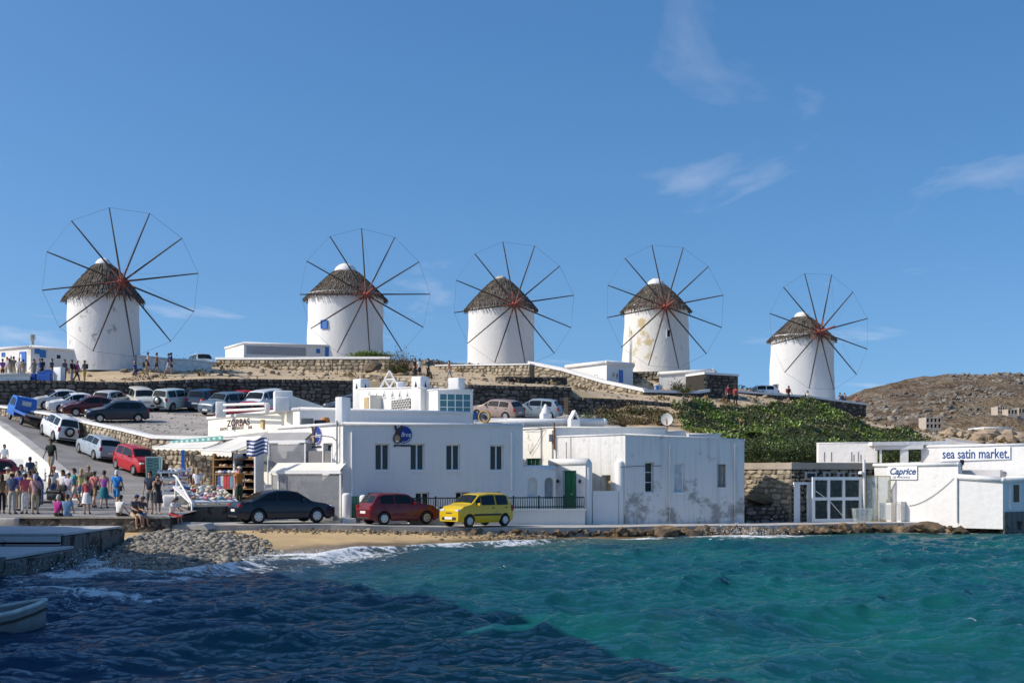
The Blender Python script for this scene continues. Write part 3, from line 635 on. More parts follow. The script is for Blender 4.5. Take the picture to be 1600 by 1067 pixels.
    fd = N('ShaderNodeBsdfDiffuse'); fd.inputs['Color'].default_value = (.80, .82, .83, 1); lk(b2.outputs[0], fd.inputs['Normal'])
    m2 = N('ShaderNodeMixShader'); lk(cl.outputs[0], m2.inputs[0]); lk(ms.outputs[0], m2.inputs[1]); lk(fd.outputs[0], m2.inputs[2])
    lk(m2.outputs[0], nt.nodes['Material Output'].inputs['Surface'])
    o = structure(link_mesh('sea', me, m)); 
    # calmer open water out to the sides and behind the camera
    mb = MB(); zq = -.22
    mb.quad((-400, -600, zq), (1500, -600, zq), (1500, 9.5, zq), (-400, 9.5, zq)); mb.quad((43.5, 9.5, zq), (1500, 9.5, zq), (1500, 66, zq), (43.5, 66, zq))
    structure(mb.build('open_water', m, fixn=False))
sea()
structure(MB().quad((-300, -200, -2.6), (600, -200, -2.6), (600, 240, -2.6), (-300, 240, -2.6)).build('sea_floor', BEACHM, fixn=False))

# drop helper
_v = []; _f = []
for vv, ff in GROUND:
    b = len(_v); _v += vv; _f += [tuple(i+b for i in q) for q in ff]
BVH = BVHTree.FromPolygons(_v, _f)
def gz(x, y, top=60):
    h = BVH.ray_cast(Vector((x, y, top)), Vector((0, 0, -1)))
    return h[0].z if h[0] is not None else 0.0
def hit(px, py):
    d = Vector(((px-CX)/FPX, 1, -(py-HY)/FPX)).normalized()
    h = BVH.ray_cast(Vector((0, 0, CAMZ)), d)
    return h[0]
# ================================================================== BUILDING HELPERS
class F:
    """vertical wall plane from a to b (u runs left to right as seen from outside)"""
    def __init__(s, a, b):
        s.a = Vector((a[0], a[1])); s.b = Vector((b[0], b[1])); s.L = (s.b-s.a).length; s.d = (s.b-s.a)/s.L; s.n = Vector((s.d.y, -s.d.x)); s.ang = math.atan2(s.d.y, s.d.x)
    def pt(s, u, z, o=0.0): q = s.a+s.d*u+s.n*o; return Vector((q.x, q.y, z))
    def uz(s, px, py, o=0.0):
        k = (px-CX)/FPX; a = s.a+s.n*o        # a.x+u dx = k (a.y+u dy)
        u = (k*a.y-a.x)/(s.d.x-k*s.d.y); Y = a.y+u*s.d.y
        return u, CAMZ-(py-HY)/FPX*Y
    def box(s, mb, u0, u1, o0, o1, z0, z1):
        p = [s.pt(u, z, o) for z in (z0, z1) for u, o in ((u0, o1), (u1, o1), (u1, o0), (u0, o0))]
        return mb.hexa(p)
    def rect(s, px0, py0, px1, py1, o=0.0):
        u0, z1 = s.uz(px0, py0, o); u1, z0 = s.uz(px1, py1, o); return u0, u1, z0, z1
def fpx(pxa, Ya, pxb, Yb): return F(((pxa-CX)/FPX*Ya, Ya), ((pxb-CX)/FPX*Yb, Yb))
def wall_holes(mb, f, u0, u1, z0, z1, holes, depth=.28, zt=None):
    us = sorted(set([u0, u1]+[h[k] for h in holes for k in (0, 1)])); zs = sorted(set([z0, z1]+[h[k] for h in holes for k in (2, 3)]))
    for i in range(len(us)-1):
        for j in range(len(zs)-1):
            cu = (us[i]+us[i+1])/2; cz = (zs[j]+zs[j+1])/2
            if any(h[0] < cu < h[1] and h[2] < cz < h[3] for h in holes): continue
            mb.quad(f.pt(us[i], zs[j]), f.pt(us[i+1], zs[j]), f.pt(us[i+1], zs[j+1]), f.pt(us[i], zs[j+1]))
    for a, b, c, d in holes:
        for (p, q) in (((a, c), (b, c)), ((b, c), (b, d)), ((b, d), (a, d)), ((a, d), (a, c))):
            mb.quad(f.pt(*p), f.pt(*q), f.pt(q[0], q[1], -depth), f.pt(p[0], p[1], -depth))
def window(f, par, r, depth=.22, cols=2, rows=1, fm=None, gm=None, fw=.06, sill=None, name='window', fills=True):
    u0, u1, z0, z1 = r; fm = fm or TRIM; gm = gm or GLASS
    mb = MB(); f.box(mb, u0, u0+fw, -depth-.05, -depth+.02, z0, z1); f.box(mb, u1-fw, u1, -depth-.05, -depth+.02, z0, z1)
    f.box(mb, u0+fw, u1-fw, -depth-.05, -depth+.02, z0, z0+fw); f.box(mb, u0+fw, u1-fw, -depth-.05, -depth+.02, z1-fw, z1)
    for c in range(1, cols): u = u0+(u1-u0)*c/cols; f.box(mb, u-fw*.55, u+fw*.55, -depth-.045, -depth+.016, z0+fw, z1-fw)
    for c in range(1, rows): z = z0+(z1-z0)*c/rows; f.box(mb, u0+fw, u1-fw, -depth-.043, -depth+.012, z-fw*.4, z+fw*.4)
    w = mb.build(name, fm, par)
    for c in range(cols):
        for k in range(rows):
            a = u0+(u1-u0)*c/cols; b = u0+(u1-u0)*(c+1)/cols; e = z0+(z1-z0)*k/rows; g = z0+(z1-z0)*(k+1)/rows
            mb = MB(); f.box(mb, a+fw*.5, b-fw*.5, -depth-.035, -depth-.025, e+fw*.4, g-fw*.4); mb.build('pane', gm, w)
    if sill:
        mb = MB(); f.box(mb, u0-.05, u1+.05, -depth+.03, .05, z0-.05, z0+.012); mb.build('sill', sill, w)
    return w
def coping(pts, r, closed=False, n=8, flat=1.0):
    mb = MB(); mb.tube(pts, r, n); return mb
def building(name, label, foot, z0, z1, m, holes=None, cope=.09, cat='building', copem=None, wallname='wall', parapet=0):
    """foot: ccw footprint; holes {edge: [(u0,u1,z0,z1,depth)]}; z1 may be a list per vertex"""
    n = len(foot); zt = z1 if isinstance(z1, (list, tuple)) else [z1]*n
    c = (sum(p[0] for p in foot)/n, sum(p[1] for p in foot)/n)
    root = thing(name, label, cat, (c[0], c[1], z0)); mb = MB(); fs = []
    for i in range(n):
        f = F(foot[i], foot[(i+1) % n]); fs.append(f); hl = (holes or {}).get(i, [])
        za, zb = zt[i], zt[(i+1) % n]; zlo = min(za, zb)
        if hl: wall_holes(mb, f, 0, f.L, z0, zlo, [h[:4] for h in hl], hl[0][4] if len(hl[0]) > 4 else .28)
        else: mb.quad(f.pt(0, z0), f.pt(f.L, z0), f.pt(f.L, zlo), f.pt(0, zlo))
        if abs(za-zb) > 1e-4: mb.poly([f.pt(0, zlo), f.pt(f.L, zlo), f.pt(0, za) if za > zb else f.pt(f.L, zb)])
    mb.poly([Vector((foot[i][0], foot[i][1], zt[i]-parapet)) for i in range(n)])
    mb.build(wallname, m, root, fixn=False)
    if cope:
        mb = MB(); ring = [Vector((foot[i][0], foot[i][1], zt[i]-cope*.25)) for i in range(n)]
        for i in range(n):
            a = ring[i]; b = ring[(i+1) % n]; mb.tube([a, b], cope, 8)
        for p in ring: mb.lathe([(.001, -cope*1.05), (cope*.75, -cope*.75), (cope*1.05, 0), (cope*.75, cope*.75), (.001, cope*1.05)], 8, p)
        mb.build('coping', copem or m, root, smooth=True)
    return root, fs
def rounded_block(name, m, par, c, size, rz=0, ch=.15, seg=3, local=False, taper=1.0):
    bm = bmesh.new(); bmesh.ops.create_cube(bm, size=1)
    for v in bm.verts:
        k = taper if v.co.z > 0 else 1
        v.co = Vector((v.co.x*size[0]*k, v.co.y*size[1]*k, v.co.z*size[2]))
    bmesh.ops.bevel(bm, geom=bm.edges[:], offset=min(ch, min(size)*.45), segments=seg, affect='EDGES', profile=.5)
    mb = MB(); mb.addbm(bm, Matrix.Translation(Vector(c)) @ Matrix.Rotation(rz, 4, 'Z')); return mb.build(name, m, par, local=local, angle=40)
def text_mesh(s_, size, ext=.012, shear=0, sx=1.0, bold=0.0, align='LEFT'):
    cu = bpy.data.curves.new('txt', 'FONT'); cu.body = s_; cu.size = size; cu.extrude = ext; cu.shear = shear; cu.align_x = align; cu.offset = bold; cu.resolution_u = 3
    ob = bpy.data.objects.new('txt', cu); col.objects.link(ob); bpy.context.view_layer.update()
    me = bpy.data.meshes.new_from_object(ob); bpy.data.objects.remove(ob); bpy.data.curves.remove(cu)
    for v in me.vertices: v.co.x *= sx
    return me
def put_text(f, par, s_, u, z, size, m, o=.02, name='lettering', width=None, **k):
    me = text_mesh(s_, size, **k)
    xs_ = [v.co.x for v in me.vertices]; w = max(xs_)-min(xs_)
    if width:
        q = width/w
        for v in me.vertices: v.co.x *= q
    M_ = Matrix(((f.d.x, 0, f.n.x, 0), (f.d.y, 0, f.n.y, 0), (0, 1, 0, 0), (0, 0, 0, 1))); T = Matrix.Translation(f.pt(u, z, o))
    inv = MATX.get(par, Matrix()).inverted()
    me.transform(inv @ T @ M_); return link_mesh(name, me, m, par)

# ------------------------------------------------------------------ stone walls
def stone_wall(name, label, pts, thick=.5, sw=.45, sh=.26, sm=None, mm=None, cap=None, capm=None, individual=False, cat='stone wall', seed=1, jitter=.28, capt=.16, root=None):
    """pts: (x, y, zbottom, ztop) left to right seen from the front"""
    sm = sm or STONE; mm = mm or MORTAR; r_ = random.Random(seed)
    if root is None: root = thing(name, label, cat, (pts[0][0], pts[0][1], pts[0][2]))
    core = MB(); st = MB(); capb = MB(); singles = []
    for (p, q) in zip(pts[:-1], pts[1:]):
        f = F(p[:2], q[:2])
        core.hexa([f.pt(0, p[2]), f.pt(f.L, q[2]), f.pt(f.L, q[2], -thick), f.pt(0, p[2], -thick), f.pt(0, p[3]), f.pt(f.L, q[3]), f.pt(f.L, q[3], -thick), f.pt(0, p[3], -thick)])
        H = max(p[3]-p[2], q[3]-q[2]); nr = max(1, int(round(H/sh))); zf = [0]+sorted(min(.97, max(.02, (k+r_.uniform(-jitter, jitter)*.6)/nr)) for k in range(1, nr))+[1]
        for k in range(nr):
            u = -r_.uniform(0, sw*.5)
            while u < f.L:
                w = sw*r_.uniform(.55, 1.7); a = max(0, u); b = min(f.L, u+w); u += w
                if b-a < .06: continue
                def Z(uu, fr): t = uu/f.L; zb = p[2]+(q[2]-p[2])*t; zt = p[3]+(q[3]-p[3])*t; return zb+fr*(zt-zb)
                f0 = zf[k]; f1 = zf[k+1]; g = .018; pr = r_.uniform(.03, .085)+sw*.03
                hgt = (f1-f0)*H; tgt = MB() if individual else st
                cu = (a+b)/2; cf = (f0+f1)/2+r_.uniform(-.22, .22)*(f1-f0)*(0 if k in (0, nr-1) else 1); hw = (b-a)/2-g; hh = hgt/2*r_.uniform(.85, 1.22)-g*.5; rot = r_.uniform(-.22, .22); m_ = 7
                lo_ = Z(cu, 0); hi_ = Z(cu, 1)
                ring = []; top = []
                for q_ in range(m_):
                    w_ = 2*math.pi*(q_+r_.uniform(-.3, .3))/m_; cs, sn = math.cos(w_), math.sin(w_); kk = (abs(cs)**3.2+abs(sn)**3.2)**(-1/3.2)*r_.uniform(.88, 1.06)
                    du = cs*kk*hw; dz = sn*kk*hh; du, dz = du-dz*rot*.6, dz+du*rot*.35
                    zz = lambda d_: min(hi_-.004, max(lo_, Z(cu, cf)+d_))
                    uu = lambda d_: min(f.L+.02, max(-.02, cu+d_))
                    ring.append(f.pt(uu(du), zz(dz), .002)); ins = r_.uniform(.66, .84); top.append(f.pt(uu(du*ins), zz(dz*ins), pr*r_.uniform(.7, 1.15)))
                tgt.add(ring+top, [(i_, (i_+1) % m_, (i_+1) % m_+m_, i_+m_) for i_ in range(m_)]+[tuple(range(m_, 2*m_))])
                if individual: singles.append(tgt)
        if cap:
            capb.hexa([f.pt(-.03, p[3]+.003, .14), f.pt(f.L+.03, q[3]+.003, .14), f.pt(f.L+.03, q[3]+.003, -thick-.06), f.pt(-.03, p[3]+.003, -thick-.06),
                       f.pt(-.03, p[3]+capt, .10), f.pt(f.L+.03, q[3]+capt, .10), f.pt(f.L+.03, q[3]+capt, -thick-.02), f.pt(-.03, p[3]+capt, -thick-.02)])
    core.build('core', mm, root, fixn=False)
    if individual:
        for s_ in singles: s_.build('stone', sm, root, fixn=False)
    else: st.build('stones', sm, root, kind='stuff', fixn=False)
    if cap: capb.build('cap', capm or WHITE, root)
    return root
def wpx(l, zb=None):   # (px, ytop, ybot, Y)
    out = []
    for px, yt, yb, Y in l:
        a = P(px, yt, Y); b = P(px, yb, Y); out.append((a.x, a.y, b.z, a.z))
    return out

# ================================================================== WINDMILLS
def windmill(label, cx, Y, zb, r0, r1, zeave, ztop, hubpx, az, R0, rot0, capm, towm, wins=(), seed=0, ragged=.3, capr=.95):
    c = Vector(((cx-CX)/FPX*Y, Y, zb)); root = thing('windmill', label, 'windmill', c, 0, 'row of windmills on the hill crest'); r_ = random.Random(seed)
    n = 64; h = zeave-zb+.35; prof = [(r0+(r1-r0)*k/14, h*k/14) for k in range(15)]
    mb = MB(); mb.lathe([(r0, -1.2)]+prof, n, c)
    for i, v in enumerate(mb.v):
        w = math.atan2(v[1]-c.y, v[0]-c.x); k = 1+.011*math.sin(3*w+v[2]*.9+seed)+.005*math.sin(7*w+v[2]*2.1)
        mb.v[i] = (c.x+(v[0]-c.x)*k, c.y+(v[1]-c.y)*k, v[2])
    tower = mb.build('tower', towm, root, smooth=True, fixn=False)
    # roof cone + straw
    He = ztop-zeave; re = r1+.17
    def rp(t): return re*(1-t)**(.80+.04*(seed%3))+.05     # t 0 eave .. 1 top
    tcap = 1-(capr/re)**(1/(.80+.04*(seed%3)))
    mb = MB(); mb.lathe([(r1*.9, zeave+.28-zb)]+[(rp(t)*.97, zeave-zb+He*t) for t in [k/10*tcap for k in range(11)]]+[(.02, zeave-zb+He*tcap+.1)], 40, c); roof = mb.build('roof', THATCH, root, smooth=True, fixn=False)
    st = MB()
    rowsn = 22
    for k in range(rowsn):
        t = (k/rowsn)*tcap; rr = rp(t); cnt = int(max(24, rr*40)); ln = He*.17
        for j in range(cnt):
            w = 2*math.pi*(j+r_.random())/cnt; tt = max(0, t+r_.uniform(-.02, .02)); ra = rp(tt)
            if k == 0: ln2 = ln*r_.uniform(.5, 1.0)+ragged*r_.random()**2; 
            else: ln2 = ln*r_.uniform(.8, 1.35)
            wd = r_.uniform(.025, .075); e = Vector((math.cos(w), math.sin(w), 0)); tg = Vector((-e.y, e.x, 0))
            # top end of the bundle lies up-slope, lower end sticks out
            tu = min(tcap, tt+.11); a = c+e*(rp(tu)+.015)+Vector((0, 0, zeave-zb+He*tu))
            sl = (e*(rp(tt)-rp(tu))+Vector((0, 0, -He*(tu-tt)))).normalized()
            b = a+sl*((tu-tt)*math.hypot(He, re)+ln2*.55)+e*r_.uniform(.03, .12)+tg*r_.uniform(-.08, .08)
            if k == 0: b.z -= r_.uniform(.0, .18); b -= e*r_.uniform(0, .2)
            th = e*.05
            st.add([a-tg*wd*.8, a+tg*wd*.8, b+tg*wd*.6+th, b-tg*wd*.5+th, b+tg*wd*.1-th*.6], [(0, 1, 2, 3), (3, 2, 4), (1, 4, 2), (0, 3, 4)])
    st.build('thatch', THATCH, root, kind='stuff', fixn=False)
    mb = MB(); zc = zeave+He*tcap; hc_ = ztop-zc
    mb.lathe([(capr*1.22, zc-.22), (capr*1.2, zc-.05), (capr*1.05, zc+hc_*.35), (capr*.75, zc+hc_*.72), (capr*.38, zc+hc_*.95), (.01, zc+hc_)], 20, (c.x, c.y, 0))
    for i, v in enumerate(mb.v): mb.v[i] = (v[0]+r_.uniform(-.04, .04), v[1]+r_.uniform(-.04, .04), v[2]+r_.uniform(-.04, .04))
    mb.build('cap', capm, root, smooth=True)
    # wheel
    ax = Vector((math.sin(az), -math.cos(az), .05)).normalized(); lat = Vector((math.cos(az), math.sin(az), 0)); up = lat.cross(ax)*-1
    if up.z < 0: up = -up
    hz = CAMZ-(hubpx[1]-HY)/FPX*(Y-4.5); off = (hubpx[0]-CX)/FPX*(Y-4.4)-c.x
    dist = off/math.sin(az) if abs(math.sin(az)) > .05 else 4.4
    dist = max(r1+.9, min(dist, r1+1.9)); hub = Vector((c.x, c.y, hz))+Vector((ax.x, ax.y, 0))*dist
    hub.x = (hubpx[0]-CX)/FPX*hub.y
    mb = MB(); mb.tube([hub-ax*(dist-.3), hub+ax*.25], .16, 10); mb.build('axle', WOODD, root)
    mb = MB(); mb.tube([hub-ax*.28, hub-ax*.2, hub+ax*.2, hub+ax*.28], [.22, .32, .32, .22], 14); hubo = mb.build('hub', WOODR, root)
    tip = hub+ax*2.6+Vector((0, 0, .16)); mb = MB(); mb.tube([hub+ax*.2, tip], [.12, .06], 8); mb.build('bowsprit', WOODR, root)
    tips = []
    for k in range(12):
        a = R(rot0+30*k); d_ = lat*math.sin(a)+up*math.cos(a); o_ = ax*(.1 if k % 2 else -.1)
        e = hub+o_+d_*R0; tips.append(e)
        mb = MB(); mb.tube([hub+o_+d_*.15, hub+o_+d_*R0*.5+ax*.02, e], [.085, .07, .05], 7); s_ = mb.build('spar', WOODD, root)
        mb = MB(); mb.tube([hub+o_*1.6+d_*.2+ax*.1, hub+o_+d_*1.35+ax*.1], [.075, .06], 6); mb.build('splint', WOODR, s_)
    mb = MB()
    for k in range(12): mb.tube([tips[k], tips[(k+1) % 12]], .011, 4, False)
    mb.build('rim_wire', WIRE, root)
    mb = MB()
    for k in range(12): mb.tube([tip, tips[k]], .006, 3, False)
    mb.build('stay_wire', WIRE, root)
    for (w0, w1, zz0, zz1, fm, gm) in wins:      # px box on the curved wall
        pxm = (w0+w1)/2; X = (pxm-cx)/FPX*(Y-r0); ang = math.asin(max(-.99, min(.99, X/r0))); nrm_ = Vector((math.sin(ang), -math.cos(ang))); tg = Vector((nrm_.y*-1, nrm_.x)); zc0 = CAMZ-(zz1-HY)/FPX*(Y-r0); zc1 = CAMZ-(zz0-HY)/FPX*(Y-r0)
        zt = (zc0-zb)/h; rr = r0+(r1-r0)*zt; pc = Vector((c.x, c.y))+nrm_*(rr+.10); hw = (w1-w0)/FPX*(Y-r0)/2/max(.3, math.cos(ang)); tg = Vector((-nrm_.y, nrm_.x))
        fw = F(pc-tg*hw, pc+tg*hw); window(fw, root, (0, fw.L, zc0, zc1), .03, 1, 1, fm, gm, .09)
    return root, c
BLW = [(BLUEP, mat('blue_shutter', (.03, .16, .45), .5, .1, 3, .1))]
mills = []
WB = BLW[0]
m1 = windmill('windmill with grey flaking tower side above the white parapet and blue signboards', 162, 111.5, 13.0, 3.05, 2.98, 18.25, 21.75, (190, 441), R(17), 6.3, -9, WHITE, stained('whitewash_mill', (.735, .72, .70), (.40, .385, .36), .60, .9, .4), (), 1, .55, .62)
m2 = windmill('smooth white windmill with small blue window behind the hedge', 540, 129.5, 14.6, 3.82, 3.78, 20.7, 24.25, (572, 462), R(21), 6.48, -3, WHITE, WHITE, ((508, 519, 499, 513, WB[0], WB[1]),), 2, .22, .95)
m3 = windmill('plain white windmill with tattered grey cap above the tan terrace wall', 783, 136, 14.2, 3.55, 3.48, 20.5, 24.0, (804, 476), R(16), 6.48, -10, mat('grey_cap', (.42, .39, .34), .95, .4, 5, .5), WHITE, (), 3, .25, .5)
m4 = windmill('windmill with ochre weather stains and a dark window on its tower', 1025, 136, 13.2, 3.66, 3.3, 20.35, 23.7, (1040, 478), R(13), 6.48, -12, WHITE, stained('whitewash_ochre', (.735, .715, .67), (.55, .44, .25), .585, .32, .35, (.66, .56, .40)), ((1036, 1043, 514, 527, TRIM, DARK),), 4, .25, .8)
m5 = windmill('lowest windmill beside the parked white car with a leaning cream cap', 1253, 143, 11.2, 3.60, 3.40, 17.95, 21.05, (1281, 517), R(22), 6.48, -15, CREAM, WHITE, ((1203.5, 1209, 598, 613, GREYM, DARK),), 5, .35, .75)

# ------------------------------------------------------------------ hill walls and terraces
def stepw(l, dy=-.55):
    out = []
    for px, yt, yb in l:
        Y = 100.0
        for _ in range(8): Y = float(ystep((px-CX)/FPX*Y))+dy
        a = P(px, yt, Y); b = P(px, yb, Y); out.append((a.x, a.y, b.z, a.z))
    return out
stone_wall('retaining_wall', 'long dark dry-stone retaining wall behind the parked cars', stepw([(-80, 596, 645), (47, 594, 646), (200, 597, 646), (330, 591, 646), (470, 593, 650), (563, 595, 652)]), 1.2, .50, .30, seed=3)
stone_wall('retaining_wall', 'dark dry-stone retaining wall behind the bronze car', stepw([(715, 600, 660), (735, 601, 660), (893, 605, 660)]), 1.2, .50, .30, seed=31)
stone_wall('retaining_wall', 'lower dark dry-stone wall above the dry scrub', wpx([(888, 620, 668, 102.2), (985, 624, 668, 104.6), (1055, 630, 666, 106.5), (1112, 638, 662, 108.4)]), .8, .48, .28, seed=4)
stone_wall('terrace_wall', 'sunlit tan stone wall with sloping white cap below the small white house', wpx([(826, 569, 606, 122), (880, 580, 612, 119.5), (940, 598, 624, 117), (1005, 612, 632, 114.5)]), .7, .55, .36, STONEL, MORTARL, True, seed=5, capt=.30)
stone_wall('terrace_wall', 'shaded stone wall with white cap leading to the dark stone bastion', wpx([(1005.5, 613, 640, 114.4), (1090, 615, 642, 117.5), (1108, 612, 642, 118)]), .7, .5, .3, seed=6, cap=True, capt=.26)
bz = P(1108, 583, 118)
stone_wall('bastion', 'dark stone bastion at the end of the white garden wall', [(P(1100, 0, 118.5).x, 118.5, 7.5, P(0, 584, 118).z), (P(1153, 0, 120).x, 120.0, 7.5, P(0, 588, 120).z)], 3.2, .5, .3, seed=7, cap=True, capt=.2)
stone_wall('terrace_wall', 'tan stone terrace wall with white cap in front of the hedge windmill', wpx([(338, 562, 583, 122), (430, 562, 583, 120), (520, 561, 583, 118.5), (609, 561, 583, 117.5)]), 1.0, .5, .3, STONEL, MORTARL, True, seed=8, capt=.22)
stone_wall('terrace_wall', 'tan terrace wall with thin white cap at the foot of the plain windmill', wpx([(681, 572, 590, 123), (760, 571, 590, 121), (828, 570, 592, 119)]), 1.0, .5, .3, STONEL, MORTARL, True, seed=9, capt=.12)
stone_wall('field_wall', 'low dark rubble walls of a ruined pen on the sand', wpx([(788, 588, 606, 112), (828, 589, 607, 114), (886, 589, 607, 116.5)]), 1.2, .45, .26, seed=10)
stone_wall('field_wall', 'sunlit rubble wall climbing behind the rooftop with triangle openings', wpx([(564, 584, 625, 109), (620, 589, 625, 107.0), (715, 601, 630, 103.2)]), .8, .5, .34, STONEL, MORTARL, seed=11)
stone_wall('terrace_wall', 'dark stone terrace wall with white cap under the lowest windmill', wpx([(1152, 613, 632, 128), (1205, 617, 636, 129.5), (1262, 621, 655, 131.5), (1353, 633, 672, 136)]), 5.0, .5, .3, seed=12, cap=True, capt=.2)
# mill house on the left crest
def upx(px, Y): return ((px-CX)/FPX*Y, Y)
mh, mf = building('mill_house', 'long white mill house with blue door and blue shutters on the crest', [upx(-60, 113), upx(48, 107.5), upx(135, 109.5), upx(215, 111), upx(215, 118), upx(-60, 120)], 11.0, [CAMZ+(HY-549)/FPX*113, CAMZ+(HY-541)/FPX*107.5, CAMZ+(HY-549)/FPX*109.5, CAMZ+(HY-556)/FPX*111, 13.4, 13.6], WHITE, None, .14)
f = mf[1]; g = mf[0]
window(f, mh, f.rect(87, 553, 96, 562), -.03, 1, 1, TRIM, GLASS, .07)
for q in ((54, 544, 62, 553), (62, 547, 71.5, 559)):
    r_ = f.rect(*q); mb = MB(); f.box(mb, r_[0], r_[1], .02, .07+.01*q[0]/54, r_[2], r_[3]); mb.build('shutter', WB[1], mh)
d = g.rect(31, 550, 41, 570); mb = MB(); g.box(mb, d[0], d[1], .01, .06, 11.1, d[3]); dd = mb.build('door', BLUEP, mh); mb = MB(); g.box(mb, d[0]+.15, d[0]+.32, .062, .075, 12.2, d[3]-.2); mb.build('pane', TRIM, dd)
window(g, mh, g.rect(3, 551, 8, 557), -.03, 1, 1, BLUEP, WB[1], .05)
mb = MB(); ch = P(51, 541, 109); mb.lathe([(.16, 0), (.16, .5), (.26, .62), (.26, .95), (.12, 1.0)], 10, ch); mb.build('chimney_pipe', GREYM, mh)
stone_wall('parapet_wall', 'whitewashed parapet wall sloping down from the mill house', wpx([(214, 556, 583, 110.5), (262, 561, 584, 111.5), (300, 563, 585, 113), (331, 567, 586, 114)]), .6, 1.2, .7, WHITE, WHITE, True, seed=13, capt=.1, jitter=.1)
# flat-roofed white house beside mill two
fh, ff = building('flat_roof_house', 'flat roofed white house with grey front and blue door beside the hedge windmill', [upx(352, 128), upx(381, 123), upx(516, 126), upx(521, 131)], 13.2, P(0, 535.5, 123).z, WHITE, None, .12)
f = ff[1]; mb = MB(); r_ = f.rect(385, 540, 478, 556); f.box(mb, r_[0], r_[1], .005, .03, r_[2], r_[3]); mb.build('front_panel', mat('grey_plaster', (.34, .34, .35), .9, .1, 1, .2), fh)
window(f, fh, f.rect(494, 545, 500, 552), -.03, 1, 1, BLUEP, WB[1], .06); r_ = f.rect(508, 541, 516, 557); mb = MB(); f.box(mb, r_[0], r_[1], .01, .06, r_[2], r_[3]); mb.build('door', WB[1], fh)
# small white houses between mills three and four
sh, sf = building('small_house', 'small white cubic house with a blue door and peeling front', [upx(885, 123), upx(948, 118), upx(989, 121), upx(985, 127)], 10.5, P(0, 566, 118.5).z, WHITE, None, .2)
f = sf[1]; r_ = f.rect(967, 578, 973, 598); mb = MB(); f.box(mb, r_[0], r_[1], .01, .05, r_[2], r_[3]); mb.build('door', BLUEP, sh)
r_ = f.rect(957, 581, 966, 592); mb = MB(); f.box(mb, r_[0], r_[1], .006, .014, r_[2], r_[3]); mb.build('bare_patch', stained('patchy', (.7, .69, .66), (.2, .19, .18), .5, 1.5, .2), sh)
f = sf[0]; window(f, sh, f.rect(929, 585, 934, 590), -.02, 1, 1, TRIM, GLASS, .04)
gw, gf = building('garden_wall', 'white plastered garden wall rising to the stone bastion', [upx(1030, 122), upx(1114, 121), upx(1118, 124), upx(1030, 125)], 9.5, [P(0, 583, 122).z, P(0, 578, 121).z, P(0, 578, 121).z, P(0, 583, 122).z], WHITE2, None, .18, cat='wall')
stone_wall('terrace_wall', 'rough stone base below the ochre stained windmill', wpx([(985, 581, 608, 127), (1035, 580, 608, 126)]), 2.0, .5, .3, mat('mid_stone', (.22, .185, .135), .9, .25, 4, .6, 12, isl=.5), seed=14)
sm_, sf_ = building('shed', 'tiny white shed with blue hatch below the stained windmill', [upx(1022, 118.6), upx(1031, 118.6), upx(1031, 120), upx(1022, 120)], 9.3, P(0, 601, 118.6).z, WHITE, None, .06)
r_ = sf_[0].rect(1025, 603, 1030, 609); mb = MB(); sf_[0].box(mb, r_[0], r_[1], .01, .04, r_[2], r_[3]); mb.build('hatch', WB[1], sm_)
# grey-white block at the far left behind the truck
bl, bf = building('garage', 'grey white garage with a strip of three windows behind the blue truck', [upx(-60, 99), upx(47, 99.6), upx(47, 103.5), upx(-60, 103.5)], 6.5, P(0, 584, 99).z, WHITE2, None, .1)
window(bf[0], bl, bf[0].rect(18, 599, 39, 609), -.03, 3, 1, TRIM, GLASS, .1)
window(bf[0], bl, bf[0].rect(-8, 593, 9, 602), -.03, 2, 1, TRIM, GLASS, .07)
# far houses on the brown hill
FH = mat('unfinished_concrete', (.42, .36, .30), .9, .15, 1, .2)
for i, (pa, pb, yt, yb, Y, lb, storey) in enumerate(((1447, 1471, 652, 670, 330, 'unfinished two storey concrete house on the rocky slope', 2), (1559, 1574, 635, 647, 430, 'half built house skeleton high on the rocky slope', 2), (1575, 1590, 639, 648, 425, 'low unfinished house next to the half built skeleton', 1), (1592, 1606, 637, 647, 430, 'far unfinished house at the end of the skeleton row', 1))):
    a = P(pa, yb, Y); b = P(pb, yt, Y); W_ = b.x-a.x; H_ = b.z-a.z; hl = []
    nc = 4 if storey == 2 else 3
    for s_ in range(storey):
        for k in range(nc): hl.append((W_*(k+.2)/nc, W_*(k+.8)/nc, a.z+H_*(s_+.2)/storey, a.z+H_*(s_+.82)/storey, 1.5))
    hb, hf = building('far_house', lb, [(a.x, Y), (b.x, Y), (b.x, Y+6), (a.x, Y+6)], a.z-3, b.z, FH, {0: hl}, 0)
    mb = MB()
    for h_ in hl: mb.quad(hf[0].pt(h_[0], h_[2], -1.5), hf[0].pt(h_[1], h_[2], -1.5), hf[0].pt(h_[1], h_[3], -1.5), hf[0].pt(h_[0], h_[3], -1.5))
    mb.build('opening', DARK, hb)
a = P(1538, 676, 205); b = P(1589, 668, 205)
fw, _ = building('far_house', 'long low white building on the tan shore beyond the restaurant', [(a.x, 205), (b.x, 207), (b.x, 212), (a.x, 212)], a.z-1.5, b.z, WHITE, None, .15)
# ================================================================== WATERFRONT BUILDINGS
TH = R(16); dirA = Vector((math.cos(TH), math.sin(TH))); A0 = Vector(((536-CX)/FPX*60, 60.0)); dirL = Vector((-.62, .785)).normalized()
FA = F(A0, A0+dirA*30)
def uA(px): return FA.uz(px, 740)[0]
backn = Vector((-dirA.y, dirA.x))
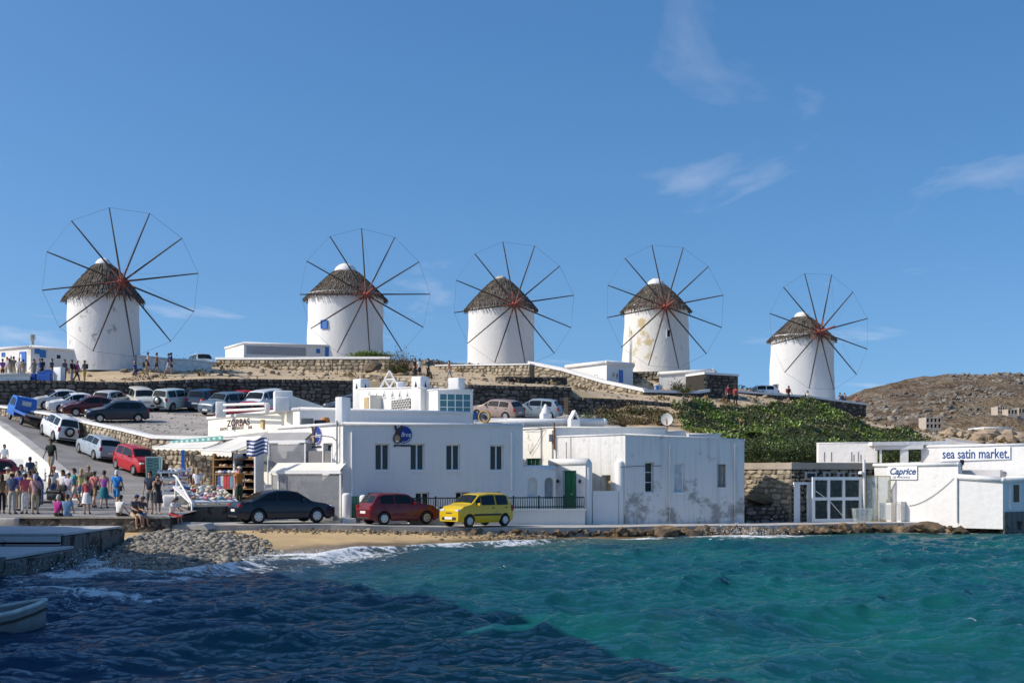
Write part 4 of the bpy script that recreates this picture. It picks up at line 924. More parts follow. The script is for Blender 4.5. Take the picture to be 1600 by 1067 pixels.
# ---- house with the donkey sign
uE = uA(817); c0 = A0+dirL*6.4; c1 = A0; c2 = A0+dirA*uE; c3 = c2+backn*4.2; c4 = c0+dirA*3+backn*.5
h_up = [FA.rect(*q) for q in ((586, 693, 609, 735), (641, 693, 663.5, 735), (697, 694, 719, 735), (766, 695, 787, 735))]
h_lo = [FA.rect(*q) for q in ((574, 769, 598, 800), (649, 769, 671, 805), (712, 768, 733, 803), (759, 768, 782, 803))]
fl = F(c0, c1)
h_l = [fl.rect(505, 692.5, 519.5, 735)]
zA = 5.36
hA, fsA = building('corner_house', 'long white two storey house with blue donkey signs facing the sea', [c0, c1, c2, c3, c4], .35, zA, WHITE, {1: [h+(.26,) for h in h_up+h_lo], 0: [h+(.26,) for h in h_l]}, .085)
for h in h_up: window(FA, hA, h, .22, 2, 1, TRIM, GLASS, .06, TRIM)
for h in h_lo: window(FA, hA, h, .22, 2, 1, TRIM, GLASS, .06)
window(fl, hA, h_l[0], .22, 2, 1, TRIM, GLASS, .07, TRIM)
# curtains glimpsed in the lower panes
for h in h_up:
    mb = MB(); n_ = 7
    mb.grid([[FA.pt(h[0]+.08+(h[1]-h[0]-.16)*k/n_, z, -.30-.02*(k % 2)) for k in range(n_+1)] for z in (h[2]+.08, h[2]+.45)]); mb.build('curtain', mat('pale_curtain', (.35, .37, .42), .9, .1, 4, .2), hA)
mb = MB(); u0 = uA(549.5); mb.tube([FA.pt(u0, .7, .06), FA.pt(u0, 4.9, .06), FA.pt(u0, 5.0, -.02)], .05, 8); mb.build('drain_pipe', TRIM, hA)
u0 = uA(799); mb = MB(); mb.tube([FA.pt(u0, 2.2, .06), FA.pt(u0, 4.95, .06), FA.pt(u0, 5.05, -.02)], .05, 8); mb.build('drain_pipe', TRIM, hA)
def donkey_sign(f, uc, zc, sc, par_label):
    root = thing('donkey_sign', par_label, 'sign', f.pt(uc, zc, .03)); NAVY = mat('sign_blue', (.006, .03, .22), .4, .03, 3, 0); WH = mat('sign_white', (.8, .8, .8), .5, 0, 1, 0); BR = mat('sign_brown', (.055, .03, .022), .6, .1, 6, 0); TN = mat('sign_tan', (.36, .25, .15), .6, .1, 6, 0); NV = mat('sign_ink', (.008, .012, .05), .5, 0, 1, 0)
    def disc(u, z, ru, rz, o, name, m, n=28, par=root, pts=None):
        mb = MB(); P_ = pts or [(u+ru*math.cos(2*math.pi*k/n), z+rz*math.sin(2*math.pi*k/n)) for k in range(n)]
        a = [f.pt(uc+q[0]*sc, zc+q[1]*sc, o) for q in P_]; b = [f.pt(uc+q[0]*sc, zc+q[1]*sc, o-.02) for q in P_]; k_ = len(a)
        mb.add(a+b, [tuple(range(k_))]+[(i, i+k_, (i+1) % k_+k_, (i+1) % k_) for i in range(k_)]); return mb.build(name, m, par)
    disc(.17, 0, .50, .50, .03, 'disc_rim', WH); d_ = disc(.17, 0, .475, .475, .045, 'disc', NAVY)
    ear1 = [(-.34, .62), (-.27, .56), (-.19, .35), (-.16, .18), (-.24, .16), (-.31, .28), (-.36, .48)]
    ear2 = [(.12, .64), (.02, .52), (-.06, .35), (-.10, .2), (-.02, .18), (.06, .32), (.12, .46)]
    for e in (ear1, ear2): disc(0, 0, 1, 1, .065, 'ear', BR, pts=e)
    head = [(-.20, .26), (-.10, .27), (-.04, .18), (-.02, .0), (.02, -.12), (.04, -.28), (-.02, -.42), (-.14, -.48), (-.28, -.47), (-.38, -.38), (-.42, -.22), (-.38, -.06), (-.32, .03), (-.28, .18)]
    disc(0, 0, 1, 1, .075, 'head', BR, pts=head); disc(-.19, -.22, .155, .20, .09, 'muzzle', TN); disc(-.20, -.36, .08, .05, .10, 'mouth', WH)
    put_text(f, root, 'Bros', uc+.02*sc, zc-.10*sc, .34*sc, WH, .05, 'lettering', width=.50*sc, shear=.35, ext=.004)
    for k in range(9):
        a = R(-100+k*13); disc(.17+.40*math.cos(a), .40*math.sin(a), .028, .032, .055, 'lettering', WH, 6)
    put_text(f, root, 'great memories', uc-.36*sc, zc-.62*sc, .15*sc, NV, .03, 'lettering', width=.98*sc, ext=.004, bold=.012)
    return root
u_, z_ = FA.uz(625.5, 679); donkey_sign(FA, u_, z_, .88, 'brown donkey head and blue disc sign above the shaded windows')
u_, z_ = fl.uz(493.5, 680.5); donkey_sign(fl, u_, z_, .92, 'brown donkey head and blue disc sign on the sunlit end wall')
lp = thing('wall_lamp', 'curved grey street lamp on a pole at the house corner', 'lamp', fl.pt(fl.L-.35, 2.5, .12)); mb = MB(); uu = fl.L-.35; mb.tube([fl.pt(uu, 1.2, .12), fl.pt(uu, 5.5, .12)], .04, 8); mb.build('pole', GREYM, lp)
mb = MB(); q = [fl.pt(uu, 4.55, .15), fl.pt(uu-.1, 4.72, .3), fl.pt(uu-.5, 4.8, .7), fl.pt(uu-.9, 4.75, 1.0), fl.pt(uu-1.0, 4.5, 1.05)]; mb.tube(q, .025, 6); mb.build('arm', GREYM, lp)
mb = MB(); mb.lathe([(.03, .12), (.08, .08), (.24, -.04), (.22, -.06), (.02, -.05)], 14, q[-1]); mb.build('lamp_shade', GREYM, lp)
# ---- lower front: terrace wall with green railing, small gate left
FT = F(A0+dirA*2.9-backn*.95, A0+dirA*30-backn*.95); ua = FT.uz(640, 800)[0]; ub = FT.uz(914, 800)[0]
tr = thing('terrace', 'low white terrace in front of the donkey sign house', 'terrace', FT.pt(ua, .5)); mb = MB(); FT.box(mb, ua, ub, -.94, 0, .3, 1.22); mb.build('base', WHITE2, tr)
mb = MB(); FT.box(mb, ua-.05, ub+.05, -.32, .06, 1.223, 1.30); mb.build('cap', WHITE, tr)
rl = thing('railing', 'dark green railing with upright bars along the low terrace', 'railing', FT.pt(ua, 1.3))
for z in (1.38, 1.83):
    mb = MB(); FT.box(mb, ua, ub, -.16, -.09, z, z+.055); mb.build('rail', DKGREEN, rl)
n_ = int((ub-ua)/.115); bar = None
for k in range(n_+1):
    u = ua+(ub-ua)*k/n_; big = k % 11 == 0
    mb = MB(); w = .035 if big else .014; FT.box(mb, u-w, u+w, -.125-w, -.125+w, 1.30, 1.95 if big else 1.832); mb.build('post' if big else 'bar', DKGREEN, rl)
gt = thing('gate', 'green plank gate between rounded white posts by the plastic awning', 'gate', FT.pt(0, .7))
FG = F(A0+dirA*.1-backn*.7, A0+dirA*5-backn*.7); ga = FG.uz(549, 800)[0]; gb = FG.uz(561, 800)[0]
for k in range(5):
    a = ga+(gb-ga)*k/5; mb = MB(); FG.box(mb, a+.01, a+(gb-ga)/5-.01, -.03, .02, .85, FG.uz(555, 775)[1]); mb.build('plank', GREENP, gt)
for (a, b, t) in ((535, 548, 770), (562, 573, 773)):
    a_, z_ = FG.uz(a, t); b_, _ = FG.uz(b, t); p = FG.pt((a_+b_)/2, (z_+.6)/2); rounded_block('post', WHITE, gt, p, (b_-a_, .5, z_-.6), TH, .14)
mb = MB(); FG.box(mb, FG.uz(532, 800)[0], FG.uz(552, 800)[0], .1, .8, .6, .95); mb.build('step', WHITE2, gt)
# ---- courtyard wall, porch and green door
uP0 = uA(817)+.004; uP1 = uA(868); uP2 = uA(915); uP3 = uA(926.5); uP4 = uA(966); uG = uA(977); uGe = uA(1163)
zc_ = FA.uz(840, 733)[1]; zporch = FA.uz(920, 719)[1]; zlow = FA.uz(945, 767)[1]
cw = thing('court_wall', 'white courtyard wall with an arched niche and arched shutter beside the green door', 'wall', FA.pt(uP0, .4)); mb = MB()
def arch_hole(px0, px1, pyt, pyb): return FA.rect(px0, pyt, px1, pyb)
n1 = FA.rect(824, 746, 840, 777); n2 = FA.rect(851, 746, 865, 779)
wall_holes(mb, FA, uP0, uP1, .4, zc_, [n1, n2], .22); FA.box(mb, uP0, uP1, -.5, -.3, .4, zc_-.01); mb.quad(FA.pt(uP0, zc_), FA.pt(uP1, zc_), FA.pt(uP1, zc_, -.5), FA.pt(uP0, zc_, -.5)); mb.build('wall', WHITE, cw, fixn=False)
for (a, b, c, d), m_, nm in ((n1, WHITE2, 'niche_back'), (n2, mat('grey_shutter', (.30, .31, .32), .8, .2, 5, .2), 'shutter')):
    mb = MB(); FA.box(mb, a, b, -.26, -.18, c, d-.003); mb.build(nm, m_, cw)
    # arched head: spandrels fill the corners of the opening
    mb = MB(); r_ = (b-a)/2; cu = (a+b)/2; N_ = 10
    for s_ in (-1, 1):
        arc = [(cu+s_*r_*math.cos(R(90)*k/N_), d-r_+r_*math.sin(R(90)*k/N_)) for k in range(N_+1)]
        pts = arc+[(cu+s_*r_, d)]
        front = [FA.pt(u, z, -.004) for u, z in pts]; mb.poly(front)
        for k in range(N_): mb.quad(FA.pt(*arc[k], -.004), FA.pt(*arc[k+1], -.004), FA.pt(*arc[k+1], -.18), FA.pt(*arc[k], -.18))
    mb.build('arch_head', WHITE, cw, fixn=False)
mb = MB(); mb.tube([FA.pt(uP0, zc_-.02, -.2), FA.pt(uP1, zc_-.02, -.2)], .22, 8); mb.build('coping', WHITE, cw, smooth=True)
# porch: door wall runs back from the post, facing the sun
po = thing('porch', 'rounded white porch holding the green double door', 'porch', FA.pt(uP2, .5))
pc = FA.a+FA.d*uP2; FD = F(pc+dirL*2.7, pc)
dh = FD.rect(879, 735, 900.5, 790); dh = (dh[0], dh[1], 1.22, dh[3])
mb = MB(); wall_holes(mb, FD, 0, FD.L, .4, zporch, [dh], .2); mb.build('wall', WHITE, po, fixn=False)
dr = thing('green_door', 'green wooden double door in the white porch', 'door', FD.pt((dh[0]+dh[1])/2, 1.22, -.15))
for k in range(2):
    a = dh[0]+(dh[1]-dh[0])*k/2; b = dh[0]+(dh[1]-dh[0])*(k+1)/2; mb = MB(); FD.box(mb, a+.015, b-.012, -.20, -.14, 1.22, dh[3]); lf = mb.build('leaf', GREENP, dr)
    for z0_, z1_ in ((.12, .42), (.48, .94)):
        H_ = dh[3]-1.22; mb = MB(); FD.box(mb, a+.1, b-.1, -.142, -.125, 1.22+H_*z0_, 1.22+H_*z1_); mb.build('panel', GREENP, lf)
mb = MB(); FD.box(mb, (dh[0]+dh[1])/2+.03, (dh[0]+dh[1])/2+.12, -.14, -.06, 1.95, 2.0); mb.build('handle', TRIM, dr)
rounded_block('post', WHITE, po, FA.pt((uP2+uP3)/2, (.35+zporch)/2, -.32), (uP3-uP2, .7, zporch-.35), TH, .17)
mb = MB(); top = [FD.pt(0, zporch, -.0), FD.pt(FD.L, zporch, 0), FA.pt(uP3, zporch, -.6), FD.pt(0, zporch, -1.6)]
mb.poly(top); mb.tube([FD.pt(-.1, zporch-.1, -.1), FD.pt(FD.L+.05, zporch-.1, -.12)], .2, 8); mb.build('roof_edge', WHITE, po, smooth=True)
for k, u in enumerate((dh[0]-.35, dh[1]+.28)):
    mb = MB(); p = FD.pt(u, 2.55, .06); mb.tube([p, p+Vector((0, 0, .12)), p+Vector((.02, -.12, .16))], .03, 6); mb.lathe([(.02, .02), (.07, -.02), (.06, -.12), (.02, -.15)], 8, p+Vector((.02, -.14, .14))); mb.build('lantern', BLACKM, po)
# low gap and second post
lw = thing('low_wall', 'low stretch of white courtyard wall between two rounded posts', 'wall', FA.pt(uP3, .4)); mb = MB(); FA.box(mb, uP3+.003, uP4-.003, -.45, -.004, .38, zlow); mb.build('wall', WHITE, lw)
rounded_block('post', WHITE, lw, FA.pt((uP4+uG)/2, (.36+zporch)/2, -.36), (uG-uP4-.01, .7, zporch-.36), TH, .16)
# ---- weathered seaside house
g0 = FA.a+FA.d*uG; g1 = FA.a+FA.d*uGe; gL = g0+dirL*6.2
FGL = F(gL, g0); zG0 = FA.uz(977, 678)[1]; zG1 = FA.uz(1163, 687)[1]
gh = [FA.rect(*q) for q in ((1008, 722, 1022, 769), (1053.5, 724, 1068.5, 770), (1121, 725, 1135, 761))]
gh = [(a-uG, b-uG, c, d, .3) for a, b, c, d in gh]
nh = FGL.rect(940, 742, 954, 768)
hG, fsG = building('weathered_house', 'weathered white house with peeling plaster and three narrow windows by the water', [gL, g0, g1, g1+backn*2.2, gL+dirA*3+backn*.6], .3, [zG0, zG0, zG1, zG1, zG0], PEEL, {1: gh, 0: [nh+(.35,)]}, .05)
# the sunlit end wall has its own creamier lime wash
fg = fsG[1]
window(fg, hG, gh[0][:4], .26, 1, 3, TRIM, GLASS, .05); 
w_ = window(fg, hG, gh[1][:4], .12, 1, 1, TRIM, mat('pale_shutter', (.50, .52, .54), .7, .2, 4, .2), .05, TRIM)
w_ = window(fg, hG, gh[2][:4], .2, 2, 1, mat('worn_wood', (.25, .22, .19), .8, .3, 6, .3), mat('boarded_pane', (.33, .34, .35), .8, .25, 4, .3), .06)
mb = MB(); FGL.box(mb, nh[0], nh[1], -.40, -.33, nh[2], nh[3]); mb.build('door', mat('ochre_door', (.55, .42, .22), .8, .2, 3, .2), hG)
for px in (1046, 1147.5):
    u = uA(px)-uG; mb = MB(); mb.tube([fg.pt(u, .6, .05), fg.pt(u, 4.5, .05)], .045, 7); mb.build('drain_pipe', PEEL, hG)
mb = MB(); mb.tube([fg.pt(u_, 3.35+.05*math.sin(u_), .03) for u_ in np.linspace(-.3, 1.9, 6)], .012, 4); mb.build('cable', BLACKM, hG)
for px, y0, y1 in ((885, 690, 735), (892, 682, 730)):
    u, za = FGL.uz(px, y0); _, zb = FGL.uz(px, y1); mb = MB(); mb.tube([FGL.pt(u, zb, .04), FGL.pt(u, za, .04)], .022, 6); mb.build('conduit', WHITE2, hG)
# ---- house behind (green window), with shaded front parapet
d0 = Vector(((868-CX)/FPX*68.0, 68.0)); FDL = F(d0+dirL*5, d0); zD = P(0, 667, 68).z; dE = d0+dirA*F(d0, d0+dirA*20).uz(1040, 700)[0]
gwn = FDL.rect(822, 716, 847, 733)
hD, fsD = building('back_house', 'white house with a green barred window and hanging cables behind the courtyard', [d0+dirL*5, d0, dE, dE+backn*5, d0+dirL*5+dirA*4], .4, zD, PEEL2, {0: [gwn+(.2,)]}, .05)
window(FDL, hD, gwn, .12, 4, 1, GREENP, GLASS, .06)
for px, y0, y1, m_ in ((846.5, 668, 733, GREYM), (864, 672, 733, GREYM), (871.5, 660, 702, RUST)):
    u, za = FDL.uz(min(px, 867), y0); _, zb = FDL.uz(min(px, 867), y1); mb = MB(); mb.tube([FDL.pt(u, zb, .05), FDL.pt(u, za, .05)], .028 if m_ is GREYM else .05, 6); mb.build('pipe', m_, hD)
u, z = FDL.uz(853, 669); u2, z2 = FDL.uz(830, 710); u3, z3 = FDL.uz(820, 672)
mb = MB(); mb.tube([FDL.pt(u, z, .1), FDL.pt((u+u2)/2, (z+z2)/2-.1, .1), FDL.pt(u2, z2, .1)], .014, 4); mb.tube([FDL.pt(u, z, .1), FDL.pt((u+u3)/2, (z+z3)/2-.08, .1), FDL.pt(u3, z3, .1)], .014, 4); mb.build('cable', BLACKM, hD)
u, z = FDL.uz(863, 684); mb = MB(); mb.cbox((0, 0, 0), (.22, .18, .4), .05, Matrix.Translation(FDL.pt(u, z, .1))); mb.build('meter_box', GREYM, hD)
# flat roofs further right, with parapets
e0 = dE+Vector((.02, .3)); hE, _ = building('roof_block', 'low grey white roof parapet behind the weathered house', [e0, e0+dirA*1.2, e0+dirA*1.2+backn*4, e0+backn*4], 2, P(0, 674, 71).z, WHITE2, None, .04)
e1 = e0+dirA*1.22-backn*.4; hE2, _ = building('roof_block', 'plain white roof block next to the satellite dish', [e1, e1+dirA*1.9, e1+dirA*1.9+backn*2, e1+backn*2], 2, P(0, 679, 71.6).z, WHITE, None, .04)
# roof parapet with chimneys (rounded, sunlit top)
b0 = Vector(((743-CX)/FPX*73, 73.0)); b1 = Vector(((944-CX)/FPX*74.5, 74.5)); hR, fR = building('roof_block', 'long white rounded roof carrying two little chimneys', [b0, b1, b1+Vector((-.5, 5)), b0+Vector((-1.5, 5))], 3, [P(0, 659, 73).z, P(0, 657.5, 74.5).z, P(0, 657, 79).z, P(0, 657, 78).z], WHITE, None, .2)
def chimney(px, ytop, ybot, Y, label, pointed):
    a = P(px, ybot, Y); b = P(px, ytop, Y); H_ = b.z-a.z; root = thing('chimney', label, 'chimney', a)
    if pointed:
        w = .56; rounded_block('base', WHITE, root, a+Vector((0, 0, H_*.25)), (w, w, H_*.52), R(20), .05)
        mb = MB(); mb.lathe([(.27, H_*.50), (.29, H_*.58), (.2, H_*.64), (.23, H_*.72), (.12, H_*.8), (.09, H_*.95), (.01, H_)], 12, a); mb.build('spire', WHITE, root, smooth=True)
    else:
        w = .58; rounded_block('base', WHITE, root, a+Vector((0, 0, H_*.22)), (w, w, H_*.46), R(16), .03)
        mb = MB(); M_ = Matrix.Translation(a) @ Matrix.Rotation(R(16), 4, 'Z')
        for s_ in (-1, 1):
            mb.add([M_ @ Vector(q) for q in ((s_*.29, -.29, H_*.4), (s_*.29, .29, H_*.4), (0, .29, H_), (0, -.29, H_), (s_*.17, -.29, H_*.4), (s_*.17, .29, H_*.4), (0, .29, H_*.82), (0, -.29, H_*.82))], [(0, 1, 2, 3), (4, 5, 6, 7), (0, 4, 7, 3), (1, 5, 6, 2), (0, 1, 5, 4)])
        mb.build('hood', WHITE, root); mb = MB(); mb.add([M_ @ Vector(q) for q in ((-.17, .1, H_*.44), (.17, .1, H_*.44), (0, .1, H_*.8))], [(0, 1, 2)]); mb.build('flue', DARK, root)
chimney(852.5, 631, 661, 74.2, 'white pointed chimney like a little steeple on the rounded roof', True)
chimney(896.5, 641, 667, 73.4, 'white house shaped chimney with open gable on the rounded roof', False)
# satellite dish + wheel-like fan
ds = P(1042, 655, 72); sd = thing('satellite_dish', 'pale round satellite dish on a rusty stand above the roof', 'satellite dish', P(1042, 676, 72)); mb = MB(); mb.lathe([(.01, .10), (.14, .085), (.26, .04), (.34, 0), (.345, -.015), (.25, .02), (.01, .07)], 20, axis='y', m=Matrix.Translation(ds) @ Matrix.Rotation(R(-20), 4, 'Z')); mb.build('dish', mat('dish_grey', (.5, .5, .47), .6, .1, 4, .1), sd)
mb = MB(); mb.tube([P(1042, 677, 72), P(1042, 660, 72.05), ds+Vector((0, .1, 0))], .05, 6); mb.build('stand', RUST, sd)
fn = thing('fan_housing', 'round yellow rimmed exhaust fan on the roof beside the glass room', 'fan', P(757, 664, 72.5)); fc = P(757, 651, 72.5); mb = MB()
Mf = Matrix.Translation(fc) @ Matrix.Rotation(R(-25), 4, 'Z'); mb.lathe([(.30, -.1), (.36, -.1), (.36, .1), (.30, .1), (.30, -.1)], 20, axis='y', m=Mf); mb.build('rim', mat('ochre_paint', (.50, .30, .08), .7, .2, 4, .1), fn); mb = MB(); mb.lathe([(.01, 0), (.31, 0), (.31, .05), (.01, .05)], 20, axis='y', m=Mf); mb.build('grille', GREYM, fn); mb = MB(); mb.lathe([(.01, -.14), (.12, -.14), (.12, .02)], 12, axis='y', m=Mf); mb.build('motor', BLACKM, fn); mb = MB(); mb.tube([fc+Vector((0, .06, -.3)), P(757, 667, 72.6)], .05, 6); mb.build('leg', GREYM, fn)
br = thing('water_butt', 'small blue tank beside the exhaust fan', 'tank', P(743, 664, 73.2)); mb = MB(); mb.lathe([(.01, 0), (.22, .02), (.25, .1), (.25, .6), (.2, .7), (.01, .72)], 14, P(743, 664, 73.2)); mb.build('body', mat('tank_blue', (.03, .14, .32), .5, .1, 4, .1), br); mb = MB(); mb.lathe([(.09, .70), (.09, .76), (.01, .76)], 10, P(743, 664, 73.2)); mb.build('lid', BLACKM, br)
# ---- terrace block behind (Zorbas) : sign wall + long shaded parapet
Z0 = Vector(((468-CX)/FPX*66, 66.0)); Z1 = Vector(((325-CX)/FPX*77.6, 77.6)); FZ = F(Z1, Z0); zZ = P(0, 638, 66).z
FB_end = Z0+dirA*9.15; FBp = F(Z0, FB_end)
hZ, fsZ = building('bar_house', 'white bar building with brown painted lettering and long shaded parapet', [Z1, Z0, FB_end, FB_end+backn*5, Z0+backn*5.5, Z1+Vector((1.2, 1.0))], 1.0, [P(0, 653, 77.6).z, zZ, P(0, 645, 68.5).z, 6.2, 6.3, P(0, 653, 77.6).z], CREAM, None, .10, copem=WHITE)
mb = MB(); FBp.box(mb, .02, FBp.L-.02, -.02, .025, 3.0, zZ-.08); mb.build('parapet_face', WHITE, hZ)
LET = mat('brown_lettering', (.10, .035, .02), .8, .25, 9, 0)
u0, z0 = FZ.uz(355, 666.5); u1, _ = FZ.uz(390.5, 664); me_ = put_text(FZ, hZ, 'ZORBAS', u0, z0, .54, LET, .015, 'lettering', width=u1-u0, ext=.006, bold=.006)
for s_, a, b, yb in (('KENTPO', 344, 356, 673), ('ΔIAΣKEΔAΣHΣ', 362, 381, 671.5), ('BAR', 388, 394, 670)):
    u0, z0 = FZ.uz(a, yb); u1, _ = FZ.uz(b, yb); put_text(FZ, hZ, s_, u0, z0, .26, LET, .015, 'lettering', width=u1-u0, ext=.004)
u, z = FZ.uz(412, 662); mb = MB(); FZ.box(mb, u-.18, u+.18, 0, .12, z-.22, z+.22); mb.build('lamp_box', mat('ochre_box', (.52, .38, .16), .7, .2, 3, .1), hZ)
# roof furniture: posts, balustrade, stepped chimney block, corner column
def block(name, label, px0, px1, yt, yb, Y, dep, m=None, cat='block', rz=None, ch=.06):
    a = P(px0, yb, Y); b = P(px1, yt, Y); root = thing(name, label, cat, ((a.x+b.x)/2, Y+dep/2, a.z)); rounded_block('body', m or WHITE, root, ((a.x+b.x)/2, Y+dep/2, (a.z+b.z)/2), (b.x-a.x, dep, b.z-a.z), rz if rz is not None else R(8), ch); return root
block('roof_post', 'square white post at the start of the balustrade above the lettering', 336, 351, 627, 652, 73.5, .5, cat='post')
block('roof_post', 'slim white post where the balustrade ends above the lettering', 413, 420, 629, 645, 67.5, .35, cat='post')
bs = thing('balustrade', 'white two rail balustrade above the brown lettering', 'railing', P(350, 640, 73.3))
for y0, y1 in (((632.5, 630.5)), ((641.5, 638.5))):
    a = P(350, y0, 73.3); b = P(414, y1, 67.7); mb = MB(); mb.tube([a, b], .075, 6); mb.build('rail', WHITE, bs)
ck = block('stepped_chimney', 'stepped white chimney block with slots beside the red cars', 425, 453, 610, 641, 67.6, 1.1, cat='chimney', rz=R(14))
fk = fpx(426, 67.35, 450, 67.6); 
for k in range(3):
    r_ = fk.rect(435+k*4, 632, 437+k*4, 639); mb = MB(); fk.box(mb, r_[0], r_[1], -.1, .03, r_[2], r_[3]); mb.build('slot', DARK, ck)
rounded_block('step', WHITE, ck, P(440, 632, 67.0)+Vector((0, 0, 0)), (.75, .8, .75), R(14), .05)
# sloping wall right of it, corner column
sw_ = thing('sloping_wall', 'white wall sloping down from the stepped chimney block', 'wall', P(455, 640, 69)); a = P(450, 616, 69); b = P(503, 634, 70.5); mb = MB(); mb.hexa([(a.x, a.y, 5.5), (b.x, b.y, 5.5), (b.x, b.y+.4, 5.5), (a.x, a.y+.4, 5.5), a, b, b+Vector((0, .4, 0)), a+Vector((0, .4, 0))]); mb.build('wall', WHITE2, sw_)
block('corner_column', 'tall square white column rising between the roofs', 527.5, 541, 620, 666, 65.0, .8, cat='column', rz=R(-25), ch=.05)
# air-con unit and boxes on the roof
ac = block('aircon_unit', 'dark grey air conditioning unit on the flat roof', 469, 489, 653, 665, 63.8, .4, mat('aircon_grey', (.12, .13, .13), .6, .1, 4, .1), 'aircon unit'); block('roof_box', 'black covered box on the flat roof', 490, 508, 656, 665, 64.2, .5, BLACKM, 'box')
sf2 = thing('roof_barrel', 'orange brown barrel on the flat roof', 'barrel', P(508, 664, 64.6)); mb = MB(); mb.lathe([(.01, 0), (.2, 0), (.24, .12), (.24, .26), (.2, .38), (.01, .38)], 12, P(508, 664, 64.6)); mb.build('body', mat('barrel_orange', (.45, .17, .03), .6, .3, 5, .1), sf2); mb = MB(); mb.lathe([(.245, .17), (.255, .17), (.255, .21), (.245, .21)], 12, P(508, 664, 64.6)); mb.build('hoop', RUST, sf2)
# ---- dovecote terrace with triangles + glass room
T1 = Vector(((657-CX)/FPX*73.0, 73.0)); T0 = Vector(((560-CX)/FPX*80.5, 80.5)); FTt = F(T0, T1); zT = P(0, 605, 73.0).z
tri = []
ht, fst = building('dovecote_terrace', 'white roof terrace wall with a row of triangle openings and latticed vents', [T0, T1, T1+Vector((1.2, 1.5)), T0+Vector((1.5, 1.5))], 5.6, [P(0, 607, 80.5).z, zT, zT, P(0, 607, 80.5).z], WHITE, None, .05)
for k, px in enumerate((576.5, 588.5, 600, 613, 624.5, 636.5)):
    u, z = FTt.uz(px+1, 622); mb = MB(); w, h = .26, .46
    q = [(u-w, z), (u+w, z), (u, z+h)]; q2 = [(u-w*.62, z+.07), (u+w*.62, z+.07), (u, z+h*.78)]
    fr = [FTt.pt(a, b, .05) for a, b in q]; fi = [FTt.pt(a, b, .05) for a, b in q2]; bk = [FTt.pt(a, b, .0) for a, b in q]; bi = [FTt.pt(a, b, .004) for a, b in q2]
    mb.add(fr+fi+bk+bi, [(0, 1, 4, 3), (1, 2, 5, 4), (2, 0, 3, 5), (0, 6, 7, 1), (1, 7, 8, 2), (2, 8, 6, 0), (3, 4, 10, 9), (4, 5, 11, 10), (5, 3, 9, 11)]); t_ = mb.build('triangle_opening', WHITE, ht)
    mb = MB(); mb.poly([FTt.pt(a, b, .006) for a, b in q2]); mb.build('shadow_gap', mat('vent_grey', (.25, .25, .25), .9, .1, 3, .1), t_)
for (a, b, yt, yb) in ((572, 586, 628, 642), (612, 642, 626, 638)):
    r_ = FTt.rect(a, yt, b, yb); mb = MB(); FTt.box(mb, r_[0], r_[1], .004, .02, r_[2], r_[3]); v_ = mb.build('lattice_vent', DARK, ht); nx_ = int((r_[1]-r_[0])/.2); mb = MB()
    for i in range(nx_+1):
        for j in range(4):
            u = r_[0]+(r_[1]-r_[0])*(i+.5*(j % 2))/nx_; z = r_[2]+(r_[3]-r_[2])*(j+.5)/4; hh = (r_[3]-r_[2])/8*1.15; ww = .075
            if u > r_[1]-.02: continue
            mb.poly([FTt.pt(u-ww, z-hh*.8, .026), FTt.pt(u+ww, z-hh*.8, .026), FTt.pt(u, z+hh, .026)])
    mb.build('lattice', WHITE, v_, kind='stuff')
for px, yt, Y, lb in ((563.5, 592, 80.6, 'far'), (656.5, 588, 73.4, 'near')):
    a = P(px, 646, Y); b = P(px, yt, Y); w = .78; rounded_block('turret', WHITE, ht, (a.x, Y+.2, (a.z+b.z)/2), (w, w, b.z-a.z), R(-38), .10)
    for s_, an in ((0, R(-128)), (1, R(-38))):
        n_ = Vector((math.cos(an), math.sin(an), 0)); t_ = Vector((-n_.y, n_.x, 0)); c_ = Vector((a.x, Y+.2, b.z-.45))+n_*(w/2+.006); mb = MB(); mb.poly([c_-t_*.1-Vector((0, 0, .17)), c_+t_*.1-Vector((0, 0, .17)), c_+Vector((0, 0, .2))]); mb.build('turret_slot', DARK, ht)
r_ = FTt.rect(587, 619, 607, 643); mb = MB(); FTt.box(mb, r_[0], r_[0]+.95, .02, .8, r_[2]-.2, r_[3]); kb = thing('roof_cupboard', 'small white cupboard with cream door on the roof terrace', 'cupboard', FTt.pt(r_[0]+.4, r_[2]-.2, .4)); mb.build('body', CREAM, kb); mb = MB(); FTt.box(mb, r_[0]+.12, r_[0]+.75, .80, .83, r_[2]-.1, r_[3]-.12); mb.build('door', mat('cream_door', (.50, .38, .2), .7, .2, 3, .1), kb)
mb = MB(); c_ = P(609, 593, 79.5)
fin = thing('triangle_finial', 'open white triangle ornament standing on the terrace wall', 'ornament', P(609, 606, 79.5))
for a, b in (((-.62, -.55), (0, .55)), ((.62, -.55), (0, .55)), ((-.3, 0), (.3, 0)), ((-.3, 0), (0, -.5)), ((.3, 0), (0, -.5))): mb.tube([c_+Vector((a[0], a[0]*-.4, a[1])), c_+Vector((b[0], b[0]*-.4, b[1]))], .06, 5)
mb.build('bars', WHITE, fin)
block('roof_post', 'short white pillar on the terrace behind the triangle ornament', 619, 632, 596, 607, 79, .6, cat='post')
tb = thing('wooden_table', 'brown wooden table on the roof terrace', 'table', FTt.pt(4.6, 6.3, .9)); 
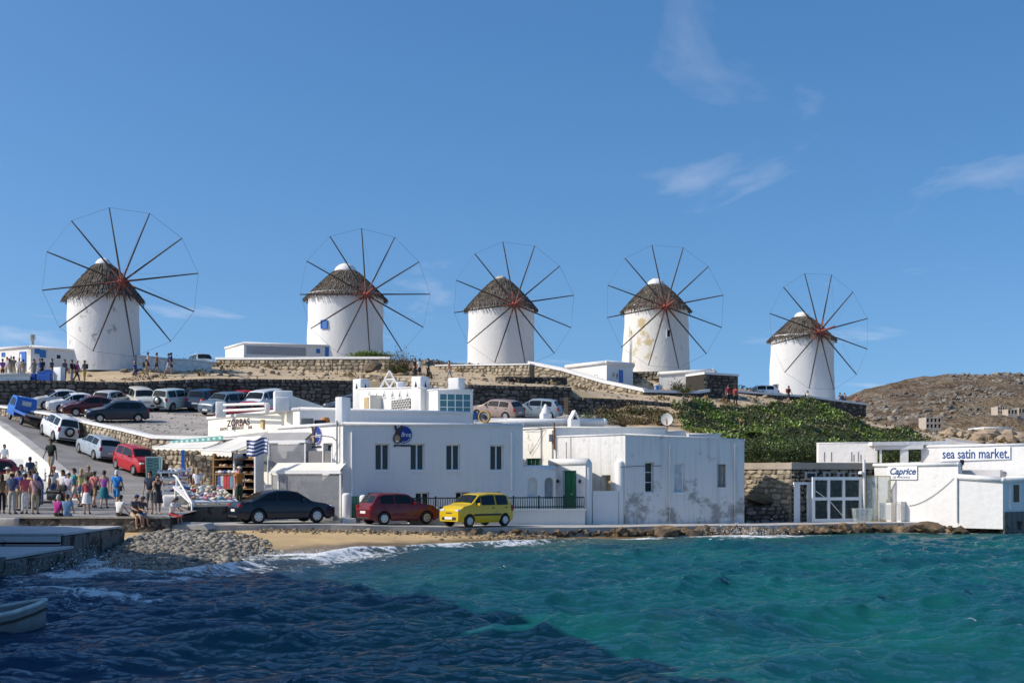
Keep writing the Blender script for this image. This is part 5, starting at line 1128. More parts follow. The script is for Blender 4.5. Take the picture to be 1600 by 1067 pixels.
for k, (u, z, sx, sz) in enumerate(((FTt.uz(618, 640)[0], 6.25, .7, .45),)):
    mb = MB(); FTt.box(mb, u-.35, u+.35, .4, .9, 6.15, 6.55); ctb = thing('wooden_crate', 'pale wooden crate beside the table on the roof terrace', 'crate', FTt.pt(u, 6.15, .65)); mb.build('box', mat('pale_wood', (.55, .38, .2), .8, .3, 4, .2), ctb)
    for q_ in (6.25, 6.45): mb = MB(); FTt.box(mb, u-.36, u+.36, .90, .915, q_-.05, q_+.05); mb.build('slat', WOODT, ctb)
u = FTt.uz(640, 640)[0]; mb = MB(); FTt.box(mb, u-.9, u+.5, .3, .9, 6.58, 6.64); mb.build('table_top', WOODT, tb)
for a in (-.85, .42):
    for o_ in (.33, .84):
        mb = MB(); FTt.box(mb, u+a, u+a+.06, o_, o_+.06, 6.1, 6.58); mb.build('leg', WOODT, tb)
gr0 = Vector(((684-CX)/FPX*72.4, 72.4)); FGR = F(gr0, gr0+dirA*2.05); zgt = P(0, 608, 72.4).z; zgb = 5.8
grs, fgr = building('glass_room', 'white roof room with a wall of teal glass doors', [gr0+dirL*1.4, gr0, gr0+dirA*2.05, gr0+dirA*2.05+backn*2.4, gr0+dirL*1.4+backn*1.5], zgb, zgt, WHITE, {1: [(.1, 1.95, zgb+.2, zgt-.22, .1)]}, .05)
window(FGR, grs, (.1, 1.95, zgb+.2, zgt-.22), .05, 4, 4, TRIM, GLASST, .045)
block('roof_post', 'white turret block on the glass room roof', 703, 723, 590, 608, 74, .7, cat='post', rz=R(-30))

# ================================================================== RIGHT: STONE HOUSE, GLASS DOORS, RESTAURANT
S0 = Vector(((1237-CX)/FPX*67, 67.0)); FS = F(S0, S0+dirA*9); FSL = F(S0+dirL*6.5, S0); zS = P(0, 722.5, 67).z; zSb = P(0, 733, 67).z
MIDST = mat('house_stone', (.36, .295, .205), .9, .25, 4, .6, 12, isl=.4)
st_root = thing('stone_house', 'low stone house with plastered roof band and a sunlit rubble end wall', 'building', (S0.x, S0.y, .4))
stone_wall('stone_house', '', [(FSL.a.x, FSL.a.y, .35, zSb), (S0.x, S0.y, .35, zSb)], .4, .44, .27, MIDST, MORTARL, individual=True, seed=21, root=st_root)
stone_wall('stone_house', '', [(S0.x+.002, S0.y, .35, zSb), (FS.pt(5.6, 0).x, FS.pt(5.6, 0).y, .35, zSb)], .4, .36, .22, mat('house_stone_shaded', (.20, .165, .12), .9, .25, 4, .6, 12, isl=.5), MORTAR, seed=22, root=st_root)  # shade of the front put into a darker copy of the house stone
mb = MB(); a = S0+dirL*6.5; b = FS.a+FS.d*9; e = [Vector((*(S0-dirA*.06-backn*.10), 0)), Vector((*(b-backn*.10), 0)), Vector((*(b+backn*6), 0)), Vector((*(a+backn*1.5+dirA*2), 0)), Vector((*(a-dirA*.12), 0))]
mb.add([Vector((p.x, p.y, zSb+.003)) for p in e]+[Vector((p.x, p.y, zS)) for p in e], [(0, 1, 2, 3, 4), (5, 6, 7, 8, 9)]+[(i, (i+1) % 5, (i+1) % 5+5, i+5) for i in range(5)]); mb.build('roof_band', mat('tan_plaster', (.40, .33, .26), .9, .15, 1.2, .3), st_root)
for q in ((1258, 737, 1276, 749), (1287, 737, 1297, 747), (1309, 737.5, 1319, 747), (1327, 738, 1338, 747)):
    r_ = FS.rect(*q, o=.12); mb = MB(); FS.box(mb, r_[0], r_[1], 0, .16, r_[2], r_[3]); v_ = mb.build('vent_block', mat('grey_vent', (.36, .36, .35), .8, .1, 4, .1), st_root); mb = MB(); FS.box(mb, r_[0]+.1, r_[1]-.1, .161, .168, r_[2]+.08, r_[3]-.08); mb.build('vent_slot', BLACKM, v_)
# stone heap with low wall in the gap
stone_wall('rubble_wall', 'low dark rubble wall closing the gap beside the weathered house', [(P(1165, 0, 66.6).x, 66.6, .35, 1.25), (P(1226, 0, 66.9).x, 66.9, .35, 1.3)], 1.4, .4, .26, seed=23)
# white door leaves
for k, (a, b) in enumerate(((1241, 1250), (1261, 1270))):
    r_ = FS.rect(a, 755, b, 817, o=.2); t_ = thing('door_leaf', ('narrow white door leaf beside the stone corner', 'narrow white door leaf next to the big glazed doors')[k], 'door', FS.pt(r_[0], .45, .2)); mb = MB(); FS.box(mb, r_[0], r_[1], .16, .22, .47, r_[3]); mb.build('panel', TRIM, t_); mb = MB(); FS.box(mb, r_[0]+.05, r_[1]-.05, .221, .235, .7, 1.4); mb.build('moulding', TRIM, t_)
mb = MB(); r_ = FS.rect(1240, 753, 1272, 757, o=.2); FS.box(mb, r_[0], r_[1], .12, .25, r_[2], r_[3]); lt = mb.build('lintel', TRIM, st_root)
# glazed doors
FGd = F(FS.pt(0, 0, .75).xy, FS.pt(9, 0, .75).xy); r_ = FGd.rect(1271, 745, 1344, 817); gd = thing('glazed_doors', 'large white framed glazed doors of six panes standing before the stone house', 'doors', FGd.pt(r_[0], .47, 0))
us = [r_[0], FGd.uz(1294.5, 780)[0], FGd.uz(1318, 780)[0], r_[1]]; zm = FGd.uz(1300, 779)[1]; zb_ = .50; CLG = mat('door_glass', (.05, .06, .06), .05, 0, 1, 0, spec=.7, alpha=.55)
mb = MB()
for u in us: FGd.box(mb, u-.07, u+.07, -.05, .05, zb_, r_[3])
for z in (zb_+.08, zm, r_[3]-.08):
    for k in range(3): FGd.box(mb, us[k]+.07, us[k+1]-.07, -.045, .045, z-.08, z+.08)
mb.build('frame', TRIM, gd)
for k in range(3):
    for za, zb2 in ((zb_+.16, zm-.08), (zm+.08, r_[3]-.16)):
        mb = MB(); FGd.box(mb, us[k]+.07, us[k+1]-.07, -.01, .01, za, zb2); mb.build('pane', CLG, gd)
mb = MB(); mb.tube([FGd.pt(us[0]+.1, 2.1, .08), FGd.pt(us[1], 1.6, .09), FGd.pt(us[2]-.1, .8, .09)], .02, 5); mb.build('rope', TRIM, gd)
ptp = thing('lamp_post', 'white round post with a small floodlight beside the glazed doors', 'post', FGd.pt(us[3]+.25, .47, .1)); up_ = us[3]+.16; mb = MB(); mb.tube([FGd.pt(up_, .45, .12), FGd.pt(up_, P(0, 718, 67).z, .12)], .075, 10); mb.build('pole', WHITE, ptp); mb = MB(); mb.lathe([(.02, .1), (.12, .05), (.14, -.05), (.02, -.08)], 10, FGd.pt(up_-.25, 3.05, .2)); mb.tube([FGd.pt(up_, 3.1, .12), FGd.pt(up_-.25, 3.1, .2)], .025, 5); mb.build('floodlight', TRIM, ptp)
# frosted wind screens
FSc = F(FGd.pt(us[3]+.32, 0, .1).xy, (FGd.pt(us[3]+.32, 0, .1).xy+Vector((math.cos(R(-8)), math.sin(R(-8))))*1.3)); ws = thing('wind_screen', 'frosted glass wind screen with thin ochre frame', 'screen', FSc.pt(0, .5)); zt = P(0, 743, 66).z; OCH = mat('ochre_frame', (.42, .30, .13), .6, .2, 4, .1)
mb = MB()
for u in (0, .55, 1.2): FSc.box(mb, u-.025, u+.025, -.025, .025, .52, zt)
for z in (.55, zt-.03):
    FSc.box(mb, .025, .525, -.022, .022, z-.022, z+.022); FSc.box(mb, .575, 1.175, -.022, .022, z-.022, z+.022)
mb.build('frame', OCH, ws)
for a, b in ((.03, .52), (.58, 1.17)): mb = MB(); FSc.box(mb, a, b, -.008, .008, .58, zt-.06); mb.build('pane', GLSCR, ws)
rounded_block('planter', GLSCR, thing('planter', 'slanted white planter leaning behind the frosted screen', 'planter', FGd.pt(us[3]-.3, .5, .5)), FGd.pt(us[3]-.15, .85, .45), (.85, .4, .7), R(10), .05, taper=1.2)
# restaurant: main sunlit wall, lower bay
K0 = Vector(((1366-CX)/FPX*68.2, 68.2)); K1 = Vector(((1497-CX)/FPX*64.4, 64.4)); FK = F(K0, K1); K2 = Vector(((1567-CX)/FPX*63.0, 63.0)); zK = P(0, 726, 68.2).z; zK1 = P(0, 724, 64.4).z
hK, fsK = building('restaurant', 'white seafront restaurant with small blue script sign and rough plaster', [K0, K1, K1+Vector((1.6, 4)), K0+Vector((1.6, 5))], .3, [zK, zK1, zK1, zK], WHITE, None, .10)
SGN = mat('signboard_white', (.78, .78, .77), .6, .03, 2, 0); SB = mat('sign_script_blue', (.012, .055, .20), .6, .1, 5, 0)
u0, z1 = FK.uz(1388, 728); u1, z0 = FK.uz(1434, 749); sg = thing('script_sign', 'white board reading Caprice in slanted blue script', 'sign', FK.pt((u0+u1)/2, z0, .05)); mb = MB(); FK.box(mb, u0, u1, .03, .07, z0, z1); mb.build('board', SGN, sg)
put_text(FK, sg, 'Caprice', u0+.10, z0+.27, .48, SB, .075, 'lettering', width=(u1-u0)*.88, shear=.3, ext=.006, bold=.012); put_text(FK, sg, 'OF MYKONOS', u0+.32, z0+.06, .16, SB, .075, 'lettering', width=(u1-u0)*.58, ext=.004)
FK2 = F(K1, K2); zb1 = P(0, 743.5, 64.4).z; zb2 = P(0, 748.5, 63.0).z
hK2, fsK2 = building('restaurant_bay', 'lower white plastered bay of the restaurant standing over the water', [K1+Vector((.01, -.01)), K2, K2+Vector((3.6, 2.6)), K1+Vector((2, 5))], .28, [zb1, zb2, zb2, zb1], WHITE, None, .14)
FK3 = fsK2[1]; mb = MB(); FK3.box(mb, .9, 1.35, .0, .03, 1.6, 2.45); mb.build('slit_window', mat('brown_shutter', (.12, .07, .035), .7, .2, 4, .1), hK2)
for u in (.55, 1.9): mb = MB(); FK3.box(mb, u-.06, u+.06, 0, .10, 1.25, zb2-.02); mb.build('pilaster', WHITE, hK2)
mb = MB(); e = [K2+Vector((.06, -.05)), K2+Vector((3.7, 2.5)), K2+Vector((3, 6)), K1+Vector((2.2, 4))]; mb.add([(p.x, p.y, -.8) for p in e]+[(p.x, p.y, 1.12) for p in e], [(0, 1, 2, 3), (4, 5, 6, 7)]+[(i, (i+1) % 4, (i+1) % 4+4, i+4) for i in range(4)]); mb.build('sea_foundation', CONCD, hK2)
mb = MB(); u0, z0 = FK.uz(1421, 790); u1, z1 = FK.uz(1491, 747); N_ = 8; mb.tube([FK.pt(u0+(u1-u0)*k/N_, z0+(z1-z0)*(k/N_)**1.6, .03) for k in range(N_+1)], .013, 4); mb.build('cable', BLACKM, hK)
mb = MB(); mb.tube([FK.pt(FK.L-.03, .6, .06), FK.pt(FK.L-.03, zb1, .06)], .05, 7); mb.build('drain_pipe', WHITE2, hK)
for (a, b, yt) in ((1382, 1400, 785), (1409, 1415.5, 783)):
    u0, zt_ = FK.uz(a, yt); u1, _ = FK.uz(b, yt); nm = 'cupboard' if b-a > 10 else 'pillar'; lb = 'grey white utility cupboard against the restaurant wall' if b-a > 10 else 'short white pillar against the restaurant wall'
    root = thing('utility_cupboard' if b-a > 10 else 'wall_pillar', lb, nm, FK.pt((u0+u1)/2, .5, .3)); mb = MB(); FK.box(mb, u0, u1, .01, .45, .5, zt_); mb.build('body', WHITE2, root)
    mb = MB(); FK.box(mb, u0+.04, u1-.04, .451, .465, .6, zt_-.1); mb.build('door', mat('grey_door', (.45, .46, .47), .6, .1, 3, .1), root)
# terrace recess + flag pole, upper wall with lettering
U0 = Vector(((1442-CX)/FPX*70.5, 70.5)); U1 = Vector(((1640-CX)/FPX*66.5, 66.5)); FU = F(U0, U1); zU = P(0, 697, 70.5).z; zU1 = P(0, 693, 66.5).z
hU, fsU = building('upper_restaurant', 'upper white restaurant wall with large blue hand lettering', [U0, U1, U1+Vector((1.5, 5)), U0+Vector((1.5, 5))], 1.5, [zU, zU1, zU1, zU], WHITE, None, .07)
u0, z0 = FU.uz(1473, 717); u1, _ = FU.uz(1577, 712); r_ = FU.rect(1470, 698, 1579, 719); bd = thing('lettered_sign', 'long white board reading sea satin market in blue hand lettering', 'sign', FU.pt(r_[0], r_[2], .05)); mb = MB(); zq = [FU.uz(1470, 721)[1], FU.uz(1579, 717)[1], FU.uz(1579, 697)[1], FU.uz(1470, 701)[1]]
mb.hexa([FU.pt(r_[0], zq[0], .04), FU.pt(r_[1], zq[1], .04), FU.pt(r_[1], zq[1], .075), FU.pt(r_[0], zq[0], .075), FU.pt(r_[0], zq[3], .04), FU.pt(r_[1], zq[2], .04), FU.pt(r_[1], zq[2], .075), FU.pt(r_[0], zq[3], .075)]); mb.build('board', SGN, bd)
put_text(FU, bd, 'sea satin market.', u0, z0+.03, .74, SB, .085, 'lettering', width=u1-u0, ext=.006, bold=.008)
# recess side wall (shaded box) and ledge
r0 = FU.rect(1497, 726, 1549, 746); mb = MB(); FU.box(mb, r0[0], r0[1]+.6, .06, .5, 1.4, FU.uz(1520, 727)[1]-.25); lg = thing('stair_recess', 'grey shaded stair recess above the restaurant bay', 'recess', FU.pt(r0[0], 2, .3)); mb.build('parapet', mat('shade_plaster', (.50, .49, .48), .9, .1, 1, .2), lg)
mb = MB(); mb.tube([FU.pt(r0[0]+.6, 2.9, .55), FU.pt(r0[0]+1.1, 2.7, .56), FU.pt(r0[1], 2.85, .55)], .015, 4); mb.build('cable', BLACKM, lg)
for px, py, Y, lb in ((1503, 722, 66, 'small dark speaker box on the restaurant parapet'), (1569, 741, 63.6, 'grey floodlight on the corner of the restaurant bay')):
    p = P(px, py, Y); root = thing('floodlight' if 'flood' in lb else 'speaker_box', lb, 'floodlight' if 'flood' in lb else 'speaker', p-Vector((0, 0, .2))); mb = MB(); mb.cbox((0, 0, 0), (.2, .16, .24), .03, Matrix.Translation(p) @ Matrix.Rotation(R(25), 4, 'X')); mb.build('housing', BLACKM if 'speaker' in lb else GREYM, root); mb = MB(); mb.tube([p-Vector((0, 0, .42)), p-Vector((0, 0, .1))], .025, 5); mb.build('bracket', RUST, root)
# pergola and white roof box
pg = thing('pergola', 'white beamed pergola between the roof box and the lettered wall', 'pergola', P(1405, 725, 71)); 
for px in (1369, 1376, 1412.5, 1441):
    w = .42 if px == 1412.5 else .12; a = P(px, 728, 70.6); b = P(px, 691 if px == 1412.5 else 697, 70.6); mb = MB(); mb.box((a.x, a.y, (a.z+b.z)/2), (w, w, b.z-a.z), R(-10)); mb.build('post', WHITE, pg)
a = P(1366, 700, 70.6); b = P(1442, 699, 70.3)
for dy in (0, 1.2, 2.4):
    mb = MB(); mb.hexa([a+Vector((0, dy-.08, -.09)), b+Vector((0, dy-.08, -.09)), b+Vector((0, dy+.08, -.09)), a+Vector((0, dy+.08, -.09)), a+Vector((0, dy-.08, .13)), b+Vector((0, dy-.08, .13)), b+Vector((0, dy+.08, .13)), a+Vector((0, dy+.08, .13))]); mb.build('beam', WHITE, pg)
mb = MB(); z_ = a.z+.135; mb.hexa([(a.x-.2, 70.3, z_), (P(1482, 0, 70.5).x, 70.3, z_+.05), (P(1482, 0, 73.5).x, 73.6, z_+.05), (a.x-.2, 73.6, z_), (a.x-.2, 70.3, z_+.2), (P(1482, 0, 70.5).x, 70.3, z_+.25), (P(1482, 0, 73.5).x, 73.6, z_+.25), (a.x-.2, 73.6, z_+.2)]); mb.build('roof', WHITE, pg)
mb = MB(); mb.tube([P(1380, 724, 70.4), P(1440, 722, 70.4)], .03, 5); mb.build('rail', TRIM, pg)
rb0 = Vector(((1279-CX)/FPX*72, 72.0)); rb1 = Vector(((1367-CX)/FPX*70.9, 70.9)); rbx, frb = building('roof_box', 'plain white flat box with thin dark slits on the stone house roof', [rb0, rb1, rb1+Vector((.6, 3)), rb0+Vector((.6, 3))], 2.5, [P(0, 692, 72).z, P(0, 691, 70.9).z, 4.75, 4.8], WHITE, None, .03)
f = frb[0]
for px, y0 in ((1288, 706), (1299, 706), (1330.5, 706), (1334, 710), (1341, 706), (1345, 710)):
    r_ = f.rect(px-.6, y0, px+.6, 721); mb = MB(); f.box(mb, r_[0], r_[1], .004, .02, r_[2], r_[3]); mb.build('slit', mat('slit_grey', (.22, .22, .23), .8, .1, 3, .1), rbx)
a = P(1482, 690, 76); b = P(1555, 693, 74); rp, _ = building('roof_panel', 'grey sloping roof behind the lettered wall', [(a.x, 74.5), (b.x, 72.5), (b.x+.5, 76), (a.x+.5, 78)], 4.0, [P(0, 690, 74.5).z, P(0, 697, 72.5).z, 4.7, 5.2], mat('roof_grey', (.38, .37, .38), .8, .1, 1, .1), None, 0, cat='roof')
# ================================================================== LEFT: ROAD WALLS, QUAY, PIER
pts = []
for x, y in ((-37.5, 92.6), (-35.2, 91.1), (-31.3, 87.6), (-27.4, 83.2), (-24.0, 79.6), (-21.6, 76.7)):
    pts.append((x, y, float(RR(x, y))-.4, float(zlot(np.array(x), np.array(y)))+.42))
stone_wall('road_wall', 'low stone wall with broad white cap between the sloping road and the car park', pts, .45, .42, .28, STONEL, MORTARL, True, seed=41, capt=.14)
pts = [(-21.55, 76.6, 1.5, 5.35), (-19.0, 75.2, 1.4, 5.25), (-16.0, 73.6, 1.3, 5.2), (-14.6, 72.6, 1.3, 5.15)]
stone_wall('shop_wall', 'sunlit tan rubble wall behind the souvenir racks', [(p[0], p[1], p[2], p[3]-.25) for p in pts], .6, .42, .30, STONEL, MORTARL, True, seed=42, capt=.22)
# whitewashed wall that carries the road on its lower side
rw = thing('road_parapet', 'whitewashed wall with grey cap carrying the sloping road', 'wall', (BL[1][0], BL[1][1], 1.7)); mb = MB(); cp = MB()
bp = [(-20.3, 62.5), (-22.1, 66), (-25.1, 71), (-28.1, 76), (-30.8, 80), (-33.6, 84), (-38.5, 90)]
for k, (p, q) in enumerate(zip(bp[:-1], bp[1:])):
    f = F(q, p); za = float(RR(*q))+.32; zb = float(RR(*p))+.32; st_ = .0
    mb.hexa([f.pt(0, 1.0, .05), f.pt(f.L, 1.0, .05), f.pt(f.L, 1.0, -.4), f.pt(0, 1.0, -.4), f.pt(0, za, .05), f.pt(f.L, zb, .05), f.pt(f.L, zb, -.4), f.pt(0, za, -.4)])
    cp.hexa([f.pt(.02, za+.004, .12), f.pt(f.L-.02, zb+.004, .12), f.pt(f.L-.02, zb+.004, -.46), f.pt(.02, za+.004, -.46), f.pt(.02, za+.09, .12), f.pt(f.L-.02, zb+.09, .12), f.pt(f.L-.02, zb+.09, -.46), f.pt(.02, za+.09, -.46)])
mb.build('wall', stained('rough_whitewash', (.78, .77, .75), (.45, .43, .4), .63, 3.0, .1, bump=1.2), rw, fixn=True); cp.build('cap', CONC, rw)
sp = thing('white_steps', 'broad white steps beside the road wall', 'steps', (-27.8, 71.5, 1.9))
for k in range(7):
    mb = MB(); mb.box((-28.6-.35*k, 71.6+.75*k, 1.6+.11*k), (4.2, .76, 1.0+.22*k), R(-30)); mb.build('step', WHITE2, sp)
block('terrace_block', 'low white terrace block behind the red van', -30, 62, 716, 748, 79, 2.5, WHITE, 'terrace', R(-10))
for k, (px, py) in enumerate(((113, 752), (118, 764))):
    pass
# quay
qw = thing('quay_wall', 'low weathered stone quay wall above the pebbles', 'quay', (-20, 53.6, .4)); mb = MB(); q0 = (-36, 53.55); q1 = (P(266, 0, 53.6).x, 53.6); f = F(q0, q1)
f.box(mb, 0, f.L, -.6, 0, .2, 1.13); mb.build('wall', CONCD, qw); mb = MB()
u = 0
while u < f.L-.1:
    w = min(random.uniform(1.6, 2.6), f.L-u); mb2 = MB(); f.box(mb2, u+.006, u+w-.006, -.62, .06, 1.134, 1.21); mb2.build('capstone', CONC, qw); u += w
f2 = F(q1, (q1[0]+.05, 57.35)); mb = MB(); f2.box(mb, 0, f2.L, -.5, 0, .2, 1.19); mb.build('return_wall', CONCD, qw)
for k in range(90):   # stones set in the quay face
    u = random.uniform(.2, f.L-.2); z = random.uniform(.45, 1.0); r_ = random.uniform(.1, .24); vv, ff_ = rock_mesh(100+k, 1, (1, .3, .7)); mb.add([f.pt(u, z, 0)+Vector((v[0]*r_, v[1]*r_, v[2]*r_)) for v in vv], [tuple(q) for q in ff_])
mb.build('stones', mat('quay_stone', (.13, .12, .105), .9, .3, 4, .5, isl=.5), qw, kind='stuff')
lime = block('quay_block', 'pale painted block at the end of the quay wall', -12, 23.5, 809.5, 823, 53.0, .5, PIERW, 'block', 0, .04)
# pier in the shade
pr = thing('pier', 'stepped concrete pier in shade with stained side faces', 'pier', (-15, 42, 0))
def pier_part(name, x0, x1, y0, y1, zt, m, ch=.05):
    bm = bmesh.new(); bmesh.ops.create_cube(bm, size=1); bmesh.ops.subdivide_edges(bm, edges=bm.edges[:], cuts=5, use_grid_fill=True)
    r_ = random.Random(int(zt*100)+int(x1*7))
    for v in bm.verts:
        e = abs(v.co.x) > .49 or abs(v.co.y) > .49
        v.co = Vector(((x0+x1)/2+v.co.x*(x1-x0), (y0+y1)/2+v.co.y*(y1-y0), (zt-1.2)/2+v.co.z*(zt+1.2)))
        if e: v.co += Vector((r_.uniform(-.05, .05), r_.uniform(-.05, .05), r_.uniform(-.02, .02) if v.co.z > zt-.1 else 0))
    mb = MB(); mb.addbm(bm); return mb.build(name, m, pr)
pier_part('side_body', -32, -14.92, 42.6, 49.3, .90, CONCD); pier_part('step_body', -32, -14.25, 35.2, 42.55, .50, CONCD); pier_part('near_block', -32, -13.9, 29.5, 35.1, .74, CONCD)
def slab(name, x0, x1, y0, y1, z, m=PIERW):
    mb = MB(); mb.box(((x0+x1)/2, (y0+y1)/2, z), (x1-x0, y1-y0, .07)); return mb.build(name, m, pr)
slab('top_slab', -32, -15.0, 42.9, 49.2, .965); slab('step_slab', -32, -14.55, 35.5, 42.5, .565); slab('riser_slab', -32, -15.0, 42.45, 42.75, .70)
mb = MB(); mb.box((-23.5, 42.5, .78), (17, .10, .30)); mb.build('riser', PIERW, pr); slab('near_slab', -32, -14.6, 29.6, 35.0, .81, CONC)
# moored boat
def boat():
    root = thing('rowing_boat', 'grey white wooden boat moored beside the shaded pier', 'boat', (-10.6, 23.9, -.1)); bow = Vector((-9.25, 25.35, -.14)); d = Vector((-.66, -.75, 0)); n_ = Vector((.75, -.66, 0))
    secs = [(0, .04, .62), (.35, .28, .56), (.9, .5, .48), (1.8, .72, .42), (3.0, .8, .38), (4.4, .7, .40), (5.0, .6, .44)]
    def ring(t, w, h, s_=1.0, dz=0): c = bow+d*t; return [c-n_*w*s_+Vector((0, 0, h+dz)), c-n_*w*.92*s_+Vector((0, 0, h*.5-.02+dz)), c-n_*w*.55*s_+Vector((0, 0, -.15+dz)), c+Vector((0, 0, -.24+dz)), c+n_*w*.55*s_+Vector((0, 0, -.15+dz)), c+n_*w*.92*s_+Vector((0, 0, h*.5-.02+dz)), c+n_*w*s_+Vector((0, 0, h+dz))]
    HU = mat('boat_white', (.24, .24, .235), .5, .3, 3, .2); mb = MB(); mb.grid([ring(*s_) for s_ in secs]); mb.grid([ring(t, w, h, .93, .03) for t, w, h in secs]); mb.poly(ring(*secs[-1])); hull = mb.build('hull', HU, root, smooth=True)
    for s_ in (-1, 1):
        mb = MB(); mb.tube([bow+d*t+n_*(w*s_)+Vector((0, 0, h+.03)) for t, w, h in secs], .045, 6); mb.build('gunwale', mat('pale_gunwale', (.62, .61, .57), .6, .2, 5, .2), root)
        mb = MB(); mb.tube([bow+d*t+n_*((w+.02)*s_)+Vector((0, 0, h-.14)) for t, w, h in secs], .03, 5); mb.build('rubbing_strake', WOODD, root)
    for t, w in ((1.5, .6), (2.9, .74), (4.2, .66)):
        c = bow+d*t; mb = MB(); mb.hexa([c-n_*w-d*.12+Vector((0, 0, .2)), c+n_*w-d*.12+Vector((0, 0, .2)), c+n_*w+d*.12+Vector((0, 0, .2)), c-n_*w+d*.12+Vector((0, 0, .2)), c-n_*w-d*.12+Vector((0, 0, .24)), c+n_*w-d*.12+Vector((0, 0, .24)), c+n_*w+d*.12+Vector((0, 0, .24)), c-n_*w+d*.12+Vector((0, 0, .24))]); mb.build('thwart', WOODT, root)
boat()
# row of sea-front houses left of the view; their roofs throw the shade over the near water
for i, (a, b, zt, lb) in enumerate((((-7.2, 9.5), (-10.3, 21.8), 9.2, 'tall white harbour house with brown window frames standing in the water'), ((-10.5, 22.4), (-13.6, 29.2), 9.0, 'white harbour house with blue window frames over the water'), ((-14.2, 29.9), (-20.9, 40.4), 8.7, 'broad white harbour house with green window frames above the pier'), ((-21.4, 40.9), (-28.5, 48.8), 8.6, 'white harbour house at the head of the pier'))):
    f = F(a, b); inn = -f.n*7; hl = []
    nw = max(2, int(f.L/2.6))
    for k in range(nw):
        for z in (3.4, 6.3): hl.append((f.L*(k+.35)/nw, f.L*(k+.65)/nw, z, z+1.5, .22))
    A_, B_ = Vector(a), Vector(b); hb, fh_ = building('harbour_house', lb, [A_, B_, B_+inn, A_+inn], -1.0, zt, WHITE, {0: hl}, .12)
    cm = (WOODT, BLUEP, GREENP, WOODT)[i]
    for h_ in hl: window(f, hb, h_[:4], .18, 2, 1, cm, GLASS, .07, TRIM)
    r_ = random.Random(90+i); u = .6
    while u < f.L-1.0:      # unseen random blocks added along the roof edge to roughen its shadow
        w = r_.uniform(.5, 2.2); hh = r_.uniform(.35, 1.5) if w < 1.2 else r_.uniform(.25, .9); p = f.pt(u+w/2, zt+hh/2-.05, -.5); rounded_block('roof_block', WHITE, hb, p, (w, .9, hh+.1), f.ang, .12); u += w+r_.uniform(.4, 1.8)
# ================================================================== SHORE ROCKS AND PEBBLES
pos = []; scl = []
peb = [rock_mesh(200+k, 1, (1, .8, .55), .2) for k in range(8)]
while len(pos) < 9000:
    px = rng.uniform(135, 500); py = rng.uniform(826, 905); p = hit(px, py) if False else None
    x = rng.uniform(-14.8, -8.0); y = rng.uniform(38, 53.4); d_ = float(wl_dist(np.array(x), np.array(y)))
    edge = -9.6+2.3*float(fbm(x*.3, y*.3, 3, 90))-(y-44)*.42
    if d_ > .9 or x > edge+1.2: continue
    if x > edge and rng.random() > .25: continue
    z = gz(x, y, 1.9)
    s_ = .045+rng.gamma(1.8, .026); pos.append((x, y, z+s_*.25)); scl.append(min(s_, .26))
o = scatter('pebbles', peb, pos, scl, PEB, smooth=True); tag(o, 'heap of rounded grey beach pebbles below the quay', 'pebbles')
pos = []; scl = []
for k in range(1100):
    x = rng.uniform(-11, 2); y = float(np.interp(x, EDGE[:, 0], EDGE[:, 1]))-abs(rng.normal(0, .9))-.1; d_ = float(wl_dist(np.array(x), np.array(y)))
    if d_ > .1: continue
    s_ = .03+rng.gamma(1.6, .025); pos.append((x, y, gz(x, y, 1.2)+s_*.2)); scl.append(s_)
o = scatter('beach_gravel', peb, pos, scl, mat('brown_gravel', (.20, .155, .10), .9, .2, 6, .2, isl=.6)); tag(o, 'loose brown gravel strewn along the broken road edge', 'gravel')
rp_ = [rock_mesh(300+k, 2, (1, .85, .62), .5) for k in range(7)]
rmesh = []
for k, (vv, ff_) in enumerate(rp_):
    me = bpy.data.meshes.new('shore_rock'); me.from_pydata(vv.tolist(), [], ff_.tolist()); me.update(); me.materials.append(ROCKB); rmesh.append(me)
def rock(px, Y, z, s_, label, grp, sq=(1, 1, 1)):
    o = bpy.data.objects.new('shore_rock', rmesh[random.randrange(len(rmesh))]); col.objects.link(o); x = (px-CX)/FPX*Y; o.location = (x, Y, z); o.scale = (s_*sq[0], s_*sq[1], s_*sq[2]); o.rotation_euler = (random.uniform(-.3, .3), random.uniform(-.3, .3), random.uniform(0, 6.28)); tag(o, label, 'rock', grp); return o
for k in range(38):
    px = 600+k*9.6+random.uniform(-4, 4); x = (px-CX)/FPX*58; Y = float(np.interp(x, EDGE[:, 0], EDGE[:, 1]))-random.uniform(-.1, .5); rock(px, Y, .28+random.uniform(-.1, .1), random.uniform(.16, .36), 'broken rock lying under the crumbling road edge by the sand', 'rocks under the road edge')
for k in range(46):
    px = 965+k*6.2+random.uniform(-3, 3); x = (px-CX)/FPX*62.5; Y = float(np.interp(x, EDGE[:, 0], EDGE[:, 1]))-random.uniform(.05, .8); rock(px, Y, .12+random.uniform(-.1, .12), random.uniform(.28, .62), 'dark wet rock at the foot of the peeling house', 'rocks below the weathered house')
for k in range(62):
    px = 1250+k*5.4+random.uniform(-3, 3); x = (px-CX)/FPX*65; Y = float(np.interp(x, EDGE[:, 0], EDGE[:, 1]))-random.uniform(.0, .7); rock(px, Y, .12+random.uniform(-.1, .14), random.uniform(.26, .55), 'brown rock below the restaurant walls at the water', 'rocks below the restaurant')
for px, py, Y, s_, lb in ((1036, 830, 61.0, .85, 'big ochre boulder at the foot of the peeling house'), (1345, 826, 64.5, .7, 'large brown boulder in front of the frosted screen'), (1450, 826, 64.0, .75, 'large square brown boulder below the restaurant wall'), (1500, 829, 63.6, .6, 'ochre boulder next to the restaurant bay'), (295, 818, 54.6, .0, '')):
    if s_: rock(px, Y, P(px, py, Y).z, s_, lb, None, (1.1, 1, .8))
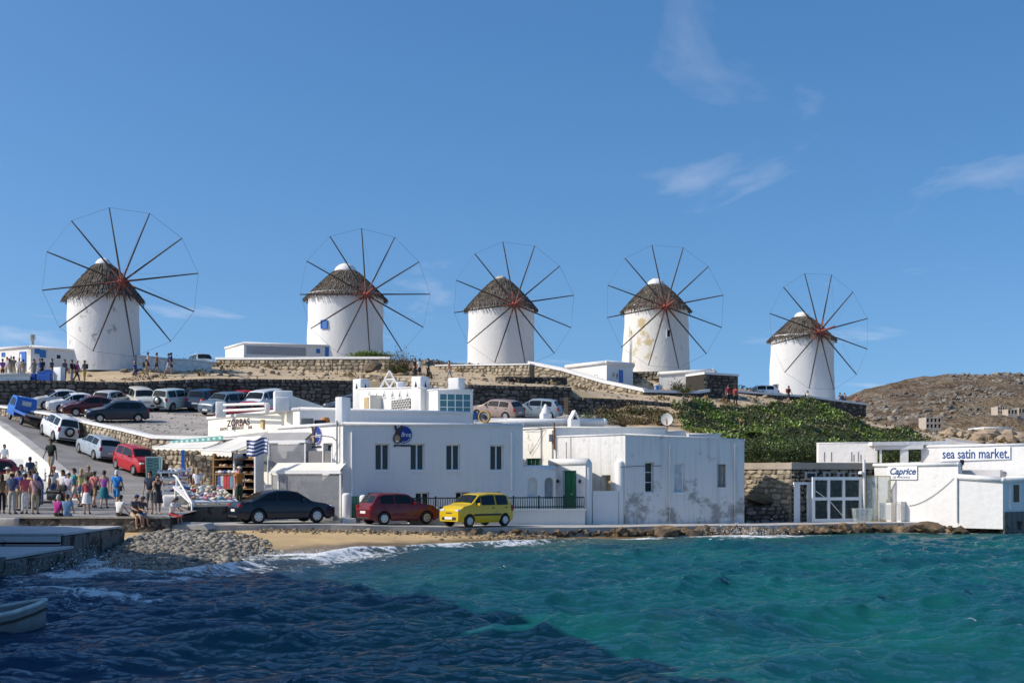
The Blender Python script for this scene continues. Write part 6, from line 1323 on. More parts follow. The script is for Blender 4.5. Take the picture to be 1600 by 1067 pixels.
sl_ = thing('flat_slab', 'flat grey concrete slab lying at the top of the beach', 'slab', P(300, 823, 54.5)); mb = MB(); a = P(300, 819, 54.3)
mb.hexa([a+Vector(q) for q in ((-.85, -.5, -.22), (.8, -.55, -.2), (.9, .5, -.2), (-.6, .5, -.2), (-.8, -.45, -.02), (.6, -.5, .02), (.8, .45, .06), (-.5, .45, .08))]); mb.build('slab', CONC, sl_)
rk = rock(583, 109.5, P(583, 577, 109.5).z, 1.5, 'rounded tan boulder hut at the top of the rubble wall', None, (1.1, .9, .75)); rk.name = 'boulder'
# spray
def spray(label, c, rad, n, seed):
    r_ = np.random.default_rng(seed); pos = r_.normal(0, 1, (n, 3))*np.array(rad)+np.array(c); pos[:, 2] = c[2]+np.abs(pos[:, 2]-c[2]); o = scatter('sea_spray', [rock_mesh(5, 1, (1, 1, 1), .0)], pos, r_.gamma(2, .0035, n)+.004, MC.get('spray') or mat('spray', (.8, .82, .84), .5, 0, 1, 0)); tag(o, label, 'spray')
spray('white droplets thrown up at the corner of the pier', (-12.4, 37.6, .12), (.8, 1.8, .25), 600, 1)
spray('white droplets splashing on the rocks below the peeling house', (11.3, 61.2, .1), (1.1, .25, .24), 600, 2)
spray('low spray along the breaking wave on the sand', (-7.5, 46.6, .05), (1.7, 1.0, .10), 500, 3)
# ================================================================== VEGETATION
def leaves(n, pos, size, r_, droop=.5):
    """n small folded leaves at given positions -> verts, faces"""
    a = r_.uniform(0, 2*np.pi, n); el = r_.uniform(-.3, 1.2, n); d = np.stack([np.cos(a)*np.cos(el), np.sin(a)*np.cos(el), np.sin(el)], 1); s_ = np.stack([-np.sin(a), np.cos(a), np.zeros(n)], 1)+r_.normal(0, .35, (n, 3)); sz = (size*r_.uniform(.6, 1.4, n))[:, None]
    v = np.stack([pos, pos+d*sz*.5+s_*sz*.28, pos+d*sz, pos+d*sz*.5-s_*sz*.28], 1).reshape(-1, 3); f = np.arange(n*4).reshape(-1, 4); return v, f
def leafobj(name, v, f, m, parent=None, kind=None):
    me = bpy.data.meshes.new(name); vv = v
    if parent is not None: inv = np.array(MATX[parent].inverted()); vv = v@inv[:3, :3].T+inv[:3, 3]
    me.from_pydata(vv.tolist(), [], f.tolist()); me.update(); o = link_mesh(name, me, m, parent)
    if kind: o['kind'] = kind
    return o
def inpoly(px, py, poly):
    c = np.zeros(px.shape, bool); n = len(poly)
    for i in range(n):
        x0, y0 = poly[i]; x1, y1 = poly[(i+1) % n]; k = ((y0 > py) != (y1 > py)) & (px < (x1-x0)*(py-y0)/((y1-y0) or 1e-9)+x0); c ^= k
    return c
# the fig-covered bank: world outline taken on the hill surface
GREENP_ = [(1048, 648), (1085, 641), (1150, 641), (1200, 645), (1240, 640), (1262, 630), (1290, 642), (1345, 668), (1390, 672), (1440, 682), (1436, 700), (1380, 735), (1150, 735), (1110, 700), (1060, 668)]
gx = np.arange(12, 60, .45); gy = np.arange(74, 137, .45); GX, GY = np.meshgrid(gx, gy); GZ = zhill(GX, GY)
mound = lambda x, y: 2.6*np.clip(fbm(x*.38, y*.38, 4, 70)-.34, 0, 1)+.35*np.clip(fbm(x*1.6, y*1.6, 3, 71)-.35, 0, 1)
pxg = CX+GX/GY*FPX; pyg = HY-(GZ-CAMZ)/GY*FPX; msk = inpoly(pxg, pyg, GREENP_)
msk &= fbm(GX*.35, GY*.35, 3, 72) > .20
nx = len(gx); idx = np.arange(GX.size).reshape(GX.shape); q = msk[:-1, :-1] & msk[1:, 1:]
f = np.stack([idx[:-1, :-1][q], idx[:-1, 1:][q], idx[1:, 1:][q], idx[1:, :-1][q]], 1); v = np.stack([GX, GY, GZ+mound(GX, GY)+.03], -1).reshape(-1, 3)
used = np.unique(f); rem = np.full(len(v), -1); rem[used] = np.arange(len(used))
gc = thing('ground_cover_root', 'x', 'x'); bpy.data.objects.remove(gc)
me = bpy.data.meshes.new('ground_cover'); me.from_pydata(v[used].tolist(), [], rem[f].tolist()); me.update(); me.polygons.foreach_set('use_smooth', [True]*len(me.polygons))
o = link_mesh('ground_cover', me, LEAFD); o['kind'] = 'stuff'; tag(o, 'dark mat of creeping plants on the bank', 'ground cover')
N_ = 90000; cx_ = rng.uniform(12, 60, N_*3); cy_ = rng.uniform(74, 137, N_*3); cz_ = zhill(cx_, cy_); pxl = CX+cx_/cy_*FPX; pyl = HY-(cz_-CAMZ)/cy_*FPX
k = inpoly(pxl, pyl, GREENP_) & (fbm(cx_*.35, cy_*.35, 3, 72) > .205); cx_, cy_, cz_ = cx_[k][:N_], cy_[k][:N_], cz_[k][:N_]
pos = np.stack([cx_, cy_, cz_+mound(cx_, cy_)+rng.uniform(-.02, .10, len(cx_))], 1); dark = fbm(cx_*.5, cy_*.5, 3, 73)
sel = dark > .49; v, f = leaves(sel.sum(), pos[sel], .20, rng); o = leafobj('ground_cover', v, f, LEAF); o['kind'] = 'stuff'; tag(o, 'bright succulent ground cover spreading over the bank', 'ground cover')
v, f = leaves((~sel).sum(), pos[~sel], .18, rng); o = leafobj('ground_cover', v, f, mat('olive_succulent', (.07, .10, .02), .5, .25, 2, 0, isl=.5, c2=(.11, .085, .03))); o['kind'] = 'stuff'; tag(o, 'olive and reddish ground cover patches on the bank', 'ground cover')
def bush(name, label, c, rad, n, m, size, group=None, clumps=9, seed=0, twig=18, cat='bush'):
    r_ = np.random.default_rng(seed); root = thing(name, label, cat, c, 0, group); cl = r_.normal(0, .5, (clumps, 3)); cl[:, 2] = np.abs(cl[:, 2])*.9; cl /= np.maximum(1, np.linalg.norm(cl, axis=1))[:, None]
    i = r_.integers(0, clumps, n); p = cl[i]*.75+r_.normal(0, .23, (n, 3)); p[:, 2] = np.abs(p[:, 2]); p = p*np.array(rad)+np.array(c)
    v, f = leaves(n, p, size, r_); leafobj('foliage', v, f, m, root, 'stuff'); mb = MB()
    for k in range(twig):
        t = cl[k % clumps]*np.array(rad)*r_.uniform(.7, 1.15); e = Vector(c)+Vector(t)+Vector((0, 0, abs(t[2])*.2)); b = Vector(c)+Vector((r_.normal(0, .1), r_.normal(0, .1), -.1)); mb.tube([b, b.lerp(e, .5)+Vector((r_.normal(0, .08), r_.normal(0, .08), .1)), e], [.035, .02, .008], 4)
    mb.build('stem', TWIG, root); return root
def gpos(px, py): p = hit(px, py); return p
p = P(580, 558, 121); bush('hedge', 'clipped dark green hedge on the terrace by the blue windowed mill', p, (2.0, .7, .75), 3600, LEAF, .17, seed=1, clumps=16, cat='hedge')
p = P(632, 580, 116.5); bush('shrub', 'leafless brown scrub behind the two standing visitors', p, (1.9, 1.2, 2.0), 2600, LEAFB, .12, seed=2, clumps=14, twig=40, cat='shrub')
p = P(617, 582, 115.5); bush('shrub', 'olive green shrub at the end of the hedge terrace', p, (1.0, .8, 1.1), 1300, LEAFO, .13, seed=3, cat='shrub')
p = P(1060, 614, 116.8); bush('shrub', 'yellow green shrub growing before the white garden wall', p, (1.3, .8, 1.0), 1500, LEAFO, .14, seed=4, cat='shrub')
p = P(300, 578, 121); bush('shrub', 'sparse olive shrub beside the white parapet end', p, (1.6, 1, 1.5), 1200, LEAFO, .13, seed=5, twig=30, cat='shrub')
for k, (px, py, Y, rx, lb, m_) in enumerate(((945, 662, 98, 1.5, 'dry green scrub under the dark wall', LEAFO), (975, 664, 95, 1.8, 'tall brown dry weeds above the rounded roof', LEAFB), (1005, 664, 93, 1.6, 'straw coloured weeds beside the wire frame', LEAFB), (1030, 662, 96, 1.3, 'low dry bush behind the satellite dish', LEAFO), (915, 662, 100, 1.0, 'small dark weed at the wall foot', LEAFD))):
    pz = P(px, py, Y); bush('dry_weeds', lb, pz, (rx, 1.2, .95), 1100, m_, .13, 'weeds on the slope under the dark wall', seed=10+k, twig=22, cat='weeds')
for k, (px, py, Y, rx, lb) in enumerate(((1185, 722, 79, 1.9, 'feathery green tamarisk behind the rubble wall'), (1225, 722, 80, 2.0, 'soft green tamarisk above the stone house'), (1262, 722, 81, 1.8, 'bushy tamarisk next to the white roof box'), (1390, 726, 79, 1.9, 'dark tamarisk showing through the pergola'), (1428, 726, 80, 1.7, 'tamarisk behind the pergola pillar'))):
    bush('tamarisk', lb, P(px, py, Y), (rx, 1.4, 1.7), 4200, mat('tamarisk_leaf', (.07, .105, .03), .7, .25, 2, 0, isl=.5), .13, 'tamarisks behind the stone house', seed=20+k, clumps=18)

# stones, clods and dry tufts on the bare ground
pos = []; scl = []
while len(pos) < 2600:
    x = rng.uniform(-50, 60); y = rng.uniform(100, 150)
    if y < float(ystep(x))+.5 and x < 6: continue
    px = CX+x/y*FPX; z = float(zhill(np.array(x), np.array(y))); py = HY-(z-CAMZ)/y*FPX
    if px < -50 or px > 1650 or inpoly(np.array(px), np.array(py), GREENP_): continue
    s_ = .05+rng.gamma(1.6, .07); pos.append((x, y, z+s_*.2)); scl.append(s_)
o = scatter('field_stones', [rock_mesh(60+k, 1, (1, .85, .6), .3) for k in range(5)], pos, scl, mat('field_stone', (.26, .21, .15), .95, .2, 6, .3, isl=.5)); tag(o, 'loose stones scattered over the sandy hill crest', 'stones')
n_ = 9000; cl = rng.uniform([-50, 100], [60, 148], (260, 2)); i_ = rng.integers(0, 260, n_); xy = cl[i_]+rng.normal(0, .35, (n_, 2)); k = (xy[:, 1] > ystep(xy[:, 0])+.6) | (xy[:, 0] > 8); xy = xy[k]; p3 = np.stack([xy[:, 0], xy[:, 1], zhill(xy[:, 0], xy[:, 1])+rng.uniform(0, .25, len(xy))], 1); v, f = leaves(len(p3), p3, .26, rng)
o = leafobj('dry_grass', v, f, mat('straw_grass', (.24, .17, .075), .9, .2, 3, 0, isl=.4)); o['kind'] = 'stuff'; tag(o, 'sparse dry grass tufts on the sandy crest', 'grass')
pos = []; scl = []
for k in range(2600):
    x = rng.uniform(-39, 7); e0 = float(np.interp(x, LOT_EDGE[:, 0], LOT_EDGE[:, 1])); y = rng.uniform(e0, float(ystep(x))-.6); s_ = .025+rng.gamma(1.5, .022); pos.append((x, y, float(zlot(np.array(x), np.array(y)))+.02)); scl.append(s_)
o = scatter('lot_gravel', peb, pos, scl, mat('lot_stone', (.30, .27, .235), .95, .2, 6, .2, isl=.5)); tag(o, 'loose gravel strewn over the upper car park', 'gravel')

rk = rock(1197, 68.4, 1.35, .95, 'dark boulder lodged in the gap against the sunlit rubble end wall', None, (1.3, .8, .9)); rk.name = 'boulder'

for k, (px, py, rx, lb, m_) in enumerate(((950, 652, 1.3, 'straw coloured weeds on the sand mound below the lower dark wall', LEAFB), (978, 645, 1.6, 'rust brown weeds at the top of the sand mound', LEAFB), (1003, 648, 1.5, 'olive scrub in the middle of the sand mound', LEAFO), (1028, 650, 1.4, 'dry brown scrub beside the green bank', LEAFB), (965, 659, 1.4, 'low olive weeds at the foot of the sand mound', LEAFO), (1012, 661, 1.5, 'tangled brown weeds just above the flat roofs', LEAFB))):
    q_ = hit(px, py)
    if q_ is not None and q_.y < 115: bush('dry_weeds', lb, q_, (rx, 1.2, .75), 1300, m_, .13, 'weeds on the slope under the dark wall', seed=80+k, twig=26, cat='weeds')
# ================================================================== CARS
TYRE = mat('tyre_rubber', (.018, .018, .019), .85, .1, 5, .1); RIM = mat('alloy_rim', (.50, .51, .52), .3, .05, 5, 0, metal=.8); CARG = mat('car_glass', (.010, .014, .016), .03, 0, 1, 0, spec=.35)
LAMP = mat('headlamp_lens', (.62, .64, .66), .1, .05, 5, 0, spec=.8); TAIL = mat('tail_lamp', (.32, .012, .012), .15, .1, 5, 0); PLATE = mat('number_plate', (.72, .72, .70), .5, .05, 5, 0); TRIMB = mat('black_trim', (.02, .02, .021), .6, .1, 4, .05)
def paint(name, c): return mat('paint_'+name, c, .35, .04, 2, 0, coat=.45, spec=.35)
# outlines: (x from the rear 0..1, height 0..1), greenhouse limits, belt
TYPES = {
 'sedan': dict(top=[(0, .42), (.012, .58), (.03, .645), (.13, .67), (.30, .93), (.40, .995), (.52, 1.0), (.60, .96), (.76, .66), (.90, .59), (.97, .50), (.99, .42), (1, .32)], belt=.645, win=[(.19, .385), (.405, .60), (.61, .715)], ws=(.61, .755), rw=(.145, .295), wheels=(.195, .80), wr=.215),
 'hatch': dict(top=[(0, .36), (.01, .52), (.035, .66), (.11, .93), (.20, .985), (.42, 1.0), (.55, .97), (.72, .68), (.90, .60), (.97, .50), (.99, .42), (1, .32)], belt=.64, win=[(.15, .335), (.355, .57), (.585, .66)], ws=(.57, .715), rw=(.04, .108), wheels=(.19, .80), wr=.205),
 'mini': dict(top=[(0, .34), (.01, .50), (.03, .64), (.075, .94), (.16, .99), (.45, 1.0), (.62, .965), (.78, .69), (.91, .62), (.97, .52), (.99, .44), (1, .32)], belt=.62, win=[(.11, .33), (.355, .60), (.61, .70)], ws=(.63, .775), rw=(.033, .074), wheels=(.175, .82), wr=.185),
 'suv': dict(top=[(0, .34), (.01, .52), (.02, .64), (.06, .955), (.12, .99), (.45, 1.0), (.60, .97), (.72, .69), (.92, .63), (.975, .54), (.99, .46), (1, .34)], belt=.63, win=[(.09, .30), (.325, .56), (.575, .66)], ws=(.605, .715), rw=(.022, .058), wheels=(.19, .81), wr=.20),
 'van': dict(top=[(0, .30), (.01, .5), (.02, .64), (.04, .95), (.08, .99), (.55, 1.0), (.72, .96), (.86, .64), (.95, .56), (.985, .46), (1, .32)], belt=.60, win=[(.07, .32), (.345, .60), (.62, .76)], ws=(.735, .855), rw=(.021, .039), wheels=(.18, .83), wr=.175)}
def wheel(root, x, y, r, w, side):
    M_ = Matrix.Translation(Vector((x, y, r)))
    mb = MB(); mb.lathe([(r*.60, -w/2), (r*.90, -w/2), (r, -w*.36), (r, w*.36), (r*.90, w/2), (r*.60, w/2), (r*.58, 0), (r*.60, -w/2)], 22, axis='y', m=M_); t = mb.build('wheel', TYRE, root, local=True, smooth=True)
    mb = MB(); o = side*w*.42; mb.lathe([(r*.62, o-side*.02), (r*.62, o+side*.015), (r*.52, o+side*.02), (r*.50, o-side*.03)], 22, axis='y', m=M_); mb.lathe([(.001, o+side*.012), (r*.16, o+side*.010), (r*.18, o-side*.02)], 12, axis='y', m=M_)
    for k in range(6):
        a = k*math.pi/3; c, s_ = math.cos(a), math.sin(a); pts = []
        for rr, ww in ((r*.12, .05), (r*.56, .075)):
            for q in (-1, 1): pts.append(M_ @ Vector((c*rr-s_*ww*q*r/.3*.8, o+side*.006, s_*rr+c*ww*q*r/.3*.8)))
        mb.add(pts, [(0, 1, 3, 2)])
    mb.build('rim', RIM, t, local=True)
    mb = MB(); mb.lathe([(.001, o-side*.05), (r*.6, o-side*.05)], 16, axis='y', m=M_); mb.build('brake_disc', TRIMB, t, local=True)
def car(kind, label, loc, heading, Ln, W, H, pm, pitch=0.0, roll=0.0, group=None, spare=False, strip=None, plate=True, cat='car', rack=False, name='parked_car', mirror=True):
    T = TYPES[kind]; root = thing(name, label, cat, loc, 0, group); root.rotation_mode = 'XYZ'
    Rm = Matrix.Rotation(heading, 4, 'Z') @ Matrix.Rotation(-pitch, 4, 'Y') @ Matrix.Rotation(roll, 4, 'X'); root.rotation_euler = Rm.to_euler()
    tx = [p[0] for p in T['top']]; tz = [p[1] for p in T['top']]; wr = T['wr']*H; xw = [T['wheels'][0]*Ln, T['wheels'][1]*Ln]; belt = T['belt']*H; clr = .125*H
    def zt(x): return float(np.interp(x/Ln, tx, tz))*H
    def half(x): return W/2*(1-.17*abs(2*x/Ln-1)**5)
    xs_ = sorted(set([p*Ln for p in tx]+list(np.linspace(.02*Ln, .98*Ln, 26))+[c+k*wr*1.14 for c in xw for k in (-1, -.97, -.8, -.5, 0, .5, .8, .97, 1)]))
    def section(x):
        h = half(x); top = zt(x); b = min(belt, top-.03); g = max(0, (top-belt)/(H-belt)); lo = clr+(.05*H if x < .05*Ln or x > .95*Ln else 0)
        for c in xw:
            d = abs(x-c); ra = wr*1.14
            if d <= ra: lo = max(lo, wr+math.sqrt(max(0, ra*ra-d*d)))
        y4 = h*(.955-.215*g)
        m1 = max(lo+.012, .30*H); m2 = max(m1+.012, .46*H); b = max(b, m2+.015); tp = max(top, b+.02)
        return [(h*.93, lo), (h*.985, min(m1, lo+.06*H)+0), (h*1.0, m1), (h*.995, m2), (h*.955, b), (y4, tp-.035*H*min(1, g*2+.3)), (y4*.80, tp-.006*H), (0, tp+.012*H)]
    rows = []
    for x in xs_:
        s_ = section(x); rows.append([(x-Ln/2, -y, z) for y, z in s_]+[(x-Ln/2, y, z) for y, z in reversed(s_[:-1])])
    mb = MB(); mb.grid(rows); n_ = len(rows[0])
    mb.poly([rows[0][k] for k in range(n_)]); mb.poly([rows[-1][k] for k in reversed(range(n_))])
    body = mb.build('body', pm, root, local=True, angle=32)
    mb = MB(); mb.box((0, 0, clr+.14*H), (Ln*.92, W*.80, .20*H)); mb.box((0, 0, .36*H), (Ln*.84, W*.70, .2*H)); mb.build('underbody', TRIMB, root, local=True)
    def sidey(x, z):
        s_ = section(x); (y3, z3), (y4, z4) = s_[4], s_[5]; t = (z-z3)/max(1e-4, z4-z3); return y3+(y4-y3)*max(-.2, min(1.0, t))
    for side in (-1, 1):
        for (a, b) in T['win']:
            mb = MB(); cols_ = []
            for k in range(6):
                x = (a+(b-a)*k/5)*Ln; s_ = section(x); z1 = s_[5][1]-.030*H; z0 = belt+.025*H
                if z1-z0 < .02: z1 = z0+.02
                cols_.append([(x-Ln/2, side*(sidey(x, z0+(z1-z0)*q/3)+.010), z0+(z1-z0)*q/3) for q in range(4)])
            mb.grid(cols_); mb.build('side_window', CARG, root, local=True)
        if mirror:
            x = T['ws'][1]*Ln-.10*Ln; mb = MB(); mb.cbox((x-Ln/2, side*(half(x)+.07), belt+.05*H), (.10, .17, .12), .03); mb.build('mirror', pm, root, local=True)
        for k, (a, b) in enumerate(T['win'][:2]):
            x = a*Ln+.04*Ln; mb = MB(); mb.cbox((x-Ln/2, side*(half(x)*.985+.008), belt-.06*H), (.15, .03, .03), .008); mb.build('door_handle', TRIMB, root, local=True)
            x = b*Ln+.012*Ln; mb = MB(); mb.grid([[(x-Ln/2+q, side*(half(x)*1.003), z) for z in (.30*H, .46*H)] for q in (0, .012)]); mb.build('door_seam', TRIMB, root, local=True)
        if strip: mb = MB(); mb.cbox((.0, side*(W/2+.004), .36*H), (Ln*.50, .025, .055*H), .008); mb.build('rub_strip', strip, root, local=True)
    for nm, (a, b) in (('windscreen', T['ws']), ('rear_window', T['rw'])):
        mb = MB(); g_ = []
        for k in range(6):
            x = (a+(b-a)*(.06+.88*k/5))*Ln; s_ = section(x); y4 = s_[5][0]; tp = s_[7][1]-.012*H
            fz = lambda q: (tp+.012*H*(1-abs(q)/.8) if abs(q) <= .8 else tp-.006*H-.029*H*min(1, (abs(q)-.8)/.2))
            n3 = .012; ln_ = 1 if nm == 'windscreen' else -1
            g_.append([(x-Ln/2+ln_*.008, q*y4*.97, fz(q)+n3) for q in (-.93, -.8, -.4, 0, .4, .8, .93)])
        mb.grid(g_); mb.build(nm, CARG, root, local=True)
    for side in (-1, 1):
        hx = .965*Ln; mb = MB(); mb.cbox((0, 0, 0), (.20, .30*W/1.7, .115*H), .045, Matrix.Translation(Vector((hx-Ln/2, side*half(hx)*.76, .475*H))) @ Matrix.Rotation(side*-.25, 4, 'Z')); mb.build('headlight', LAMP, root, local=True)
        tall = kind in ('suv', 'van', 'mini', 'hatch'); tx_ = .022*Ln; mb = MB(); mb.cbox((0, 0, 0), (.14, .15 if tall else .30, .17*H if tall else .11*H), .03, Matrix.Translation(Vector((tx_-Ln/2, side*half(tx_)*(.93 if tall else .82), .54*H)))); mb.build('tail_light', TAIL, root, local=True)
        for x in xw: wheel(root, x-Ln/2, side*(W/2-.105), wr, .19, side)
    mb = MB(); mb.cbox((Ln/2-.012, 0, .26*H), (.07, W*.62, .085*H), .02); mb.build('front_grille', TRIMB, root, local=True); mb = MB(); mb.cbox((Ln/2-.035, 0, .42*H), (.07, W*.30, .06*H), .02); mb.build('upper_grille', TRIMB, root, local=True)
    mb = MB(); mb.cbox((-Ln/2+.01, 0, .22*H), (.07, W*.72, .06*H), .02); mb.build('rear_bumper', TRIMB, root, local=True)
    if plate:
        for x, z in ((Ln/2+.028, .27*H), (-Ln/2-.004, .40*H)): mb = MB(); mb.cbox((x, 0, z), (.02, .50, .115), .006); mb.build('number_plate', PLATE, root, local=True)
    if spare:
        M_ = Matrix.Translation(Vector((-Ln/2-.09, .0, .50*H))); r = .19*H; mb = MB(); 
        for rr, m_, nm in ((r, TYRE, 'spare_wheel'), (r*.62, RIM, 'spare_rim')):
            mb = MB(); d_ = .10 if nm == 'spare_wheel' else .115
            pr_ = [(.001, -d_), (rr*.9, -d_), (rr, -d_*.7), (rr, .05)]
            mb.add([M_ @ Vector((z, q*math.cos(w), q*math.sin(w))) for q, z in pr_ for w in [2*math.pi*k/20 for k in range(20)]], [(i*20+j, i*20+(j+1) % 20, (i+1)*20+(j+1) % 20, (i+1)*20+j) for i in range(3) for j in range(20)]); mb.build(nm, m_, root, local=True, smooth=True)
    if rack:
        for side in (-1, 1): mb = MB(); mb.tube([(-Ln*.3, side*W*.34, H+.02), (-Ln*.28, side*W*.34, H+.05), (Ln*.05, side*W*.34, H+.05), (Ln*.08, side*W*.34, H+.01)], .018, 5); mb.build('roof_rail', GREYM, root, local=True)
    mb = MB(); mb.tube([(Ln*.02, 0, H*1.0), (-Ln*.03, 0, H*1.0+.22)], .006, 4); mb.build('aerial', TRIMB, root, local=True)
    return root
def on_street(px, Y): x = (px-CX)/FPX*Y; return Vector((x, Y, gz(x, Y, 5)+.012))
SEAF = 'cars parked on the sea front street'
car('sedan', 'dark navy saloon car parked on the street before the plastic awning', on_street(440, 57.9), R(31), 4.55, 1.76, 1.50, paint('navy', (.006, .010, .022)), group=SEAF)
car('hatch', 'dark red hatchback parked between the navy saloon and the yellow car', on_street(622, 58.9), R(34), 3.62, 1.58, 1.44, paint('wine', (.13, .008, .012)), group=SEAF)
car('mini', 'bright yellow small hatchback parked before the green railing', on_street(745, 58.7), R(180+44), 3.40, 1.52, 1.53, paint('yellow', (.62, .43, .01)), group=SEAF, strip=TRIMB)
# up the sloping road
def slope_pos(x, y, hd, zf):
    e = 1.2; dx, dy = math.cos(hd), math.sin(hd); za = float(zf(np.array(x+dx*e), np.array(y+dy*e))); zb = float(zf(np.array(x-dx*e), np.array(y-dy*e))); zl = float(zf(np.array(x-dy*.7), np.array(y+dx*.7))); zr = float(zf(np.array(x+dy*.7), np.array(y-dx*.7)))
    return Vector((x, y, (za+zb)/2+.015)), math.atan2(za-zb, 2*e), math.atan2(zl-zr, 1.4)
HD = math.atan2(.78, -.63)      # uphill
RDG = 'vehicles parked up the sloping road'
def road_car(kind, label, px, py, Y, hd, *a, **k):
    x = (px-CX)/FPX*Y; loc, pt, rl_ = slope_pos(x, Y, hd, RR); return car(kind, label, loc, hd, *a, pitch=pt, roll=rl_, group=RDG, **k)
road_car('mini', 'red city car parked nose down beside the green menu board', 212, 735, 76.0, HD+math.pi+R(4), 3.54, 1.58, 1.56, paint('red', (.42, .012, .014)))
road_car('hatch', 'silver blue hatchback parked on the slope behind the red city car', 153, 712, 80.2, HD, 4.15, 1.72, 1.45, paint('silverblue', (.33, .38, .43)))
road_car('suv', 'white off roader with spare wheel parked on the slope', 90, 686, 84.6, HD-R(2), 3.85, 1.58, 1.72, paint('white', (.72, .73, .73)), spare=True, rack=True)
# blue pickup
def pickup():
    x = (38-CX)/FPX*89.2; loc, pt, rl_ = slope_pos(x, 89.2, HD, RR); root = thing('pickup_truck', 'small bright blue flatbed truck at the top of the slope', 'truck', loc, 0, RDG); root.rotation_euler = (Matrix.Rotation(HD, 4, 'Z') @ Matrix.Rotation(-pt, 4, 'Y') @ Matrix.Rotation(rl_, 4, 'X')).to_euler(); BP = paint('truckblue', (.01, .13, .50)); W = 1.5
    prof = [(.35, .38), (.35, 1.0), (.42, 1.62), (.55, 1.74), (1.35, 1.76), (1.52, 1.66), (1.82, .98), (1.86, .42)]
    mb = MB()
    for s_ in (-1, 1): mb.poly([(x, s_*W/2*(1-.1*max(0, (z-1.0)/.76)), z) for x, z in prof])
    k = len(prof)
    for i in range(k): p, q = prof[i], prof[(i+1) % k]; w1 = W/2*(1-.1*max(0, (p[1]-1.0)/.76)); w2 = W/2*(1-.1*max(0, (q[1]-1.0)/.76)); mb.quad((p[0], -w1, p[1]), (q[0], -w2, q[1]), (q[0], w2, q[1]), (p[0], w1, p[1]))
    mb.build('cab', BP, root, local=True)
    mb = MB(); mb.grid([[(.335, y, z) for y in (-.32, .32)] for z in (1.2, 1.52)]); mb.grid([[(.375, y, z) for y in (-.32, .32)] for z in (1.2, 1.52)]); mb.build('rear_window', mat('pale_glass', (.45, .5, .52), .1, 0, 1, 0), root, local=True)
    mb = MB(); mb.quad((1.80, -.62, 1.04), (1.80, .62, 1.04), (1.56, .58, 1.62), (1.56, -.58, 1.62)); mb.build('windscreen', CARG, root, local=True)
    for s_ in (-1, 1): mb = MB(); mb.quad((.6, s_*.757, 1.08), (1.55, s_*.757, 1.08), (1.40, s_*.70, 1.60), (.65, s_*.70, 1.60)); mb.build('side_window', CARG, root, local=True)
    mb = MB(); mb.box((-.85, 0, .72), (2.3, 1.5, .07)); mb.build('flatbed', mat('bed_grey', (.10, .11, .12), .8, .2, 4, .2), root, local=True)
    for s_ in (-1, 1): mb = MB(); mb.box((-.85, s_*.74, .80), (2.3, .04, .16)); mb.build('side_board', BP, root, local=True)
    mb = MB(); mb.box((-.2, 0, .48), (3.4, .7, .2)); mb.build('chassis', TRIMB, root, local=True)
    for x in (1.25, -1.2):
        for s_ in (-1, 1): wheel(root, x, s_*.64, .27, .16, s_)
    for s_ in (-1, 1): mb = MB(); mb.cbox((-2.0, s_*.6, .62), (.05, .2, .1), .02); mb.build('tail_light', TAIL, root, local=True)
pickup()
LOTG = 'cars in the upper car park'
def lot_car(kind, label, px, Y, hd, *a, **k):
    x = (px-CX)/FPX*Y; loc, pt, rl_ = slope_pos(x, Y, R(hd), zlot); return car(kind, label, loc, R(hd), *a, pitch=pt, roll=rl_, group=LOTG, **k)
SILV = paint('silver', (.50, .52, .54)); WHP = paint('white', (.72, .73, .73))
lot_car('hatch', 'dark navy hatchback nosed against the white capped road wall', 183, 89.5, 205, 4.2, 1.72, 1.46, paint('darkblue', (.012, .02, .04)))
lot_car('sedan', 'dark red saloon in the echelon row beside the road wall', 145, 93.2, 207, 4.3, 1.7, 1.42, paint('darkred', (.10, .012, .016)))
lot_car('sedan', 'white saloon in the echelon row beside the road wall', 121, 95.2, 208, 4.3, 1.7, 1.42, WHP)
lot_car('sedan', 'silver saloon furthest along the echelon row near the dark wall', 97, 97.4, 208, 4.4, 1.7, 1.45, SILV)
lot_car('hatch', 'silver hatchback seen from behind next to the cream people carrier', 176, 98.6, 75, 3.8, 1.65, 1.45, SILV)
lot_car('van', 'cream people carrier facing out from the dark wall', 221, 99.0, -62, 4.0, 1.75, 1.68, paint('cream', (.62, .60, .54)))
lot_car('suv', 'pale mint off roader with a spare wheel on its back door', 273, 99.3, 66, 3.9, 1.7, 1.70, paint('mint', (.50, .58, .55)), spare=True)
lot_car('suv', 'dark blue off roader backed by a red balloon', 322, 100.2, 78, 4.0, 1.7, 1.68, paint('midblue', (.02, .045, .09)))
lot_car('suv', 'blue grey off roader facing the lettered bar wall', 350, 97.2, -120, 4.1, 1.75, 1.68, paint('bluegrey', (.12, .17, .22)))
lot_car('hatch', 'bright red hatchback against the dark wall', 384, 101.8, -70, 3.7, 1.62, 1.50, paint('red', (.42, .012, .014)))
lot_car('van', 'white van standing behind the stepped chimney block', 412, 99, -110, 4.3, 1.75, 1.78, WHP)
lot_car('sedan', 'low red saloon behind the white balustrade', 386, 92.2, 186, 4.4, 1.72, 1.42, paint('coral', (.40, .03, .03)))
lot_car('hatch', 'blue black hatchback half hidden by the tall square column', 549, 97, 160, 4.0, 1.7, 1.6, paint('blueblack', (.03, .05, .09)))
lot_car('hatch', 'bronze hatchback seen from behind above the exhaust fan', 776, 97.0, 148, 4.2, 1.75, 1.50, paint('bronze', (.30, .22, .19)))
lot_car('hatch', 'pale blue grey hatchback beside the bronze one', 836, 98.5, 165, 4.1, 1.72, 1.50, paint('paleblue', (.30, .36, .40)))
